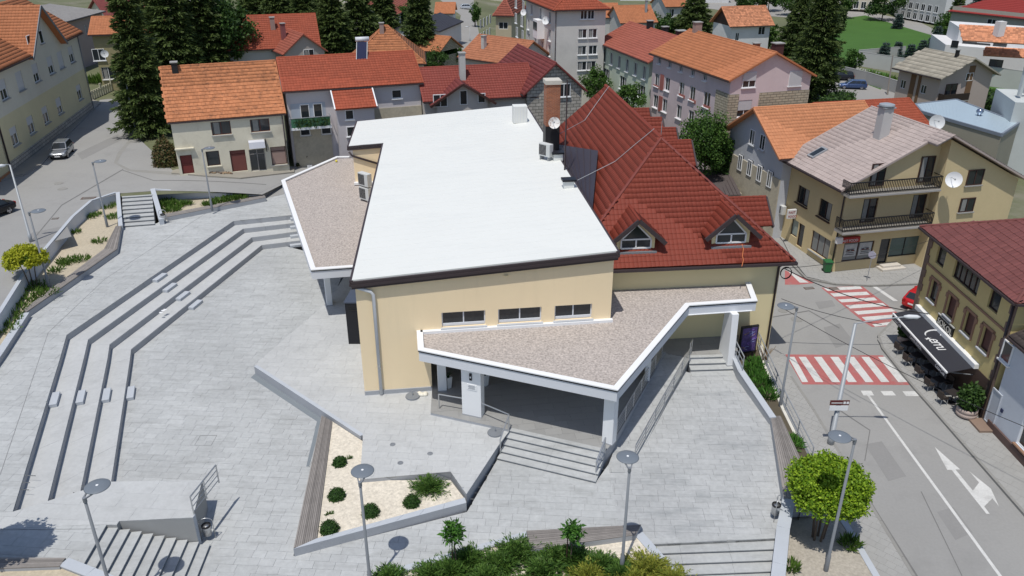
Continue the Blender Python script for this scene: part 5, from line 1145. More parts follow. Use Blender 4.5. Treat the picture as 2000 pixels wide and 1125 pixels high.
for s_ in (-1, 1):
    q = [S.P(cu+s_*dl, 9.0, 1.25), S.P(cu+s_*dl, 9.0, -1.2), S.P(cu, zt, -3.6), S.P(cu, zt, 1.25)]
    if ((q[1]-q[0]).cross(q[2]-q[0])).z < 0: q = [q[1], q[0], q[3], q[2]]
    um = MB(); roof_face(None, q, T_maroon, 0, under=um); dr = um.build('dormer_roof', T_maroon, r0); roof_face(dr, q, T_maroon, .32, .4, 'wave', 0)
    MB().bar(S.P(cu+s_*(dl+.05), 8.92, 1.28), S.P(cu, zt-.04, 1.28), .1, .24).build('bargeboard', brownwood, r0)
for px, py, w_, h_ in [(858, 194, 1.5, 1.3), (903, 188, .8, 1.5), (938, 189, .8, 1.0)]: u, z = S.uv(px, py); window(r0, S.a, S.e, S.n, u-w_/2, u+w_/2, z-h_/2, z+h_/2, -.66, white_p, white_p, 1 if w_ > 1 else 0)
# ---- stone gable house, its roof running away from us
sgz = 9.6; Bq, Aq = G(1022, 186, sgz), G(1147, 178, sgz)
sgh = house('stone_house', 'grey rubble stone house with a maroon roof, gable towards us', 'house', None, None, None, sgz, 2.2, stoneA, T_maroon, 3.1, 'BC', world=(Aq, Bq, Bq+V((-.3, 10, 0))), L2=13.5, ov=.5, ovg=.35, th=.42)
S = sgh['S1']; u, z = S.uv(1101, 176); window(sgh['root'], S.a, S.e, S.n, u-.75, u+.75, z-.7, z+.7, -.05, white_p, white_p, 1)
# wing to the left of it with an orange slope
l2, rh = rsolve((985, 145), (890, 105), 9.5, (985, 60), .5)
house('stone_house', 'low house with a faded orange slope left of the stone gable', 'house', (1000, 128), (893, 112), (940, 70), 8.6, 2.4, wl, T_pink if False else M('faded_orange_tile', (.40, .16, .085), .8, .15, .5, rnd=.12), 2.6, 'AB', L2=9, ov=.4, th=.45, chims=[(.3, .25, .5, 1.6, M('grey_chimney', (.5, .5, .48)))])
# ---- grey apartment block
gb = render('grey_stained_render', (.64, .615, .58), stain=(.48, .465, .44), stscale=.25, stamt=.5)
def w1(S): return S.row((1140, 28), (1154, 27), 2, .95, 1.3)+S.row((1138, 66), (1158, 65), 2, 1.2, 1.2)+S.row((1137, 98), (1158, 98), 2, 1.2, 1.2)+S.row((1137, 129), (1155, 128), 2, 1.3, 1.2)
def w2(S): return S.row((1074, 30), (1008, 9), 5, 1.1, 1.5)+S.row((1074, 66), (1008, 38), 6, 1.1, 1.5)+S.row((1073, 97), (1010, 64), 6, 1.1, 1.5)
gbk = house('apartment_block', 'tall grey stained apartment block with a red hip roof', 'building', (1193, 18), (1080, 21), (1000, -2), 15.2, 2.0, gb, T_red, 2.6, 'AB', 'hip', L2=17, ov=.5, w1=w1, w2=w2, sill=white_p, tw=.34, th=.5, depth=.1)
S = gbk['S2']; p = S.P(S.uv(1073, 40)[0], S.uv(1073, 40)[1], .45); dish('large white satellite dish on the shaded side of the grey apartment block', p, V((-.6, -1, .3)), .55, white_p)
p = S.P(S.uv(1029, 24)[0], S.uv(1029, 24)[1], .45); dish('small white satellite dish higher up on the grey apartment block', p, V((-.6, -1, .3)), .5, white_p)
u, z = S.uv(1059, 55); gbal = MB().box(S.P(u, z-1.3, .5), 2.4, 1.1, 2.5, ax=(S.e, S.n, Z)).build('enclosed_balcony', white_p, gbk['root']); MB().box(S.P(u, z-.2, 1.06), 2.1, .03, 1.1, ax=(S.e, S.n, Z)).build('balcony_glass', glass, gbal)
S = gbk['S1']; pipe([S.P(.05, 15.1, .08), S.P(.05, 2.2, .08)], .06, browntrim, gbk['root'])
# ---- green house and pink apartment house
l2, rh = rsolve((1162, 82), (1265, 123), 10.5, (1247, 48), .5)
gr = render('pale_green_render', (.55, .62, .52))
def w1(S): return S.row((1180, 108), (1258, 143), 6, 1.0, 1.6)+[x+(dict(mull=2),) for x in S.row((1184, 148), (1252, 178), 3, 2.3, 1.7)]
gh = house('apartment_house', 'pale green house with a dull red roof beside the pink one', 'house', (1162, 82), (1265, 123), (1340, 70), 10.5, 1.0, gr, T_pink, rh, 'AB', L2=l2, ov=.5, w1=w1, sill=white_p, th=.4, chims=[(.62, .5, .6, .9, blackm), (.42, .55, .6, .8, blackm), (.22, .6, .9, 1.0, M('dark_brown_chimney', (.07, .03, .03)))])
l2, rh = rsolve((1268, 104), (1424, 159), 11.8, (1345, 57), .5)
pk_ = render('pale_pink_render', (.62, .52, .53), stain=(.50, .42, .43), stscale=.3, stamt=.7)
def w1(S):
    a = S.row((1288, 117), (1377, 150), 5, .8, .9)
    return a+S.row((1283, 155), (1303, 166), 2, 1.2, 1.5)+S.row((1331, 174), (1352, 183), 2, 1.2, 1.5)+S.row((1380, 195), (1380, 195), 1, 1.4, 1.6)+S.row((1280, 198), (1298, 206), 2, 1.2, 1.5)+S.row((1326, 218), (1349, 230), 2, 1.2, 1.5)
def w2(S): return [x+(dict(shut=.55),) for x in S.row((1463, 156), (1463, 156), 1, 1.5, 1.5)]+[x+(dict(shut=.99),) for x in S.row((1553, 153), (1553, 153), 1, 1.5, 1.5)]+[x+(dict(shut=.6),) for x in S.row((1454, 212), (1454, 212), 1, 1.6, 1.7)]
ph = house('apartment_house', 'pale pink apartment house with an orange roof and a stone corner', 'house', (1268, 104), (1424, 159), (1596, 145), 11.8, .8, pk_, T_orange, rh, 'AB', L2=l2, ov=.4, ovg=.35, w1=w1, w2=w2, sill=white_p, th=.42, nobj=120, chims=[(.9, .5, .7, 1.0, M('banded_chimney', (.35, .25, .22))), (.25, .55, .5, .5, brickm), (.1, .62, .8, 1.2, M('dark_brown_chimney', (.07, .03, .03)))])
S2 = ph['S2']; S1 = ph['S1']
def slabstone(root, S, ua, ub, za, zb, m, th_=.1): return MB().box(S.P((ua+ub)/2, za, th_/2+.01), ub-ua, th_, zb-za, ax=(S.e, S.n, Z)).build('stone_cladding', m, root, planar_uv=(S.a, (S.e+S.n*.3).normalized(), Z))
zc = S2.uv(1500, 180)[1]
slabstone(ph['root'], S1, .0, 2.4, .4, S1.uv(1415, 180)[1], stoneB); slabstone(ph['root'], S2, -.1, 1.1, .4, zc, stoneB); slabstone(ph['root'], S2, S2.uv(1481, 200)[0], S2.L, .4, zc, stoneB)
redp = M('brick_red_panel', (.36, .13, .11), .8)
for p, w_ in [((1293, 161), .9), ((1290, 203), .9)]: u, z = S1.uv(*p); MB().box(S1.P(u, z-.9, .03), w_, .06, 1.8, ax=(S1.e, S1.n, Z)).build('red_panel', redp, ph['root'])
for p in [(1332, 186), (1353, 196), (1381, 208), (1282, 168)]: u, z = S1.uv(*p); MB().box(S1.P(u, z-.25, .03), 1.4, .05, .35, ax=(S1.e, S1.n, Z)).build('red_panel', redp, ph['root'])
# ---- white gabled house with the bright orange roof next to the corner building
wgz = 7.6; Bq, Aq = G(1523, 312, wgz), G(1409, 254, wgz)
bw = render('blue_white_render', (.52, .54, .58))
def w1(S): return S.row((1447, 322), (1506, 345), 4, .75, 1.5)+S.row((1470, 268), (1490, 278), 2, .9, 1.4)
whg = house('gable_house', 'blue grey gabled house with a bright orange roof behind the corner building', 'house', None, None, None, wgz, .3, bw, M('bright_orange_tile', (.51, .215, .105), .8, .08, .4, rnd=.08), 3.3, 'BC', world=(Aq, Bq, Bq+V((10, 1.5, 0))), L2=11.5, ov=.5, ovg=.7, w1=w1, sill=M('grey_sill', (.5, .52, .55)), nobj=150, th=.4)
S = whg['S1']; MB().box(S.P(S.L/2, -.4, .05), S.L+.04, .1, 6.0, ax=(S.e, S.n, Z)).build('limestone_front', stoneC, whg['root'])
for h in S.row((1447, 322), (1506, 345), 4, .75, 1.5): window(whg['root'], S.a, S.e, S.n, *h, -.13, white_p, sidewalk, 1)
# ---- red roof behind it, metal roofed building, tall blank wall
house('row_house', 'low house with a red tiled roof between the orange roof and the metal roof', 'house', (1628, 262), (1822, 250), (1822, 200), 6.2, .3, wl, T_red, 2.2, 'AB', L2=9, ov=.4, th=.42, gutter=False)
mz = 6.0; mp2 = [G(1800, 217, mz), G(1957, 262, mz), G(1990, 240, mz), G(1868, 194, mz), G(1788, 203, mz)]
mbd = thing('flat_roof_building', 'low building with a pale blue metal roof and a round vent', 'building', (mp2[0]+mp2[2])/2-V((0, 0, 5.8)))
MB().prism(mp2, -.2, mz-.25).build('wall', render('olive_grey_render', (.33, .31, .25)), mbd); mr_ = MB().prism(mp2, mz-.24, mz).build('metal_roof', M('pale_blue_metal', (.50, .60, .66), .35, .05, .5, metal=.3), mbd)
for k in range(1, 26):
    a, b = mp2[0].lerp(mp2[1], k/26), mp2[4].lerp(mp2[3], min(1, k/26*1.0)).lerp(mp2[3].lerp(mp2[2], k/26), k/26); MB().bar(a, b, .05, .05).build('seam', M('pale_blue_metal', (.50, .60, .66)), mr_)
for a, b in zip(mp2, mp2[1:]+mp2[:1]): MB().bar(a+V((0, 0, -.1)), b+V((0, 0, -.1)), .2, .34).build('parapet', M('grey_blue_trim', (.2, .23, .28), .5), mbd)
q = G(1912, 226, mz); vt = thing('roof_vent', 'shiny round turbine vent on the pale blue metal roof', 'roof vent', q); MB().lathe(q, [(.2, 0), (.2, .2), (.36, .35), (.4, .55), (.3, .75), (.001, .82)], 16).build('turbine', M('shiny_steel', (.35, .4, .5), .2, metal=.9), vt, smooth=True)
tb = [G(1946, 338, 0.2), G(2080, 380, .2)]; twb = thing('apartment_block', 'tall plain pale grey block cut by the right edge', 'building', tb[0]); a = tb[0]; MB().prism([a, a+V((9, -2.5, 0)), a+V((11, 5, 0)), a+V((2, 7.5, 0))], -.2, 8.2).build('wall', render('pale_grey_blue', (.50, .53, .53)), twb); MB().prism([a+V((3, 2, 0)), a+V((11, 0, 0)), a+V((11, 4.5, 0)), a+V((4, 6.5, 0))], 8.2, 14).build('upper_wall', render('pale_grey_blue', (.50, .53, .53)), twb); MB().box(a+V((1.6, 2.2, 8.2)), .35, .35, 3.0, .2).build('pillar', render('pale_grey_blue', (.5, .53, .53)), twb); MB().box(a+V((2.4, 2.2, 11.2)), 2.2, .5, .25, .2).build('lintel', sidewalk, twb)
# ================================================================== corner building with balconies
fz = 7.3; l2, rh = rsolve((1523, 310), (1643, 373), fz, (1705, 210), .5)
ochre = render('ochre_render', (.60, .49, .29))
def w1(S): return [S.at((1568, 383), 1.75, 1.55)+(dict(fm=brownwood, sill=brownwood, cur=1),), S.at((1611, 410), 1.75, 1.55)+(dict(fm=brownwood, sill=brownwood, cur=1),), (S.uv(1601, 480)[0]-1.35, S.uv(1601, 480)[0]+1.35, .75, 2.5, dict(fm=brownwood, mull=2, gm=M('poster_glass', (.22, .23, .23), .15), sill=sidewalk)), (S.uv(1551, 447)[0]-.55, S.uv(1551, 447)[0]+.55, .9, 2.4, dict(fm=brownwood, mull=0, gm=M('poster_green', (.30, .35, .32), .3))), (S.uv(1563, 460)[0]-.45, S.uv(1563, 460)[0]+.45, .32, 2.4, dict(fm=brownwood, mull=0, name='door'))]
def w2(S):
    r = []
    for p, w_, z0, z1 in [((1702, 400), 1.3, 7.35, 9.2), ((1796, 385), 1.3, 7.35, 9.5), ((1688, 460), 1.35, 4.25, 6.3), ((1783, 450), 1.35, 4.25, 6.3)]: u, z = S.uv(*p); r.append((u-w_/2, u+w_/2, z0, z1, dict(fm=brownwood, name='balcony_door', cur=1)))
    u = S.uv(1676, 490)[0]; r.append((u-1.4, u+1.4, .95, 2.6, dict(fm=brownwood, gm=M('poster_glass', (.22, .23, .23)))))
    u = S.uv(1762, 500)[0]; r.append((u-1.4, u+1.5, .95, 2.65, dict(fm=blackm, gm=M('green_grey_glass', (.10, .14, .13), .1)))); r.append((u-2.35, u-1.42, .45, 2.65, dict(fm=blackm, mull=0, name='door')))
    return r
ff = house('corner_building', 'ochre corner building with two balconies and a pale tiled roof', 'building', (1523, 310), (1643, 373), (1900, 345), fz, .13, ochre, T_pale, rh, 'AB', L2=l2, ov=.85, ovg=.4, w1=w1, w2=w2, tw=.4, th=.42, prof='wave', nobj=300, depth=.14)
S1, S2, r0 = ff['S1'], ff['S2'], ff['root']; print('ff', S1.L, S2.L)
for zb in (4.05, 7.1):
    ua, ub = -.55, 7.6; bal = MB().box(S2.P((ua+ub)/2, zb-.22, .55), ub-ua, 1.15, .22, ax=(S2.e, S2.n, Z)).build('balcony', M('balcony_slab', (.36, .34, .31), .8), r0)
    MB().box(S2.P((ua+ub)/2, zb-.2, 1.15), ub-ua+.06, .06, .14, ax=(S2.e, S2.n, Z)).build('slab_edge', M('pale_tile_edge', (.36, .35, .34)), bal)
    for hh in (.12, 1.0): MB().bar(S2.P(ua, zb+hh, 1.06), S2.P(ub, zb+hh, 1.06), .09, .08).build('rail', blackm, bal); MB().bar(S2.P(ua, zb+hh, .05), S2.P(ua, zb+hh, 1.06), .05, .05).build('rail', blackm, bal); MB().bar(S2.P(ub, zb+hh, .05), S2.P(ub, zb+hh, 1.06), .05, .05).build('rail', blackm, bal)
    n = 54
    for k in range(n+1): p = S2.P(ua+(ub-ua)*k/n, zb+.12, 1.06); MB().box(p, .05, .05, .88).build('baluster', blackm, bal)
    for k in range(8): p = S2.P(ua, zb+.12, .05+k*.14); MB().box(p, .05, .05, .88).build('baluster', blackm, bal)
# projecting right wing of the gable
wing = [S2.P(7.75, 0, .9), S2.P(S2.L+.2, 0, .9), S2.P(S2.L+.2, 0, -.2), S2.P(7.75, 0, -.2)]
mid = S2.L/2; wz = lambda x, y: fz+rh-abs((V((x, y, 0))-S2.a).dot(S2.e)-mid)*(rh/(l2/2))+.05
MB().prism(wing, .0, lambda x, y: wz(x, y)-.35).build('wing_wall', ochre, r0)
for px, py, w_, h_ in [(1904, 346, 1.5, 1.3), (1888, 400, 1.4, 1.2)]:
    ws2 = Side(wing[0], wing[1], wing[3]); u, z = ws2.uv(px, py); window(r0, ws2.a, ws2.e, ws2.n, u-w_/2, u+w_/2, z-h_/2, z+h_/2, -.04, brownwood, sidewalk, 1)
q = [S2.P(S2.L+.9, fz-.02, 1.5), S2.P(S2.L+.9, fz-.02, -.1), S2.P(mid, fz+rh+.06, -.1), S2.P(mid, fz+rh+.06, 1.5)]
if ((q[1]-q[0]).cross(q[2]-q[0])).z < 0: q = [q[1], q[0], q[3], q[2]]
um = MB(); roof_face(None, q, T_pale, 0, under=um); xr = um.build('wing_roof', T_pale, r0); roof_face(xr, q, T_pale, .4, .42, 'wave', 0)
q = [S2.P(mid-1.4, fz+rh-1.4*rh/(l2/2)+.06, 1.4), S2.P(mid-1.4, fz+rh-1.4*rh/(l2/2)+.06, -.1), S2.P(mid, fz+rh+.06, -.1), S2.P(mid, fz+rh+.06, 1.4)]
if ((q[1]-q[0]).cross(q[2]-q[0])).z < 0: q = [q[1], q[0], q[3], q[2]]
um = MB(); roof_face(None, q, T_pale, 0, under=um); xr = um.build('wing_roof', T_pale, r0); roof_face(xr, q, T_pale, .4, .42, 'wave', 0)
dish('big white satellite dish at the end of the upper balcony', S2.P(8.0, 8.0, 1.75), V((-.35, -1, .35)), .62, white_p)
dish('grey satellite dish peeping over the pale roof ridge', ff['c'](ff['l1']*.25, ff['l2']*.56, fz+rh+.2), V((-.2, -1, .4)), .6, M('grey_dish', (.55, .57, .58), .5))
cc = GZ(1720, 268, lambda x, y: fz+.5*max(0, (V((x, y, 0))-ff['c'](0, 0)).dot(ff['e2']))); chm = MB().box(cc-V((0, 0, .6)), .85, .85, 3.0, .2).build('chimney', M('pale_chimney', (.50, .49, .48), .85, .1), r0); MB().box(cc+V((0, 0, 2.45)), 1.05, 1.05, .08, .2).build('chimney_slab', galv, chm); MB().lathe(cc+V((0, 0, 2.6)), [(.62, .0), (.6, .12), (.3, .2), (.001, .2)], 14).build('cowl', M('grey_cowl', (.3, .33, .36), .4), chm); 
for s_ in (-.4, .4): MB().box(cc+V((s_, 0, 2.5)), .05, .05, .2).build('cowl_leg', galv, chm)
e1, e2 = ff['e1'], ff['e2']; nr = (e1.cross(e2)); sk = GZ(1597, 299, lambda x, y: fz+.5*max(0, (V((x, y, 0))-ff['c'](0, 0)).dot(e2))+.08); upv = (e2+V((0, 0, .5))).normalized(); nn = e1.cross(upv); nn = nn if nn.z > 0 else -nn
skl = MB().box(sk, .85, 1.5, .14, ax=(e1, upv, nn)).build('skylight', galv, ff['roof']); MB().box(sk+nn*.14, .62, 1.2, .01, ax=(e1, upv, nn)).build('skylight_pane', glass, ff['roof'])
pipe([ff['c'](.5, .5, fz-.1), S1.P(.12, fz-.5, .08), S1.P(.12, .2, .08)], .06, browntrim, r0)
# fast food signs
sw_ = M('sign_white', (.72, .72, .72), .4); sr = M('sign_red', (.35, .03, .03), .4)
u, z = S1.uv(1556, 417); s1 = thing('shop_sign', 'white lit box sign reading FAST FOOD in two lines by the side door', 'sign', S1.P(u, z-.4, .5)); bx_ = S1.P(u, z-.42, .5); MB().box(bx_, .22, .85, .85, ax=(S1.e, S1.n, Z)).build('box', sw_, s1, bevel=.03); MB().bar(S1.P(u, z, 0), S1.P(u, z, .15), .05).build('bracket', blackm, s1)
fc = S1.e if S1.e.y < 0 else -S1.e
for t_, dz in (('FAST', .50), ('FOOD', .12)): text_mesh(t_, .3, sr, bx_+fc*.125-S1.n.cross(V((0, 0, 1)))*0+V((0, 0, dz))-(-fc).cross(Z)*0+(Z.cross(fc))*-.38, Z.cross(fc), Z, s1)
sgp = S2.P(.35, 2.75, .3); s2 = thing('shop_sign', 'red and white FAST FOOD lightbox on the building corner', 'sign', sgp); MB().box(S2.P(-.1, 2.75, .25), .55, .3, .55, ax=(S2.e, S2.n, Z)).build('white_end', sw_, s2, bevel=.05); MB().box(S2.P(.95, 2.78, .25), 1.6, .28, .48, ax=(S2.e, S2.n, Z)).build('box', sr, s2, bevel=.03); text_mesh('FAST FOOD', .3, sw_, S2.P(.0, 2.88, .41), S2.e, Z, s2, space=.95)
for k in range(2): MB().bar(S2.P(.1+k*1.3, 3.0, 0), S2.P(.1+k*1.3, 3.0, .2), .05).build('bracket', blackm, s2)
u = S2.uv(1676, 490)[0]
for k in range(2):
    po = thing('window_poster', 'printed poster in the ' + ('left' if k == 0 else 'right') + ' half of the corner shop window', 'poster', S2.P(u-.68+k*1.36, 1.2, .02)); MB().box(S2.P(u-.68+k*1.36, 1.35, -.09), 1.15, .02, 1.1, ax=(S2.e, S2.n, Z)).build('sheet', M('poster_grey', (.42, .43, .43), .6, .4, 3), po)
    for j in range(4): MB().box(S2.P(u-.68+k*1.36, 1.5+j*.15, -.075), .8-.1*(j % 2), .01, .05, ax=(S2.e, S2.n, Z)).build('printed_line', M('poster_ink', (.06, .06, .07)), po)
    for j in range(2): MB().lathe(S2.P(u-.9+k*1.36+j*.4, 1.9, -.07), [(.16, 0), (.001, .01)], 10).build('printed_plate', M('poster_red', (.3, .1, .06)), po)
ac_unit('air conditioner hanging on the side wall by the FAST FOOD sign', S1.P(S1.uv(1534, 412)[0], S1.uv(1534, 418)[1], .4), math.atan2(S1.e.y, S1.e.x)+math.pi, .95, 1, .05)
ds = thing('door_step', 'two pale stone steps at the shop door', 'step', G(1741, 528, .13)); p = S2.P(S2.uv(1735, 505)[0], .13, .5); MB().box(p, 2.2, 1.0, .17, ax=(S2.e, S2.n, Z)).build('lower_step', M('pale_step', (.58, .54, .48)), ds); MB().box(p+V((0, 0, .17))-S2.n*.15, 1.7, .6, .16, ax=(S2.e, S2.n, Z)).build('upper_step', M('pale_step', (.58, .54, .48)), ds)
# ================================================================== cafe building
ca_, cb2 = V((27.75, 49.2, 0)), V((27.55, 38.4, 0)); yel = render('mustard_render', (.60, .49, .23)); quo = M('brown_quoin', (.20, .14, .11), .85, .25, 1.5)
cbd = ca_+V((9, .2, 0)); CE = (cb2-ca_).normalized(); CN = V((CE.y, -CE.x, 0)); CN = CN if CN.x < 0 else -CN
czE = 8.0; Bq = ca_-CE*.55+CN*.55+V((0, 0, czE)); Aq = cb2+CE*.2+CN*.55+V((0, 0, czE))
def w1(S):
    r = []; su = lambda x, y: S.uv(x, y)[0]
    for px, py in [(1826, 560), (1861, 585), (1897, 615), (1931, 645)]: r.append((su(px, py)-.48, su(px, py)+.48, 3.75, 5.15, dict(fm=brownwood, mull=0, shut=0, gm=M('maroon_blind', (.11, .05, .045), .5) if px != 1826 else glass, sill=M('grey_sill', (.5, .52, .55)))))
    for px, py, w_ in [(1843, 480, .55), (1895, 510, 1.5), (1950, 560, .55)]: r.append((su(px, py)-w_, su(px, py)+w_, 6.25, 7.5, dict(fm=brownwood, mull=4 if w_ > 1 else 0)))
    return r
cf = house('cafe_building', 'mustard cafe building with a brown red tiled roof and an awning', 'building', None, None, None, czE, .13, yel, T_cafe, 2.6, 'AB', 'hip', world=(Aq, Bq, Bq+V((9, .2, 0))), L2=10.5, ov=.55, w1=w1, tw=.32, th=.42, nobj=300, depth=.16)
S, r0 = cf['S1'], cf['root']
trim = M('brown_pink_trim', (.30, .18, .12), .85, .1, 1)
MB().box(S.P(S.L/2, 5.75, .03), S.L, .06, .14, ax=(S.e, S.n, Z)).build('string_course', trim, r0)
for px, py in [(1826, 560), (1861, 585), (1897, 615), (1931, 645)]:
    u = S.uv(px, py)[0]; f = MB()
    for (du_, z0_, w_, h_) in ((-.6, 3.65, .16, 1.66), (.6, 3.65, .16, 1.66), (0, 5.17, 1.36, .16), (-.74, 4.85, .14, .3), (.74, 4.85, .14, .3)): f.box(S.P(u+du_, z0_, .03), w_, .06, h_, ax=(S.e, S.n, Z))
    f.build('window_surround', trim, r0)
for k in range(15):
    for (ue, sgn_) in ((.0, 1), (S.L, -1)):
        w_ = .55 if k % 2 else .38; MB().box(S.P(ue+sgn_*w_/2, .13+k*.52, .03), w_, .07, .505, ax=(S.e, S.n, Z)).build('quoin', quo, r0)
MB().box(S.P(S.L/2, .13, .02), S.L-.8, .05, 2.4, ax=(S.e, S.n, Z)).build('shop_front', M('dark_shop_front', (.07, .045, .035), .4, .3, 1), r0)
pipe([S.P(S.L-.2, 7.6, .12), S.P(S.L-.2, .2, .12)], .07, browntrim, r0)
# sign SOKOL
u, z = S.uv(1848, 637); o = thing('shop_sign', 'black sign reading SOKOL above the awning', 'sign', S.P(u, z-.4, .1)); fl = S.e
ex_ = S.e if S.e.y < 0 else -S.e
MB().box(S.P(u, z-.38, .06), 2.0, .1, .76, ax=(S.e, S.n, Z)).build('panel', M('sign_black', (.01, .01, .012), .3), o); fr = MB()
for dz in (-.4, .4): fr.box(S.P(u, z+dz-.03, .08), 2.1, .12, .06, ax=(S.e, S.n, Z))
fr.build('frame', M('sign_frame', (.4, .4, .38)), o); text_mesh('SOKOL', .58, M('letter_cream', (.7, .68, .6)), S.P(u, z-.2, .115)-ex_*.92, ex_, Z, o, space=1.0)
# awning: sloping canvas with valance
ax0, ax1 = S.uv(1795, 607)[0], S.uv(1910, 717)[0]; zt, zf, dp = 2.62, 2.2, 1.7
aw = thing('cafe_awning', 'black cafe awning with white lettering over the terrace tables', 'awning', S.P((ax0+ax1)/2, 2, .1)); blk_ = M('black_canvas', (.035, .036, .045), .75, .1, 1)
q = [S.P(ax0, zf, dp), S.P(ax1, zf, dp), S.P(ax1, zt, .05), S.P(ax0, zt, .05)]; awn = (q[1]-q[0]).cross(q[3]-q[0]).normalized(); awn = awn if awn.z > 0 else -awn
MB().add(q+[p-awn*.03 for p in q], [(0, 1, 2, 3), (7, 6, 5, 4), (0, 4, 5, 1), (1, 5, 6, 2), (2, 6, 7, 3), (3, 7, 4, 0)]).build('canvas', blk_, aw)
MB().box(S.P((ax0+ax1)/2, zf-.42, dp+.01), ax1-ax0, .02, .42, ax=(S.e, S.n, Z)).build('valance', blk_, aw); MB().bar(S.P(ax0, zf+.0, dp+.02), S.P(ax1, zf+.0, dp+.02), .1, .09).build('front_bar', white_p, aw); MB().bar(S.P(ax0-.1, zt+.08, .14), S.P(ax1+.1, zt+.08, .14), .3, .3).build('cassette', white_p, aw)
lw_ = M('letter_white', (.75, .75, .75), .6); slv = (q[3]-q[0]).normalized()
lo = S.P(ax0, zf, dp)+awn*.012; fr_ = ex_ if ex_.dot(S.e) > 0 else ex_
P_a = lambda fx, fy: (q[0] if ex_.dot(S.e) > 0 else q[1])+ex_*((ax1-ax0)*fx)+slv*((q[3]-q[0]).length*fy)+awn*.015
cpts = [P_a(.44+.055*math.cos(t), .66+.28*math.sin(t)) for t in [.6+k*.42 for k in range(11)]]; MB().tube(cpts, [.02]+[.05]*9+[.02], 6).build('logo_swoosh', lw_, aw)
st_ = [P_a(.495+(.022 if k % 2 == 0 else .009)*math.cos(k*math.pi/5+.3), .36+(.13 if k % 2 == 0 else .05)*math.sin(k*math.pi/5+.3)) for k in range(10)]; MB().poly(st_).build('logo_star', lw_, aw)
text_mesh('erru', .95, lw_, P_a(.50, .34), ex_, slv, aw, 'logo_script', shear=.35, space=.85)
vf = lambda fx, z_: (S.P(ax0, 0, dp+.028) if ex_.dot(S.e) > 0 else S.P(ax1, 0, dp+.028))+ex_*((ax1-ax0)*fx)+V((0, 0, z_))
text_mesh('CAFFE SOKOL', .27, lw_, vf(.36, zf-.33), ex_, Z, aw); text_mesh('Coca-Cola', .32, lw_, vf(.03, zf-.34), ex_, Z, aw, shear=.3, space=.85); text_mesh('Coca-Cola', .32, lw_, vf(.82, zf-.34), ex_, Z, aw, shear=.3, space=.85)
for s_ in (ax0+.15, ax1-.15): MB().tube([S.P(s_, 2.0, .1), S.P(s_, zf-.02, dp)], .03, 6).build('arm', galv, aw)
# terrace furniture in the shade
def table_set(label, p, i):
    o = thing('cafe_table', label+' table', 'table', p, 'cafe terrace tables'); MB().box(p+V((0, 0, .7)), .7, .7, .04, .3).build('top', M('dark_table', (.04, .035, .035), .4), o); MB().tube([p, p+V((0, 0, .7))], .04, 8).build('leg', blackm, o); MB().lathe(p, [(.28, 0), (.26, .03), (.001, .04)], 12).build('foot', blackm, o)
    for k, d in enumerate((V((.62, .1, 0)), V((-.62, -.1, 0)))):
        c = p+d; ch = thing('cafe_chair', label+(' chair towards the wall' if k == 0 else ' chair towards the road'), 'chair', c, 'cafe terrace chairs'); s_ = d.normalized(); t_ = V((-s_.y, s_.x, 0)); m_ = M('dark_rattan', (.05, .04, .035), .7)
        MB().box(c+V((0, 0, .42)), .48, .48, .06, math.atan2(s_.y, s_.x)).build('seat', m_, ch); MB().box(c+s_*.22+V((0, 0, .46)), .06, .48, .42, math.atan2(s_.y, s_.x)).build('backrest', m_, ch)
        for a_ in (-1, 1):
            for b_ in (-1, 1): MB().tube([c+s_*(.2*a_)+t_*(.2*b_), c+s_*(.2*a_)+t_*(.2*b_)+V((0, 0, .42))], .018, 6).build('leg', galv, ch)
            MB().bar(c+t_*(.24*a_)-s_*.2+V((0, 0, .62)), c+t_*(.24*a_)+s_*.2+V((0, 0, .62)), .04).build('armrest', m_, ch)
for i, lb in enumerate(('far end cafe terrace', 'second from far cafe terrace', 'middle cafe terrace', 'second from near cafe terrace', 'near end cafe terrace')):
    table_set(lb, V((26.55-.1*(i % 2), 46.6-i*1.5, .135)), i)
# ---- blue white house at the right edge
WA, WB = V((27.5, 38.2, 0)), V((27.5, 26, 0)); bl_ = render('cool_white_render', (.56, .60, .66))
wh = house('town_house', 'cool white house with a dark tiled roof at the right edge below the cafe', 'house', None, None, None, 6.0, .13, bl_, M('dark_brown_tile', (.07, .055, .05), .6, .1, .5, rnd=.1), 2.2, 'AB', world=(WB+V((-.35, 0, 6)), WA+V((-.35, 0, 6)), WA+V((8, 0, 6))), L2=9, ov=.35, ovg=.0, gable_wall=bl_, caps=False,
   w1=lambda S: [S.at((1968, 688), .9, 1.2)+(dict(mull=0, sill=white_p),), (S.uv(1985, 800)[0]-2.2, S.uv(1985, 800)[0]-1.3, .3, 2.5, dict(mull=0, name='door', gm=M('pale_door', (.5, .53, .58), .4), fm=M('pale_door', (.5, .53, .58)))), (S.uv(1998, 830)[0]-.1, S.uv(1998, 830)[0]+1.6, .8, 2.5, dict(sill=M('wood_sill', (.3, .18, .12))))])
S = wh['S1']; MB().box(S.P(S.L/2, .1, .05), S.L, .12, .5, ax=(S.e, S.n, Z)).build('plinth', M('brown_plinth', (.13, .085, .075), .8), wh['root'])
u = S.uv(1985, 800)[0]-1.0; MB().box(S.P(u, 1.6, .05), .22, .03, .22, ax=(S.e, S.n, Z)).build('house_number_plate', M('navy_plate', (.03, .04, .1), .4), wh['root'])
MB().box(S.P(u-.75, .1, .45), 1.3, .8, .16, ax=(S.e, S.n, Z)).build('door_mat_step', M('brown_step', (.25, .18, .14), .9), wh['root'])
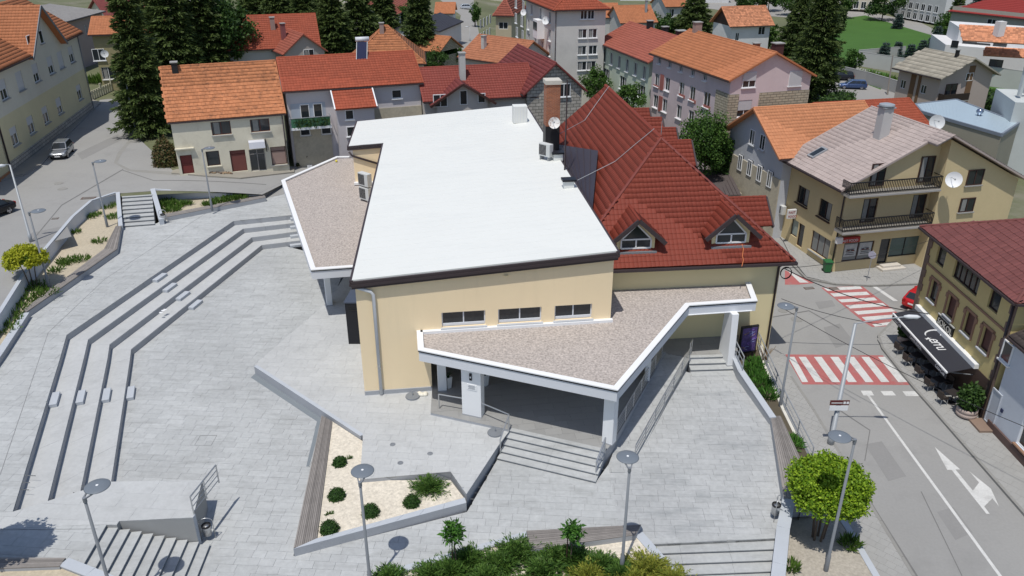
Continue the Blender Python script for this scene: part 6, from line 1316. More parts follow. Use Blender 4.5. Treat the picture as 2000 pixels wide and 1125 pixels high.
# ================================================================== left street building
lz = 13.8; Bq = G(45, 83, lz)
yb = render('beige_yellow_render', (.60, .55, .36)); ug = render('pale_beige_render', (.60, .58, .50))
LA, LB = G(20, 338, 3.95), G(182, 212, 3.95); LE = (LB-LA).normalized(); LE.z = 0; LN = V((LE.y, -LE.x, 0)); Lw = (LB-LA).length
lb = thing('apartment_house', 'long beige and yellow three storey house on the left street', 'building', V((LA.x, LA.y, 3.9)))
S = Side(V((LA.x, LA.y, 0)), V((LB.x, LB.y, 0)), LA-LN*3); wbm = MB(); zt = 13.4
r1 = [S.at(p, 1.15, 1.75) for p in [(88, 882), (190, 805), (285, 735), (372, 665), (500, 590)]] if False else []
def zz1(x, y): return (x/3.214, y/3.214)
low_w = [S.at(zz1(*p), 1.75, 1.8) for p in [(90, 850), (195, 785), (287, 720), (372, 660), (500, 585)]]; up_w = [S.at(zz1(*p), 1.75, 1.9) for p in [(20, 555), (125, 505), (225, 450), (317, 405), (383, 385), (450, 350)]]
zl = sum((h[2]+h[3])/2 for h in low_w)/5; zu = sum((h[2]+h[3])/2 for h in up_w)/6; print('left bldg', zl, zu, S.L, [round(h[0], 1) for h in low_w])
low_w = [(h[0], h[1], zl-.9, zl+.9) for h in low_w if 0 < h[0] and h[1] < S.L]; up_w = [(h[0], h[1], zu-.95, zu+.95) for h in up_w if 0 < h[0] and h[1] < S.L]
zband = S.uv(40, 208)[1]
facade(wbm, S.a, S.e, S.n, S.L, 3.3, zband, low_w, .16); wbm.build('ground_floor_wall', yb, lb)
w2m = MB(); facade(w2m, S.a, S.e, S.n, S.L, zband, zt, up_w, .16); bk = -LN*11
fa, fb_ = S.P(0, 0), S.P(S.L, 0); fc_, fd = fb_+bk, fa+bk
for a, b in ((fb_, fc_), (fc_, fd), (fd, fa)): w2m.quad(P3(a, 3.3), P3(b, 3.3), P3(b, zt), P3(a, zt))
gu = S.uv(65, 10); gz0 = S.uv(46, 84); gz1 = S.uv(110, 58); gc, gw_ = (gz0[0]+gz1[0])/2, abs(gz1[0]-gz0[0])/2; gap = gu[1]
w2m.poly([S.P(gc-gw_, zt-.02, .0), S.P(gc+gw_, zt-.02, .0), S.P(gc, gap-.3, .0)]); w2m.build('upper_wall', ug, lb)
for h in low_w+up_w: window(lb, S.a, S.e, S.n, *h[:4], .14, white_p, sidewalk, 1, random.choice([.45, .5, .55, .99, .4]))
for p in [(255, 232), (182, 265)]: h = S.at(zz1(*p), 1.1, 1.4); window(lb, S.a, S.e, S.n, *h, -.03, white_p, sidewalk, 0, 0)
slabstone(lb, S, 0, S.L, 3.6, 4.9, stoneA, .08)
rm_ = MB(); rp0, rp1 = S.P(-.6, zt, .6), S.P(S.L+.6, zt, .6); rg0, rg1 = S.P(-.6, zt+4.2, -5.5), S.P(S.L+.6, zt+4.2, -5.5); rk0, rk1 = S.P(-.6, zt, -11.6), S.P(S.L+.6, zt, -11.6)
gL, gR = gc-gw_-.3, gc+gw_+.3; f1 = [rp0, S.P(gL, zt, .6), S.P(gL, zt+4.2, -5.5), rg0]; f1b = [S.P(gR, zt, .6), rp1, rg1, S.P(gR, zt+4.2, -5.5)]; f2 = [rk1, rk0, rg0, rg1]
def fix(p): return p if ((p[1]-p[0]).cross(p[2]-p[0])).z > 0 else [p[1], p[0]]+p[2:][::-1]
gl_, gr_ = S.P(gc-gw_-.5, zt-.35, .7), S.P(gc+gw_+.5, zt-.35, .7); ga = S.P(gc, gap, .7); gbk_ = S.P(gc, gap, -6)
f3 = [gl_, S.P(gc-gw_-.5, zt-.35, -2), gbk_, ga]; f4 = [S.P(gc+gw_+.5, zt-.35, -2), gr_, ga, gbk_]
for f in (f1, f1b, f2, f3, f4): roof_face(None, fix(f), T_orange, 0, under=rm_)
lr = rm_.build('roof', T_orange, lb)
for f in (f1, f1b, f3, f4): roof_face(lr, fix(f), T_orange, .34, .42, 'wave', 0)
for a, b in ((gl_, ga), (ga, gr_)): MB().bar(a+S.n*.05-V((0, 0, .1)), b+S.n*.05-V((0, 0, .1)), .08, .26).build('bargeboard', lampgrey, lb)
MB().bar(rp0-V((0, 0, .15)), S.P(gc-gw_-.5, zt-.15, .7), .14, .14).build('gutter', browntrim, lb); MB().bar(S.P(gc+gw_+.5, zt-.15, .7), rp1-V((0, 0, .15)), .14, .14).build('gutter', browntrim, lb)
pipe([S.P(.15, 13.2, .1), S.P(.15, 4.0, .1)], .08, browntrim, lb); pipe([S.P(S.L-.1, 13.2, .1), S.P(S.L-.1, 4.0, .1)], .06, lampgrey, lb)
# neighbour cut by the left edge
nb = thing('town_house', 'yellow house end cut by the left edge of the picture', 'house', S.P(-4, 3.9)); MB().prism([S.P(-.1, 0, .0), S.P(-9, 0, -.3), S.P(-9, 0, -11), S.P(-.1, 0, -11)], 3.2, 11).build('wall', yb, nb); MB().box(S.P(-4.5, 3.3, .04), 8.6, .1, .9, ax=(S.e, S.n, Z)).build('plinth', M('terracotta_plinth', (.42, .2, .1), .8), nb)
um = MB(); roof_face(None, fix([S.P(-9.3, 11, .5), S.P(-.15, 11, .8), S.P(-.15, 14, -5.5), S.P(-9.3, 14, -5.5)]), T_orange, 0, under=um); um.build('roof', T_orange, nb)
# ================================================================== background houses
def bgh(name, label, A, B, C, ze, z0, wall, tile, rh, ridge='AB', kind='gable', **k): return house(name, label, 'house', A, B, C, ze, z0, wall, tile, rh, ridge, kind, tw=k.pop('tw', .36), th=k.pop('th', .45), **k)
brp = render('mauve_brown_render', (.40, .32, .30)); olv = render('olive_render', (.34, .30, .17)); bei = render('beige_far_render', (.58, .54, .44)); whi = render('white_far_render', (.66, .66, .66)); gry = render('grey_far_render', (.50, .50, .49))
def rowsf(*rows): return lambda S: [h for r in rows for h in S.row(*r)]
bgh('town_house', 'mauve brown house with a grey roof behind the beige house', (148, 37), (206, 22), (140, -5), 11.5, 4.2, brp, T_grey, 1.2, ov=.5, L2=18, w1=rowsf(((168, 58), (169, 58), 1, .6, 1.4)), world=(G(60, 62, 11.5), G(206, 22, 11.5), G(150, 5, 11.5)))
bgh('town_house', 'far house with a purple brown roof behind the spruces', (300, 24), (205, 31), (205, -20), 8.5, 4.2, bei, T_maroon, 2.6, L2=12, ov=.5)
bgh('town_house', 'small olive house with a satellite dish and an orange roof', (330, 66), (189, 66), (190, 30), 11.6, 4.0, olv, T_orange, 1.9, L2=9, ov=.4, w1=rowsf(((193, 107), (193, 107), 1, 1.6, 1.6), ((212, 143), (212, 143), 1, 1.7, 1.7)), world=(G(320, 64, 11.6), G(172, 69, 11.6), G(190, 40, 11.6)), sill=white_p)
dish('grey satellite dish on the olive house wall', G(211, 103, 9.4)+V((0, -1.0, 0)), V((.4, -1, .3)), .5, M('grey_dish', (.55, .57, .58)))
bgh('town_house', 'large red roofed house behind the orange roof', (628, 75), (455, 80), (455, 20), 8.3, 3.4, gry, T_red, 4.2, L2=13, ov=.4, world=(G(627, 92, 8.2), G(440, 100, 8.2), G(450, 10, 8.2)), chims=[(.52, .3, .7, 1.6, M('banded_chimney', (.35, .25, .22)))])
q = G(565, 108, 7.6)
bgh('town_house', 'grey gabled house with a faded red roof between the red roofs', None, None, None, 7.9, 3.4, render('taupe_render', (.42, .39, .36)), T_pink, 2.7, 'BC', world=(G(640, 100, 7.9), G(552, 108, 7.9), G(552, 108, 7.9)+V((-4, 12, 0))), L2=10, ov=.4, ovg=.3, chims=[(.3, .5, .6, 2.2, M('faded_red_chimney', (.26, .1, .1)))], w1=rowsf(((603, 103), (603, 103), 1, 1.6, 1.0)))
bgh('town_house', 'house with a mossy orange hip roof behind the red row', (830, 112), (690, 112), (690, 70), 7.6, 3.2, bei, T_old, 4.6, 'AB', 'hip', L2=10.5, ov=.3, prof='flat', chims=[(.45, .42, .6, 1.2, M('banded_chimney', (.35, .25, .22)))], world=(G(832, 125, 7.6), G(678, 128, 7.6), G(678, 60, 7.6)))
bgh('town_house', 'half ruined cottage with a crooked orange roof', (858, 105), (858, 105), (858, 60), 4.2, 2.6, stoneB, T_old, 2.2, 'BC', world=(G(905, 92, 5.0), G(858, 103, 5.0), G(870, 60, 5.0)), L2=8, ov=.3, prof='flat')
bgh('town_house', 'ochre house with a patchy red and pale hip roof by the far road', (1003, 32), (962, 31), (935, 17), 9.0, 2.2, render('ochre_far', (.46, .40, .28)), T_pink, 3.0, 'AB', 'hip', L2=14, ov=.5, w1=rowsf(((983, 50), (983, 50), 1, 1.8, 1.3)), w2=rowsf(((958, 46), (939, 38), 4, .8, 1.5), ((957, 72), (940, 62), 4, .8, 1.4)))
bgh('town_house', 'red roofed house left of the far road', (800, 40), (742, 22), (742, -5), 7.5, 3.0, whi, T_pink, 2.8, 'AB', L2=10, ov=.4, world=(G(808, 8, 7.5), G(768, 36, 7.5), G(740, 20, 7.5)))
bgh('town_house', 'dark roofed white house behind the centre spruce', (900, 48), (858, 58), (850, 40), 6.0, 2.8, whi, M('slate_far', (.06, .06, .075), .6), 1.6, 'AB', L2=10, ov=.4, world=(G(905, 42, 6.0), G(858, 62, 6.0), G(850, 30, 6.0)))
bgh('town_house', 'small orange roofed house beside the far road bend', (890, 28), (850, 28), (850, 10), 6.0, 2.8, whi, T_orange, 2.0, 'AB', L2=9, ov=.4, world=(G(888, 27, 6.0), G(848, 27, 6.0), G(848, 8, 6.0)))
bgh('town_house', 'far house with an orange roof right of the grey block', (1275, 45), (1195, 44), (1195, 12), 7.0, 1.6, gry, T_orange, 2.8, 'AB', L2=10, ov=.4, chims=[(.8, .3, .4, 2.2, galv)], world=(G(1285, 44, 7.0), G(1212, 46, 7.0), G(1212, 10, 7.0)))
bgh('town_house', 'grey house with an orange roof squeezed against the grey block', (1208, 36), (1187, 36), (1187, 10), 7.0, 1.6, gry, T_orange, 2.4, 'AB', L2=9, ov=.3, world=(G(1210, 35, 7.2), G(1180, 35, 7.2), G(1180, 10, 7.2)))
bgh('town_house', 'far house with an orange roof left of the dark spruce', (1345, 13), (1300, 14), (1300, -8), 6.0, 1.2, gry, T_orange, 2.8, 'AB', L2=11, ov=.4, w1=rowsf(((1312, 25), (1312, 25), 1, 1.2, 1.8)))
bgh('chalet', 'white chalet with a mottled orange roof and dark wooden gable', (1513, 50), (1426, 53), (1405, 30), 6.0, 1.0, whi, T_terra, 3.4, 'AB', L2=9, ov=.6, gable_wall=brownwood, w1=rowsf(((1488, 60), (1488, 60), 1, 1.5, 1.6), ((1440, 72), (1440, 72), 1, .8, 1.6)))
tp = bgh('town_house', 'taupe house with a lichen beige roof beside the car park wall', (1743, 133), (1838, 155), (1936, 150), 6.4, .4, render('taupe_pink_render', (.45, .38, .34)), T_beige, 2.5, 'AB', L2=10.5, ov=.7, tw=.9, th=.8, prof='flat', w1=rowsf(((1763, 165), (1803, 174), 2, 1.0, 1.2)), w2=rowsf(((1893, 150), (1893, 150), 1, 1.3, 1.1)), chims=[(.3, .45, .35, 1.0, blackm)])
S = tp['S1']
for px, w_ in ((1781, .9), (1794, .5)): u = S.uv(px, 170)[0]; MB().box(S.P(u, .2, .03), w_, .06, 6.2, ax=(S.e, S.n, Z)).build('brown_panel', M('brown_panel', (.17, .10, .055), .8), tp['root'])
S = tp['S2']; tb_ = MB().box(S.P(2.4, 3.2, .55), 4.4, 1.1, .16, ax=(S.e, S.n, Z)).build('balcony', sidewalk, tp['root']); MB().box(S.P(2.4, 3.36, 1.06), 4.4, .08, .95, ax=(S.e, S.n, Z)).build('balcony_front', M('dark_brown_board', (.035, .025, .02), .7), tb_); MB().box(S.P(.25, 3.36, .5), .08, 1.1, .95, ax=(S.e, S.n, Z)).build('balcony_side', M('dark_brown_board', (.035, .025, .02)), tb_)
window(tp['root'], S.a, S.e, S.n, 1.2, 3.2, 3.4, 5.5, -.03, brownwood, None, 1, name='balcony_door'); MB().box(S.P(5.2, .2, .03), 1.0, .06, 7.6, ax=(S.e, S.n, Z)).build('brown_panel', M('brown_panel', (.17, .10, .055)), tp['root'])
wm = thing('modern_villa', 'white modern villa with terracotta roofs at the right edge', 'house', GT(1930, 140)); 
def boxw(px0, px1, py, zb, zt_, dep, nm, mt, root):
    a, b = G(px0, py, zb), G(px1, py, zb); MB().prism([a, b, b+V((0, dep, 0)), a+V((0, dep, 0))], zb-.5, zt_).build(nm, mt, root); return a, b
a, b = G(1838, 128, .8), G(2060, 150, .8); MB().prism([a, b, b+V((4, 14, 0)), a+V((4, 14, 0))], .2, 4.6).build('wall', whi, wm)
a2, b2 = a+V((3, 2, 0)), b+V((2, 3, 0)); MB().prism([a2, b2, b2+V((3, 10, 0)), a2+V((3, 10, 0))], 4.6, 7.4).build('upper_wall', whi, wm)
sw3 = Side(V((a2.x, a2.y, 0)), V((b2.x, b2.y, 0)), a2+V((0, 5, 0)))
for px, py, w_, h_ in [(1893, 87, 2.4, 1.0), (1919, 90, 2.4, 1.0), (1952, 92, 2.2, 1.3)]: u, z = sw3.uv(px, py); window(wm, sw3.a, sw3.e, sw3.n, u-w_/2, u+w_/2, z-h_/2, z+h_/2, -.04, blackm, None, 1)
sw4 = Side(V((a.x, a.y, 0)), V((b.x, b.y, 0)), a+V((0, 5, 0)))
for px, py, w_, h_ in [(1945, 125, 2.2, 1.6), (1865, 86, 1.2, 1.2)]: u, z = sw4.uv(px, py); window(wm, sw4.a, sw4.e, sw4.n, u-w_/2, u+w_/2, z-h_/2, z+h_/2, -.04, blackm, None, 1)
for (A_, B_, zq, dep, rr_) in [((1880, 79), (1970, 87), 7.5, 5, 1.9), ((1920, 108), (2040, 118), 4.8, 2.6, 1.0)]:
    p, q2 = G(*A_, zq), G(*B_, zq); q3 = [p, q2+V((4, 0, 0)), q2+V((5, dep, rr_)), p+V((1.5, dep, rr_))]; um = MB(); roof_face(None, fix(q3), T_terra, 0, under=um); rf_ = um.build('terracotta_roof', T_terra, wm); roof_face(rf_, fix(q3), T_terra, .4, .6, 'wave', 0)
MB().box(G(1965, 62, 9.2)-V((0, -2, 1)), 1.2, 1.2, 2.4, .2).build('chimney', whi, wm)
bgh('long_building', 'long house with a bright red hip roof in the far right corner', (2060, 26), (1852, 20), (1900, 0), 9.0, .8, render('olive_far', (.40, .38, .32)), M('flat_red_tile', (.28, .035, .03), .7, .08, .4), 3.0, 'AB', 'hip', L2=12, ov=.5, w1=rowsf(((1936, 47), (1956, 48), 2, 2, 1.8)), tw=.5, th=.6, world=(G(2080, 46, 8.0), G(1852, 22, 8.0), G(1890, -5, 8.0)))
inst = thing('institution', 'pale grey institution with two rows of white windows at the top right', 'building', GT(1800, 45)); a, b = GT(1752, 36), GT(1838, 52); MB().prism([a, b, b+V((3, 14, 0)), a+V((3, 14, 0))], .5, 13).build('wall', gry, inst); si = Side(V((a.x, a.y, 0)), V((b.x, b.y, 0)), a+V((0, 5, 0)))
for r in (((1763, 28), (1825, 37), 6), ((1767, 10), (1829, 17), 6)):
    for h in si.row(*r, 1.5, 1.7): window(inst, si.a, si.e, si.n, *h[:4], -.04, white_p, white_p, 1)
MB().prism([b, b+V((26, 4, 0)), b+V((26, 18, 0)), b+V((0, 14, 0))], .5, 13).build('side_wall', whi, inst)
crm = thing('institution', 'cream building behind the park trees at the top', 'building', GT(1660, 20)); a, b = GT(1612, 20), GT(1742, 26); MB().prism([a, b, b+V((3, 14, 0)), a+V((3, 14, 0))], .5, 14).build('wall', bei, crm); si = Side(V((a.x, a.y, 0)), V((b.x, b.y, 0)), a+V((0, 5, 0)))
for h in si.row((1630, 8), (1730, 12), 8, 1.4, 2.0): window(crm, si.a, si.e, si.n, *h[:4], -.04, white_p, white_p, 1)
# fill of roofs along the top edge
for i, (px, py, wd, tm, wm_, lbl) in enumerate([(245, 8, 12, T_maroon, bei, 'far house with a maroon roof behind the left spruces'), (370, 5, 12, T_orange, whi, 'far house with an orange roof above the left spruces'), (690, 12, 11, T_orange, bei, 'far small house with an orange gable between the dark firs'), (780, 3, 12, T_pink, whi, 'far house with a faded red roof at the top edge'), (985, 4, 10, T_orange, bei, 'far orange roof behind the ochre house'), (1150, 0, 11, T_orange, gry, 'far orange roof behind the grey block'), (1245, 2, 12, T_red, whi, 'far white house with a red roof at the top edge'), (1390, 6, 12, T_orange, whi, 'far house with an orange roof behind the dark spruce'), (1480, 3, 11, T_red, bei, 'far red roofed house at the top centre right')]):
    p = GT(px, py); bgh('town_house', lbl, None, None, None, p.z+5.6, p.z, wm_, tm, 2.8, 'AB', world=(p+V((wd/2, 0, 5.6)), p+V((-wd/2, .8, 5.6)), p+V((-wd/2, 9, 5.6))), L2=9, ov=.4, tw=.45, th=.6, w1=lambda S: [(S.L*.2, S.L*.2+1.2, S_z, S_z+1.3) for S_z in (p.z+1, p.z+3.6)]+[(S.L*.65, S.L*.65+1.2, S_z, S_z+1.3) for S_z in (p.z+1, p.z+3.6)])
# walls and fences
wallrun('garden_wall', 'long concrete wall between the car park and the gardens', [GT(1637, 150), GT(1690, 163), GT(1760, 185), GT(1850, 208)], .0, 2.0, .25, sidewalk, sidewalk)
wallrun('garden_wall', 'pale concrete wall of the upper garden beyond the car park', [GT(1672, 128), GT(1715, 135), GT(1768, 144)], .0, 2.7, .3, M('pale_concrete_wall', (.5, .5, .48), .9, .1, .3), sidewalk)
wallrun('garden_wall', 'pale concrete wall along the lower edge of the lawn', [GT(1674, 124), GT(1764, 116)], .0, 2.6, .3, M('pale_concrete_wall', (.5, .5, .48)), sidewalk)
wallrun('garden_wall', 'pale concrete wall behind the taupe house', [GT(1910, 165), GT(2080, 190)], .0, 3.2, .3, M('pale_concrete_wall', (.5, .5, .48)), sidewalk)
fn = thing('fence', 'cream picket fence at the end of the left street', 'fence', GT(215, 180)); a, b = GT(178, 196), GT(240, 168)
for k in range(16): p = a.lerp(b, k/15); MB().box(p, .5, .1, 1.15+(.5 if k % 5 == 0 else 0), math.atan2((b-a).y, (b-a).x)).build('picket', M('cream_paint', (.62, .58, .44), .8), fn)
MB().bar(a+V((0, .1, .9)), b+V((0, .1, .9)), .08).build('rail', M('cream_paint', (.62, .58, .44)), fn)
shd = thing('shed', 'dark metal roofed sheds between the red roof and the orange gabled house', 'shed', G(1405, 385, .3)); a = G(1372, 372, 3.2); MB().prism([G(1366, 378, 2.4), G(1448, 382, 2.4), G(1430, 338, 3.4), G(1366, 330, 3.4)], 0, 2.6).build('wall', stoneC, shd)
sq = [G(1380, 382, 2.7), G(1448, 380, 2.7), G(1425, 335, 3.6), G(1362, 330, 3.6)]; MB().add(sq+[p-V((0, 0, .12)) for p in sq], [(0, 1, 2, 3), (7, 6, 5, 4), (0, 4, 5, 1), (1, 5, 6, 2), (2, 6, 7, 3), (3, 7, 4, 0)]).build('metal_roof', M('brown_grey_metal', (.10, .085, .085), .5), shd)
for k in range(1, 9): MB().bar(sq[0].lerp(sq[1], k/9), sq[3].lerp(sq[2], k/9), .05, .06).build('seam', browntrim, shd)
# ================================================================== VEGETATION
def leaves(name, pts, size, mat, parent, elong=1.6, nrm_bias=None, jitter=.35, dirs=None, cols=None, var=1.0):
    """one quad per point (n,3); random or given directions"""
    pts = np.asarray(pts); n = len(pts); s = size*RNG.uniform(1-jitter, 1+jitter, (n, 1))
    d = RNG.normal(size=(n, 3)) if dirs is None else np.asarray(dirs)+RNG.normal(scale=.35, size=(n, 3))
    d /= np.linalg.norm(d, axis=1, keepdims=True)+1e-9
    q = RNG.normal(size=(n, 3)); 
    if nrm_bias is not None: q = q*.7+np.asarray(nrm_bias)
    w_ = np.cross(d, q); w_ /= np.linalg.norm(w_, axis=1, keepdims=True)+1e-9
    a = pts-w_*s*.5; b = pts+w_*s*.5; m = pts+d*s*elong*.5
    v = np.stack([pts, m+w_*s*.42, pts+d*s*elong, m-w_*s*.42], 1).reshape(-1, 3)
    f = np.arange(n*4).reshape(n, 4); c = RNG.random(n)*var if cols is None else cols
    return raw_mesh(name, v, f, mat, parent, c)
LM = {'spruce': leafmat('spruce_needles', (.038, .066, .019), (.13, .18, .05)), 'dark': leafmat('dark_leaf', (.025, .06, .014), (.07, .135, .03)), 'green': leafmat('green_leaf', (.035, .085, .018), (.10, .19, .035)),
      'lime': leafmat('lime_leaf', (.09, .20, .012), (.34, .48, .035)), 'yellow': leafmat('yellow_leaf', (.27, .31, .02), (.50, .50, .04)), 'blue': leafmat('blue_spruce', (.04, .075, .065), (.11, .16, .14)),
      'juni': leafmat('juniper_leaf', (.04, .10, .02), (.13, .235, .045)), 'juniy': leafmat('juniper_yellow', (.15, .2, .03), (.36, .36, .06)), 'box': leafmat('box_leaf', (.02, .06, .012), (.06, .13, .025)), 'grassy': leafmat('grass_blade', (.05, .11, .015), (.13, .22, .04)),
      'young': leafmat('young_leaf', (.04, .12, .02), (.10, .24, .04)), 'bronze': leafmat('bronze_leaf', (.04, .075, .015), (.16, .10, .05))}
bark = M('bark', (.11, .085, .065), .95, .3, 3, bump=.5)
def trunk(root, p, h, r, lean=0, limbs=6, spread=.45, z0=.45):
    mb = MB(); top = p+V((lean, 0, h)); pts = [p-V((0, 0, .15)), p.lerp(top, .3)+V((.04*h*random.uniform(-.3, .3), 0, 0)), p.lerp(top, .65), top]; mb.tube(pts, [r*1.25, r, r*.7, r*.2], 8)
    for k in range(limbs):
        t = random.uniform(z0, .9); b = p.lerp(top, t); a = 2*math.pi*k/limbs+random.random(); l = h*spread*(1.1-t); e = b+V((math.cos(a)*l, math.sin(a)*l, l*.7)); mb.tube([b, b.lerp(e, .5)+V((0, 0, l*.08)), e], [r*.45, r*.3, r*.1], 6)
    return mb.build('trunk', bark, root, smooth=True)
def conifer(label, p, h, r, mat='spruce', n=7000, size=.34, group='spruces', bare=.06):
    o = thing('spruce_tree', label, 'tree', p, group); MB().tube([p-V((0, 0, .2)), p+V((0, 0, h*.5)), p+V((0, 0, h))], [h*.017, h*.011, .02], 8).build('trunk', bark, o)
    lv = int(h*1.9); pts = []; dr = []; per = int(n*2.0)//(lv*9)+1; bm = MB()
    for i in range(lv):
        t = i/lv; z = h*(bare+(1-bare)*t); rr = r*(1-t)**.85*random.uniform(.82, 1.12)+.12; nb = 10 if t < .6 else 8
        for k in range(nb):
            a = 2*math.pi*(k+random.random()*.7)/nb+i; L = rr*random.uniform(.7, 1.12); droop = random.uniform(.18, .42); ca, sa = math.cos(a), math.sin(a)
            m = max(4, int(per*1.6*(L/r+.25))); u = RNG.uniform(.12, 1, m)**.8; side = RNG.normal(scale=.12, size=m)*L*(1.1-u*.6)
            x = u*L; zz = z-droop*x+.25*droop*x*u+RNG.normal(scale=.06, size=m)
            pts.append(np.stack([p.x+ca*x-sa*side, p.y+sa*x+ca*side, p.z+zz], 1)); dr.append(np.stack([ca+0*x-sa*np.sign(side)*.5, sa+0*x+ca*np.sign(side)*.5, -.25+0*x], 1))
            if k % 3 == 0: bm.tube([p+V((0, 0, z)), p+V((ca*L*.85, sa*L*.85, z-droop*L*.8))], .05, 4, r1=.01)
    stuff(bm.build('branches', bark, o))
    leaves('crown', np.concatenate(pts), size*.55, LM[mat], o, 3.0, dirs=np.concatenate(dr), nrm_bias=(0, 0, 1)); return o
def broad(label, p, h, rx, rz, mat='green', n=6000, size=.26, clumps=46, name='tree', group=None, tr=.14, squash=1.0, stems=1, dome=False, cz=None, cat='tree'):
    o = thing(name, label, cat, p, group); cz = cz if cz is not None else h-rz; C = np.array([p.x, p.y, p.z+cz])
    if stems == 1: trunk(o, p, cz+rz*.4, tr)
    else:
        mb = MB()
        for k in range(stems):
            a = 2*math.pi*k/stems; b = p+V((math.cos(a)*.25, math.sin(a)*.2, 0)); mb.tube([b, b+V((math.cos(a)*.15, math.sin(a)*.15, cz*.6)), p+V((math.cos(a)*rx*.5, math.sin(a)*rx*.5, cz+.2))], [tr*.6, tr*.5, tr*.2], 7)
        mb.build('trunk', bark, o)
    cl = []
    while len(cl) < clumps:
        q = RNG.normal(size=3); q /= np.linalg.norm(q); q *= RNG.uniform(.45, .92) if not dome else RNG.uniform(.75, .97)
        if dome and q[2] < -.45: continue
        cl.append(q)
    cl = np.array(cl); k = RNG.integers(0, clumps, n); cs = RNG.uniform(*((.65, 1.2) if dome else (.45, 1.45)), clumps)
    off = RNG.normal(size=(n, 3)); off /= np.linalg.norm(off, axis=1, keepdims=True); off *= RNG.uniform(.35, 1, (n, 1))**.6*(.27 if not dome else .23)*cs[k][:, None]
    P_ = (cl[k]+off)*np.array([rx, rx*squash, rz])+C
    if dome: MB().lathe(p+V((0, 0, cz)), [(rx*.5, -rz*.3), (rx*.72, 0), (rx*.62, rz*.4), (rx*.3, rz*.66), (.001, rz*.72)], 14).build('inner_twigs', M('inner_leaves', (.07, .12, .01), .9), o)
    leaves('crown', P_, size, LM[mat], o, 1.3, nrm_bias=off*2.2+np.array([0, 0, .5])); return o
def shrub(label, p, r, h, mat='juni', n=900, size=.05, L=.4, name='juniper_bush', group='juniper bushes', kind='spike', cat='bush'):
    o = thing(name, label, cat, p, group)
    if kind == 'spike':
        ng = max(6, int(n/26)); pts = []; dr = []; stem = MB()
        for g in range(ng):
            a = RNG.uniform(0, 6.28); t = RNG.uniform(0, 1)**.6; d = np.array([math.cos(a)*t, math.sin(a)*t, (1-t*.75)*h/r*RNG.uniform(.6, 1.1)]); l = r*RNG.uniform(.6, 1.05)
            u = RNG.uniform(.1, 1, 26); q = np.array([p.x, p.y, p.z])+d*l*u[:, None]; q[:, 2] += -.18*h*(u*t)**2; pts.append(q+RNG.normal(scale=.025*r+.01, size=(26, 3))); dr.append(np.tile(d/np.linalg.norm(d), (26, 1)))
            e = V(d*l*.9)+p; stem.tube([p+V((0, 0, .0)), p.lerp(e, .6)], .015, 4, r1=.006)
        stem.build('stems', bark, o); leaves('foliage', np.concatenate(pts), size, LM[mat], o, 3.4, dirs=np.concatenate(dr))
    else:
        q = RNG.normal(size=(n, 3)); q /= np.linalg.norm(q, axis=1, keepdims=True); q[:, 2] = np.abs(q[:, 2]) if kind == 'dome' else q[:, 2]
        nn = q.copy(); q *= RNG.uniform(.72, 1.02, (n, 1))*np.array([r, r, h]); lobes = 1+.08*np.sin(q[:, :1]*9/r+1)*np.sin(q[:, 1:2]*8/r)
        MB().tube([p-V((0, 0, .05)), p+V((0, 0, h*.6))], .04, 6).build('stem', bark, o)
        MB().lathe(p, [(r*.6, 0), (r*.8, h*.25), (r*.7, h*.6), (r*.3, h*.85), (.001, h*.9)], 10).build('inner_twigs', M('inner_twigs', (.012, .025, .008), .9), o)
        leaves('foliage', q*lobes+np.array([p.x, p.y, p.z]), size, LM[mat], o, 1.3, nrm_bias=nn*2.2)
    return o
def tuft(name, label, spots, mat='grassy', h=.35, n=60, w_=.03, kind='stuff'):
    pts = []; dr = []
    for (q, r) in spots:
        m = int(n*max(.5, r/.4)); a = RNG.uniform(0, 6.28, m); t = RNG.uniform(0, 1, m)**.5*r; pts.append(np.stack([q.x+np.cos(a)*t, q.y+np.sin(a)*t, np.full(m, q.z)], 1)); dr.append(np.stack([np.cos(a)*.5, np.sin(a)*.5, np.ones(m)], 1))
    o = leaves(name, np.concatenate(pts), h/4, LM[mat], None, 4, dirs=np.concatenate(dr)); o['kind'] = 'stuff'; o['label'] = label; o['category'] = 'grass'; return o
leaves('balcony_plants', BALC[0], .14, LM['dark'], BALC[1])
# left spruce group and the maple
conifer('tall dark spruce nearest the old orange roofed house', GT(293, 262), 21, 3.1, n=13000, size=.32)
conifer('tall spruce behind the left end of the orange roof', GT(352, 176), 22, 4.6, n=11000, size=.38)
conifer('tall spruce in the middle of the dark group behind the orange roof', GT(405, 160), 24, 4.6, n=11000, size=.38)
conifer('slimmer spruce left of the dark group by the olive house', GT(308, 168), 17, 3.2, n=9000, size=.34)
broad('leafy maple between the spruces and the red roofs', GT(447, 152), 12.5, 4.6, 5.2, 'dark', 9000, .34, 60)
for i, (x, y, h, r, lb) in enumerate([(545, 62, 15, 4.2, 'dark fir behind the left end of the red roofs'), (500, 40, 14, 4.5, 'dark fir left of the far red roofs'), (600, 72, 14, 4.0, 'dark fir left of the solar heater'), (655, 112, 14, 4.2, 'dark fir right behind the solar heater'), (705, 100, 15, 4.4, 'dark fir between solar heater and mossy roof'), (752, 82, 13, 3.8, 'dark fir behind the mossy orange roof'), (640, 60, 15, 4.2, 'dark fir further back above the solar heater'), (575, 28, 14, 4.5, 'far fir at the top edge left of centre'), (720, 55, 15, 4.2, 'far fir at the top edge near the faded roof')]): conifer(lb, GT(x, y), h, r, n=6500, size=.42, group='dark firs')
conifer('single tall spruce in the centre behind the mossy roof', GT(822, 122), 17, 3.9, n=10000, size=.36)
conifer('dark cedar behind the pink house chimneys', GT(1352, 84), 13, 6.2, n=9000, size=.42, group='dark firs')
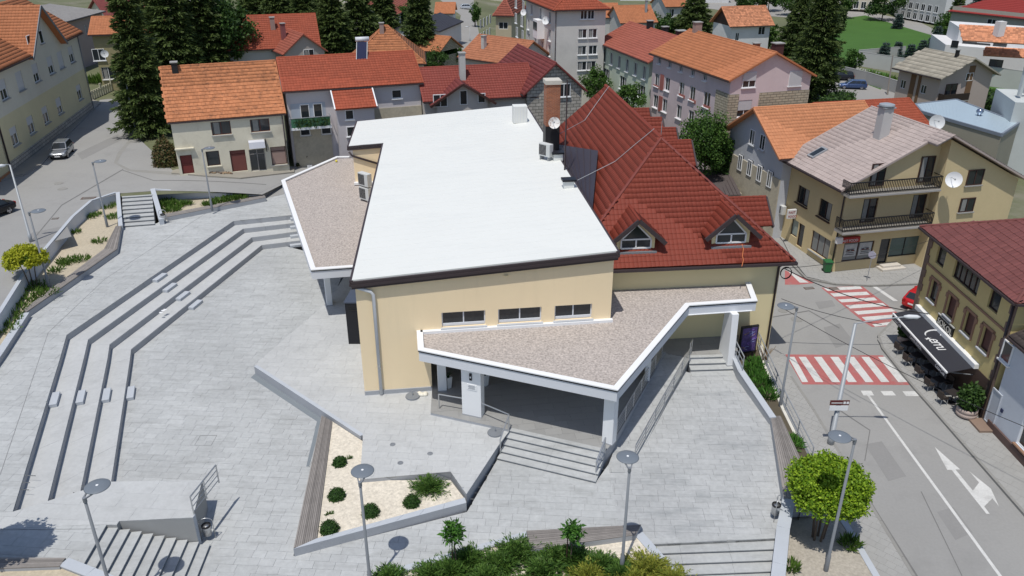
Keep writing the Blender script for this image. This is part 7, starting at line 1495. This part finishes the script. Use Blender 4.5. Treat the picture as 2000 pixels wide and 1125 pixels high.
conifer('tall spruce right of the pink house', GT(1583, 196), 24, 4.2, n=15000, size=.34)
conifer('second spruce behind the tall one at the lawn edge', GT(1552, 110), 14, 4.8, n=7000, size=.42, group='dark firs')
for i, (x, y, s, lb) in enumerate([(1724, 122, 4.2, 'leftmost small blue spruce above the concrete wall'), (1749, 116, 3.8, 'second small blue spruce above the concrete wall'), (1774, 124, 4.0, 'third small blue spruce above the concrete wall'), (1798, 112, 3.8, 'fourth small blue spruce near the lichen roof'), (1824, 100, 5.5, 'blue spruce beside the white villa wall'), (1752, 56, 4.0, 'small young fir on the far edge of the lawn')]): conifer(lb, GT(x, y), s, s*.36, 'blue', 2600, .26, 'small blue spruces', .03)
conifer('large blue spruce in front of the bright red far roof', GT(1896, 72), 11, 3.6, 'blue', 5000, .36, 'small blue spruces')
conifer('dark fir left of the large blue spruce', GT(1858, 72), 10, 3.4, 'spruce', 5000, .36, 'dark firs')
for i, (x, y, h, rx, rz, m, n, sz, lb) in enumerate([
    (1640, 36, 9, 4.0, 3.8, 'green', 3500, .4, 'light green park tree behind the cypress'), (1722, 40, 9.5, 5.2, 4.4, 'dark', 4500, .4, 'wide dark park tree with a clear trunk on the lawn edge'), (1455, 28, 8, 4.5, 3.6, 'dark', 3500, .42, 'park tree at the top right of the chalet'), (1500, 22, 8, 4.5, 3.6, 'dark', 3500, .42, 'park tree above the chalet roof'), (1545, 30, 8, 4.2, 3.6, 'green', 3000, .42, 'park tree left of the light green one'), (1600, 30, 7, 3.4, 3, 'dark', 3000, .4, 'park tree behind the tall spruce'),
    (1842, 80, 6, 3.0, 2.6, 'green', 3000, .32, 'round bush tree at the right end of the lawn'), (1664, 141, 4.2, 1.8, 1.7, 'green', 2500, .24, 'small tree above the parked cars'), (1300, 78, 6, 3.2, 2.8, 'dark', 3000, .36, 'bushy tree behind the green house chimneys'), (1500, 100, 5.5, 2.6, 2.4, 'green', 3000, .3, 'fruit tree right of the chalet'), (880, 128, 4.0, 2.6, 2.0, 'green', 3000, .28, 'green bushes in front of the half ruined cottage'), (850, 140, 4.0, 3.0, 2.0, 'dark', 3000, .28, 'dark bushes behind the middle row house'), (795, 62, 6, 2.6, 2.8, 'green', 2500, .3, 'green tree left of the centre spruce'), (928, 52, 5.5, 1.6, 2.4, 'green', 2200, .26, 'roadside tree by the ochre house'), (1268, 60, 5, 2.4, 2.2, 'green', 2500, .3, 'small tree between the far orange roofs')]): broad(lb, GT(x, y), h, rx, rz, m, n, sz, 40)
for x, y, zc, rx, rz, m, n, sz, lb in [(1163, 163, 6.0, 2.0, 2.2, 'green', 4500, .2, 'small light green tree by the green house'), (1226, 195, 6.3, 2.2, 2.2, 'green', 6000, .18, 'round green tree beside the dark red roof'), (1382, 272, 7.0, 2.7, 3.0, 'green', 11000, .17, 'leafy light green tree beside the sheds'), (1408, 305, 5.0, 2.0, 1.9, 'dark', 6000, .24, 'broad leaved fig like tree next to the blue grey gable')]:
    c_ = G(x, y, zc); p = V((c_.x, c_.y, hgt(c_.x))); broad(lb, p, zc-p.z+rz, rx, rz, m, n, sz, 50)
o = thing('cypress_hedge', 'clipped column of cypress on the lawn', 'hedge', GT(1634, 58)); p = GT(1634, 58); q = RNG.random((3500, 3)); leaves('foliage', np.array(p)+(q-np.array([.5, .5, 0]))*np.array([2.6, 5, 5.5]), .3, LM['spruce'], o)
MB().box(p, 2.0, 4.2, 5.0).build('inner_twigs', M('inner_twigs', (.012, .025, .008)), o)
def hedge(label, pts, w_, h, mat='dark', n=250, size=.2):
    o = thing('hedge', label, 'hedge', pts[0]); P_ = []; mb = MB()
    for a, b in zip(pts[:-1], pts[1:]):
        L = (b-a).length; m = int(n*L); t = RNG.random(m); s = RNG.uniform(-.5, .5, m)*w_; d = (b-a)/L; nn = V((-d.y, d.x, 0)); P_.append(np.array(a)+t[:, None]*np.array(b-a)+s[:, None]*np.array(nn)+np.stack([0*t, 0*t, RNG.random(m)*h*(1+.15*np.sin(t*L*2))], 1)); mb.prism([a+nn*w_*.35, b+nn*w_*.35, b-nn*w_*.35, a-nn*w_*.35], a.z-.1, a.z+h*.85)
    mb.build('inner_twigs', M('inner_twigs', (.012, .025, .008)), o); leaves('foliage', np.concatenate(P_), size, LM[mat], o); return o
hedge('clipped hedge at the near edge of the lawn', [GT(1602, 128), GT(1640, 132), GT(1668, 138)], 1.2, 1.6, n=160, size=.25)
hedge('dense hedge along the garden of the taupe house', [GT(1862, 200), GT(1910, 215), GT(1975, 245)], 2.0, 2.6, 'dark', 260, .26)
hedge('green garden rows right of the hedge', [GT(1915, 190), GT(2000, 215), GT(2080, 240)], 6, 1.2, 'green', 300, .26)
hedge('dark hedge beside the pink house at the car park', [GT(1612, 218), GT(1640, 205), GT(1652, 198)], 3, 1.7, 'dark', 300, .24)
# shrubs near the old house, ball trees
shrub('leafy bush with reddish tips at the corner of the old orange roofed house', GT(326, 322), 1.25, 2.7, 'bronze', 3800, .16, kind='dome', name='leafy_bush', group=None)
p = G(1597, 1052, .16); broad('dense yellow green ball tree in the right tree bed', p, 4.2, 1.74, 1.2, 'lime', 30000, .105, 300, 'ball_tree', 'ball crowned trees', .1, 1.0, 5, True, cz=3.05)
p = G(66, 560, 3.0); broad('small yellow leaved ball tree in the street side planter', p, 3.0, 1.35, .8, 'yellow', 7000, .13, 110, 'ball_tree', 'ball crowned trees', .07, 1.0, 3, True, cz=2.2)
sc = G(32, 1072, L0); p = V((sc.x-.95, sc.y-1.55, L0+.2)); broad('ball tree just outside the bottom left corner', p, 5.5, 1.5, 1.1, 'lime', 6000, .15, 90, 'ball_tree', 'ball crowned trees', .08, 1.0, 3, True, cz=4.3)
for x, y, cx, cy, r, lb in [(892, 1108, 885, 1040, .5, 'young tree with a small round crown in the juniper planter'), (1114, 1100, 1119, 1038, .45, 'young thin crowned tree beside the lower bench')]:
    b = G(x, y, PZ+.1); u_, z_ = PL(b, b+V((1, 0, 0)), cx, cy); o = thing('young_tree', lb, 'tree', b, 'young planted trees'); t = V((b.x+u_, b.y, z_)); MB().tube([b, b.lerp(t, .6), t], [.035, .03, .015], 7).build('trunk', bark, o); MB().tube([b+V((-.18, 0, 0)), b+V((-.16, 0, (z_-b.z)*.85))], .025, 6).build('stake', brownwood, o)
    q = RNG.normal(size=(420, 3)); q /= np.linalg.norm(q, axis=1, keepdims=True); q *= RNG.uniform(.3, 1, (420, 1))*np.array([r, r, r*1.0]); leaves('crown', q+np.array(t), .12, LM['young'], o, 2.2)
# round box shrubs and junipers
for x, y, r, lb in [(664, 897, .36, 'small round box shrub at the top of the gravel planter'), (658, 962, .42, 'round box shrub in the middle of the bench side'), (724, 994, .42, 'round box shrub behind the lamp in the gravel planter'), (644, 1027, .44, 'round box shrub lowest beside the bench'), (804, 975, .40, 'round box shrub beside the spiky juniper')]:
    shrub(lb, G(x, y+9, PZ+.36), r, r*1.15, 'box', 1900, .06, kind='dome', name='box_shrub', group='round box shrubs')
shrub('spiky juniper in front of the podium wall', G(838, 955, PZ+.36), 1.15, .75, 'juni', 4200, .045, group='juniper bushes')
for i, (x, y, r, h, m, lb) in enumerate([(760, 1135, .9, .6, 'juni', 'first juniper from the left at the bottom edge'), (880, 1120, 1.1, .7, 'juni', 'juniper around the first young tree'), (950, 1135, .9, .7, 'juni', 'second dark juniper at the bottom edge'), (1010, 1085, 1.15, .9, 'juni', 'tall juniper beside the bench end'), (1060, 1120, 1.1, .8, 'juni', 'juniper below the bench'), (1120, 1095, .95, .7, 'juni', 'juniper around the second young tree'), (1150, 1130, 1.1, .7, 'juniy', 'yellowish juniper left of the lamp foot'), (1210, 1125, 1.0, .6, 'juni', 'juniper right of the lamp foot'), (1265, 1115, 1.2, .7, 'juniy', 'large yellowish juniper beside the steps'), (1310, 1140, 1.1, .6, 'juniy', 'last yellowish juniper at the steps'), (1000, 1160, 1.1, .8, 'juni', 'front juniper at the bottom middle'), (1090, 1165, 1.1, .8, 'juni', 'front juniper below the second young tree'), (1230, 1165, 1.2, .8, 'juniy', 'front yellow juniper at the very bottom'), (915, 1098, 1.0, .7, 'juni', 'juniper right of the first young tree'), (975, 1108, 1.0, .8, 'juni', 'juniper between the first young tree and the bench end'), (840, 1128, .9, .6, 'juni', 'juniper left of the first young tree'), (1085, 1092, .9, .7, 'juni', 'juniper under the middle of the bench'), (1175, 1108, .9, .65, 'juni', 'green juniper between second young tree and lamp'), (1240, 1140, 1.0, .7, 'juniy', 'yellowish juniper in front of the lamp'), (1330, 1165, 1.0, .6, 'juniy', 'lowest yellowish juniper at the steps')]): shrub(lb, G(x, y, PZ+.1), r*1.2, h*1.05, m, 5200, .05)
for x, y, r, lb in [(682, 897, .3, 'small tuft beside the top box shrub'), (642, 1005, .25, 'small weed tuft beside the bench')]: shrub(lb, G(x, y, PZ+.36), r, .3, 'juni', 160, .03, name='grass_tuft', group='grass tufts')
tuft('yard_plants', 'low rough plants and weeds in the yards between the houses', [(GT(x, y), 2.2) for x, y in [(200, 160), (230, 150), (430, 118), (470, 112), (640, 118), (760, 112), (870, 115), (900, 118), (845, 130), (1180, 210), (1210, 225), (1250, 240), (1330, 120), (1380, 95), (1420, 92), (1470, 95), (1530, 100), (1620, 140), (1690, 150), (1720, 158), (1840, 125), (1870, 160), (1930, 205), (1950, 215), (1000, 160), (1300, 60), (1420, 40), (1560, 60), (660, 70), (560, 95)]], 'grassy', 1.0, 90)
# planter weeds
sp1 = [(G(x, y, 2.99), r) for x, y, r in [(135, 512, .8), (158, 508, .6), (194, 473, .5), (215, 405, .6), (222, 425, .6), (190, 420, .3), (130, 515, .5), (110, 530, .5), (70, 560, .8), (90, 575, .8), (50, 590, .8), (35, 605, .7), (20, 625, .8), (8, 645, .8), (60, 575, 1.0), (200, 400, .5), (180, 425, .4), (150, 455, .3)]]
tuft('planter_weeds', 'green weeds growing in the street side planter', sp1, h=.36, n=75)
tuft('planter_weeds', 'green weeds in the wedge planter and along its wall', [(G(x, y, 2.97), r) for x, y, r in [(325, 398, .8), (345, 402, .8), (335, 412, .7), (365, 400, .4), (410, 400, .6), (430, 394, .7), (450, 390, .7), (470, 388, .5), (318, 405, .6)]], h=.4, n=130)
tuft('roadside_plants', 'green plants in the strip behind the plaza wall', [(G(x, y, .6), .6) for x, y in [(1472, 722), (1480, 738), (1488, 752), (1500, 772), (1476, 712), (1543, 866)]], 'young', .36, 170)
tuft('tree_bed_weeds', 'few weeds in the right tree bed', [(G(1543, 1110, .17), .35), (G(1660, 1065, .17), .4)], 'grassy', .4, 160)
o = thing('bare_shrub', 'leafless twiggy shrub at the yellow corner wall', 'bush', G(1492, 712, .5)); mb = MB(); b = G(1492, 712, .5)
for k in range(26): a = k*2.4; l = random.uniform(.5, 1.1); e = b+V((math.cos(a)*l*.6, math.sin(a)*l*.5, .5+l)); mb.tube([b, b.lerp(e, .5)+V((0, 0, .15)), e], .018, 4, r1=.005)
mb.build('twigs', M('dry_twig', (.3, .2, .1), .9), o)
# potted plants of the cafe
def pot(label, p, r, h, ph):
    o = thing('potted_plant', label, 'potted plant', p); MB().lathe(p, [(r*.7, 0), (r*1.02, .1), (r*1.08, h*.5), (r*.98, h*.55), (r*.98, h*.62), (r*1.06, h*.66), (r, h), (r*.85, h*1.0), (r*.8, h*.85), (.001, h*.85)], 20).build('pot', M('pinkish_concrete_pot', (.42, .34, .30), .85), o, smooth=True)
    q = RNG.normal(size=(2600, 3)); q /= np.linalg.norm(q, axis=1, keepdims=True); nn = q.copy(); q *= RNG.uniform(.5, 1, (2600, 1))*np.array([r*1.15, r*1.15, ph/2]); leaves('foliage', q+np.array(p)+np.array([0, 0, h+ph/2-.15]), .15, LM['dark'], o, 1.4, nrm_bias=nn)
    MB().tube([p+V((0, 0, h*.8)), p+V((0, 0, h+ph*.5))], .05, 6).build('stem', bark, o)
pot('large potted laurel at the near end of the cafe awning', G(1886, 812, .135), .55, .6, 1.7)
pot('potted laurel at the far end of the cafe awning', G(1764, 668, .135), .4, .5, 1.5)
# ================================================================== CARS
def car(label, p, yaw, L, Wd, H, paint, kind='hatch', group='parked cars'):
    o = thing('parked_car', label, 'car', p, group); f = V((math.cos(yaw), math.sin(yaw), 0)); s = V((-f.y, f.x, 0)); P_ = lambda x, y, z: p+f*x+s*y+V((0, 0, z))
    pm = M('car_paint_'+paint[0], paint[1], .25, .03, 1, metal=paint[2], spec=.5); hb = H*.62; hw = Wd/2
    st = [(-.5, .80, .36, hb*.92), (-.485, .90, .26, hb*.99), (-.40, .97, .22, hb*1.03), (-.2, 1.0, .2, hb*1.02), (.1, 1.0, .2, hb*1.0), (.22, .99, .2, hb*.97), (.36, .96, .22, hb*.88), (.455, .88, .26, hb*.78), (.5, .70, .34, hb*.62)]
    mb = MB(); n = 10; rings = []
    for x, wf, zl_, zt_ in st:
        w_ = hw*wf; rings += [P_(x*L, y_*w_, z_) for y_, z_ in ((-.86, zl_), (-1, zl_+.12), (-1.0, zl_+(zt_-zl_)*.55), (-.965, zl_+(zt_-zl_)*.84), (-.84, zt_), (.84, zt_), (.965, zl_+(zt_-zl_)*.84), (1.0, zl_+(zt_-zl_)*.55), (1, zl_+.12), (.86, zl_))]
    fs = [(i*n+k, i*n+(k+1) % n, (i+1)*n+(k+1) % n, (i+1)*n+k) for i in range(len(st)-1) for k in range(n)]+[tuple(range(n-1, -1, -1)), tuple(range((len(st)-1)*n, len(st)*n))]
    body = mb.add(rings, fs).build('body', pm, o, smooth=True); sb_ = body.modifiers.new('sub', 'SUBSURF'); sb_.levels = 1; sb_.render_levels = 2
    xb0, xb1 = (-.47, .26) if kind != 'sedan' else (-.36, .24); xr0, xr1 = (-.36, .06) if kind == 'hatch' else ((-.42, .06) if kind == 'wagon' else (-.22, .04))
    zb_, zt_ = hb*.97, H; wb_, wt_ = hw*.92, hw*.70
    c8 = [P_(xb0*L, -wb_, zb_), P_(xb1*L, -wb_, zb_), P_(xb1*L, wb_, zb_), P_(xb0*L, wb_, zb_), P_(xr0*L, -wt_, zt_-.03), P_(xr1*L, -wt_, zt_-.03), P_(xr1*L, wt_, zt_-.03), P_(xr0*L, wt_, zt_-.03)]
    m1 = (c8[4]+c8[5]+c8[6]+c8[7])/4+V((0, 0, .035))
    cab = MB().add(c8+[m1], [(4, 5, 8), (5, 6, 8), (6, 7, 8), (7, 4, 8), (0, 1, 5, 4), (1, 2, 6, 5), (2, 3, 7, 6), (3, 0, 4, 7)]).build('cabin', pm, o, bevel=.05)
    def pane(name, idx, sx=.09, sy=.14, cut=None):
        q = [c8[i] for i in idx]; nr = (q[1]-q[0]).cross(q[3]-q[0]).normalized(); c_ = sum(q, V((0, 0, 0)))/4
        if nr.dot(c_-P_(0, 0, zb_)) < 0: nr = -nr
        U = lambda a, b: (q[0].lerp(q[1], a)).lerp(q[3].lerp(q[2], a), b)+nr*.012
        for a0, a1 in (cut or ((sx, 1-sx),)): MB().quad(U(a0, sy), U(a1, sy), U(a1, 1-sy*.7), U(a0, 1-sy*.7)).build(name, glass, cab)
    pane('windscreen', (1, 2, 6, 5), .06, .1); pane('rear_window', (3, 0, 4, 7), .1, .16); pane('side_window', (0, 1, 5, 4), cut=((.06, .32), (.345, .6), (.62, .93))); pane('side_window', (2, 3, 7, 6), cut=((.07, .38), (.4, .655), (.68, .94)))
    for xx in (-.305, .315):
        for sd in (-1, 1):
            c_ = P_(xx*L, sd*(hw*.97-.1), .31); ax = s*sd; wo = MB(); ring = lambda r, d: [c_+ax*d+(f*math.cos(t)+V((0, 0, math.sin(t))))*r for t in [2*math.pi*k/18 for k in range(18)]]
            w_ = MB(); rr_ = [ring(.31, -.1), ring(.31, .09), ring(.22, .11)]; w_.add([q for g in rr_ for q in g], [(i*18+k, i*18+(k+1) % 18, (i+1)*18+(k+1) % 18, (i+1)*18+k) for i in range(2) for k in range(18)]+[tuple(range(17, -1, -1))]); whl = w_.build('wheel', M('tyre_rubber', (.015, .015, .016), .8), o)
            w2 = MB(); rr_ = [ring(.215, .112), ring(.06, .08)]; w2.add([q for g in rr_ for q in g], [(k, (k+1) % 18, 18+(k+1) % 18, 18+k) for k in range(0, 18, 1) if k % 4 != 3]+[tuple(range(18, 36))]).build('rim', M('alloy_rim', (.5, .5, .52), .3, metal=.8), whl)
    for sd in (-1, 1):
        MB().box(P_(L*.462, sd*hw*.62, hb*.60), .16, .34, .15, yaw).build('headlight', M('headlight_glass', (.7, .72, .75), .1), o, bevel=.03); MB().box(P_(-L*.487, sd*hw*.72, hb*.7), .08, .28, .24, yaw).build('tail_light', M('tail_light_red', (.3, .01, .01), .2), o, bevel=.03); MB().box(P_(L*.17, sd*(hw+.06), hb*.98), .12, .2, .13, yaw).build('mirror', pm, o, bevel=.03)
    MB().box(P_(L*.497, 0, .42), .04, .9, .12, yaw).build('grille', blackm, o); MB().box(P_(L*.492, 0, .24), .06, 1.2, .1, yaw).build('lower_grille', blackm, o); MB().box(P_(-L*.498, 0, .55), .03, .52, .12, yaw).build('number_plate', white_p, o); MB().box(P_(L*.505, 0, .33), .02, .5, .1, yaw).build('number_plate', white_p, o); return o
ly = math.atan2(-LE.y, -LE.x)
car('silver hatchback parked nose first below the beige house', GT(123, 303), ly+.06, 3.95, 1.68, 1.46, ('silver', (.40, .42, .45), .7))
car('black car at the left edge of the left street', GT(-22, 425), ly-.55, 4.4, 1.75, 1.45, ('black', (.02, .02, .022), .3), 'sedan')
car('red hatchback seen from behind next to the cafe corner', G(1799, 594, 0), .72, 3.9, 1.66, 1.42, ('red', (.5, .015, .02), .1))
car('dark estate car parked further back in the car park', GT(1640, 156), math.pi-.15, 4.5, 1.8, 1.55, ('navy', (.02, .022, .03), .3), 'wagon')
car('blue estate car parked in front in the car park', GT(1664, 173), math.pi-.2, 4.5, 1.76, 1.5, ('blue', (.06, .10, .22), .4), 'wagon')
car('blue van far up the road', GT(880, 24), 1.7, 5.2, 2.0, 2.6, ('vanblue', (.04, .07, .22), .2), 'wagon', None)
car('pale car far up the road', GT(913, 18), .2, 4.3, 1.75, 1.45, ('pale', (.6, .62, .65), .4), 'hatch')
# ================================================================== street furniture
p = G(1614, 531, .135); o = thing('wheelie_bin', 'green wheelie bin on the corner sidewalk', 'bin', p); gm = M('bin_green', (.03, .14, .05), .5)
mb = MB(); v0 = [p+V((x*.24, y*.27, .08)) for x, y in ((-1, -1), (1, -1), (1, 1), (-1, 1))]+[p+V((x*.3, y*.35, .95)) for x, y in ((-1, -1), (1, -1), (1, 1), (-1, 1))]; mb.add(v0, [(3, 2, 1, 0), (0, 1, 5, 4), (1, 2, 6, 5), (2, 3, 7, 6), (3, 0, 4, 7), (4, 5, 6, 7)]).build('body', gm, o, bevel=.03); MB().box(p+V((0, -.02, .955)), .66, .78, .08).build('lid', gm, o, bevel=.03)
for sx in (-1, 1): MB().tube([p+V((sx*.2, .28, .1)), p+V((sx*.29, .28, .1))], .1, 12).build('wheel', blackm, o)
MB().bar(p+V((-.28, .4, .95)), p+V((.28, .4, .95)), .04).build('handle', gm, o)
p = G(1693, 549, .135); u_, z_ = PL(p, p+V((1, 0, 0)), 1706, 498); o = thing('road_sign', 'round road sign seen edge on at the corner sidewalk', 'sign', p); MB().tube([p, p+V((0, 0, z_-p.z+.4))], .03, 8).build('post', galv, o); t = p+V((0, 0, z_-p.z)); MB().tube([t+V((-.02, -.02, 0)), t+V((.02, .02, 0))], .3, 20).build('disc', M('sign_face', (.4, .4, .5), .4), o)
# overhead wires
def wire(label, a, b, sag, r=.018):
    pts = [a.lerp(b, k/14)-V((0, 0, sag*4*(k/14)*(1-k/14))) for k in range(15)]; tag(MB().tube(pts, r, 5).build('overhead_wire', blackm), label, 'wire', 'overhead wires')
wc = P3(FR, 6.6)-dE*.5+dG*.3
wire('thick overhead wire from the yellow house corner to the cafe', wc, V((27.6, 47, 2.9)), .5, .03); wire('thin overhead wire from the yellow house corner to the corner building', wc, V((33.5, 59.3, 3.2)), .4)
wire('overhead wire from the yellow house across the road to the white house', P3(FR, 4.0)-dE*.5+dG*.2, V((27.2, 30, 4.2)), .5); wire('overhead wire from the yellow house to the tall lamp', P3(FR, 4.6)-dE*.5, V((20.2, 38.5, 6.6)), .2)
mb = MB(); cpt = wc+V((.15, -.1, -.3))
for k in range(3): mb.tube([cpt+V((.35*math.cos(t+k), .05*k, .4*math.sin(t+k))) for t in [j*.5 for j in range(14)]], .02, 5)
tag(mb.build('cable_coil', blackm), 'coil of black cable hanging on the yellow house corner', 'cable')
for x, y, lb in [(232, 152, 'street lamp with a pale head in front of the spruces')]: street_lamp2(lb, (268, 268), (240, 148), (236, 144), None)
street_lamp2('white headed street lamp in front of the green house', (1190, 215), (1190, 158), (1175, 156), None, .06); street_lamp2('street lamp arm at the blue grey gabled house', (1412, 380), (1448, 345), (1456, 349), .3, .05)
for x0, y0, x1, y1, lb in [(918, 80, 918, 52, 'thin lamp post on the far road')]: street_lamp2(lb, (x0, y0), (x1, y1), (x1-4, y1), None, .05)
# wooden pole by the taupe house
p = GT(1733, 185); u_, z_ = PL(p, p+V((1, 0, 0)), 1744, 108); tag(MB().tube([p, V((p.x+u_, p.y, z_))], .16, 8, r1=.1).build('utility_pole', M('grey_wood_pole', (.3, .27, .24), .9)), 'leaning wooden utility pole beside the taupe house', 'pole')
rk = GT(1960, 8); rv = []; rn_ = 22
for i in range(rn_):
    for j in range(8): rv.append((rk.x-40+i*6, rk.y+j*6, hgt(rk.x)+j*1.6+random.uniform(-1, 1) if j else -.5))
struct(MB().add(rv, [(i*8+j, (i+1)*8+j, (i+1)*8+j+1, i*8+j+1) for i in range(rn_-1) for j in range(7)]).build('rock_bank', M('yellow_rock', (.42, .36, .22), .95, .3, .3, .2, 2, stain=(.08, .12, .04), stscale=.15)))
# pots with reddish plants by the row house steps
for x, y, lb in [(582, 326, 'left small pot with a reddish plant at the row house'), (593, 322, 'right small pot with a reddish plant at the row house')]: p = GT(x, y); shrub(lb, p+V((0, 0, .1)), .25, .4, 'bronze', 200, .06, name='potted_plant', group='reddish potted plants', kind='dome', cat='potted plant')
p = G(775/6.617+540, 838/6.617+190, 5.45); tag(MB().lathe(p, [(.001, 0), (.11, .05), (.12, .12), (.08, .2), (.001, .23)], 12).build('ball', M('yellow_ball', (.7, .6, .08), .4), smooth=True), 'small yellow ball lost on the left pebble roof', 'ball')
# scraps of white paper on the steps
for k, (x, y) in enumerate([(318, 607), (322, 605), (314, 611)]):
    p = G(x, y, TZ[2]+.005); tag(MB().add([p+V((-.12, -.06, 0)), p+V((.1, -.08, .02)), p+V((.13, .08, .0)), p+V((-.1, .09, .03))], [(0, 1, 2, 3)]).build('paper_scrap', white_p), ['middle scrap of white paper on the seating steps', 'right scrap of white paper on the seating steps', 'left scrap of white paper on the seating steps'][k], 'paper', 'paper scraps')
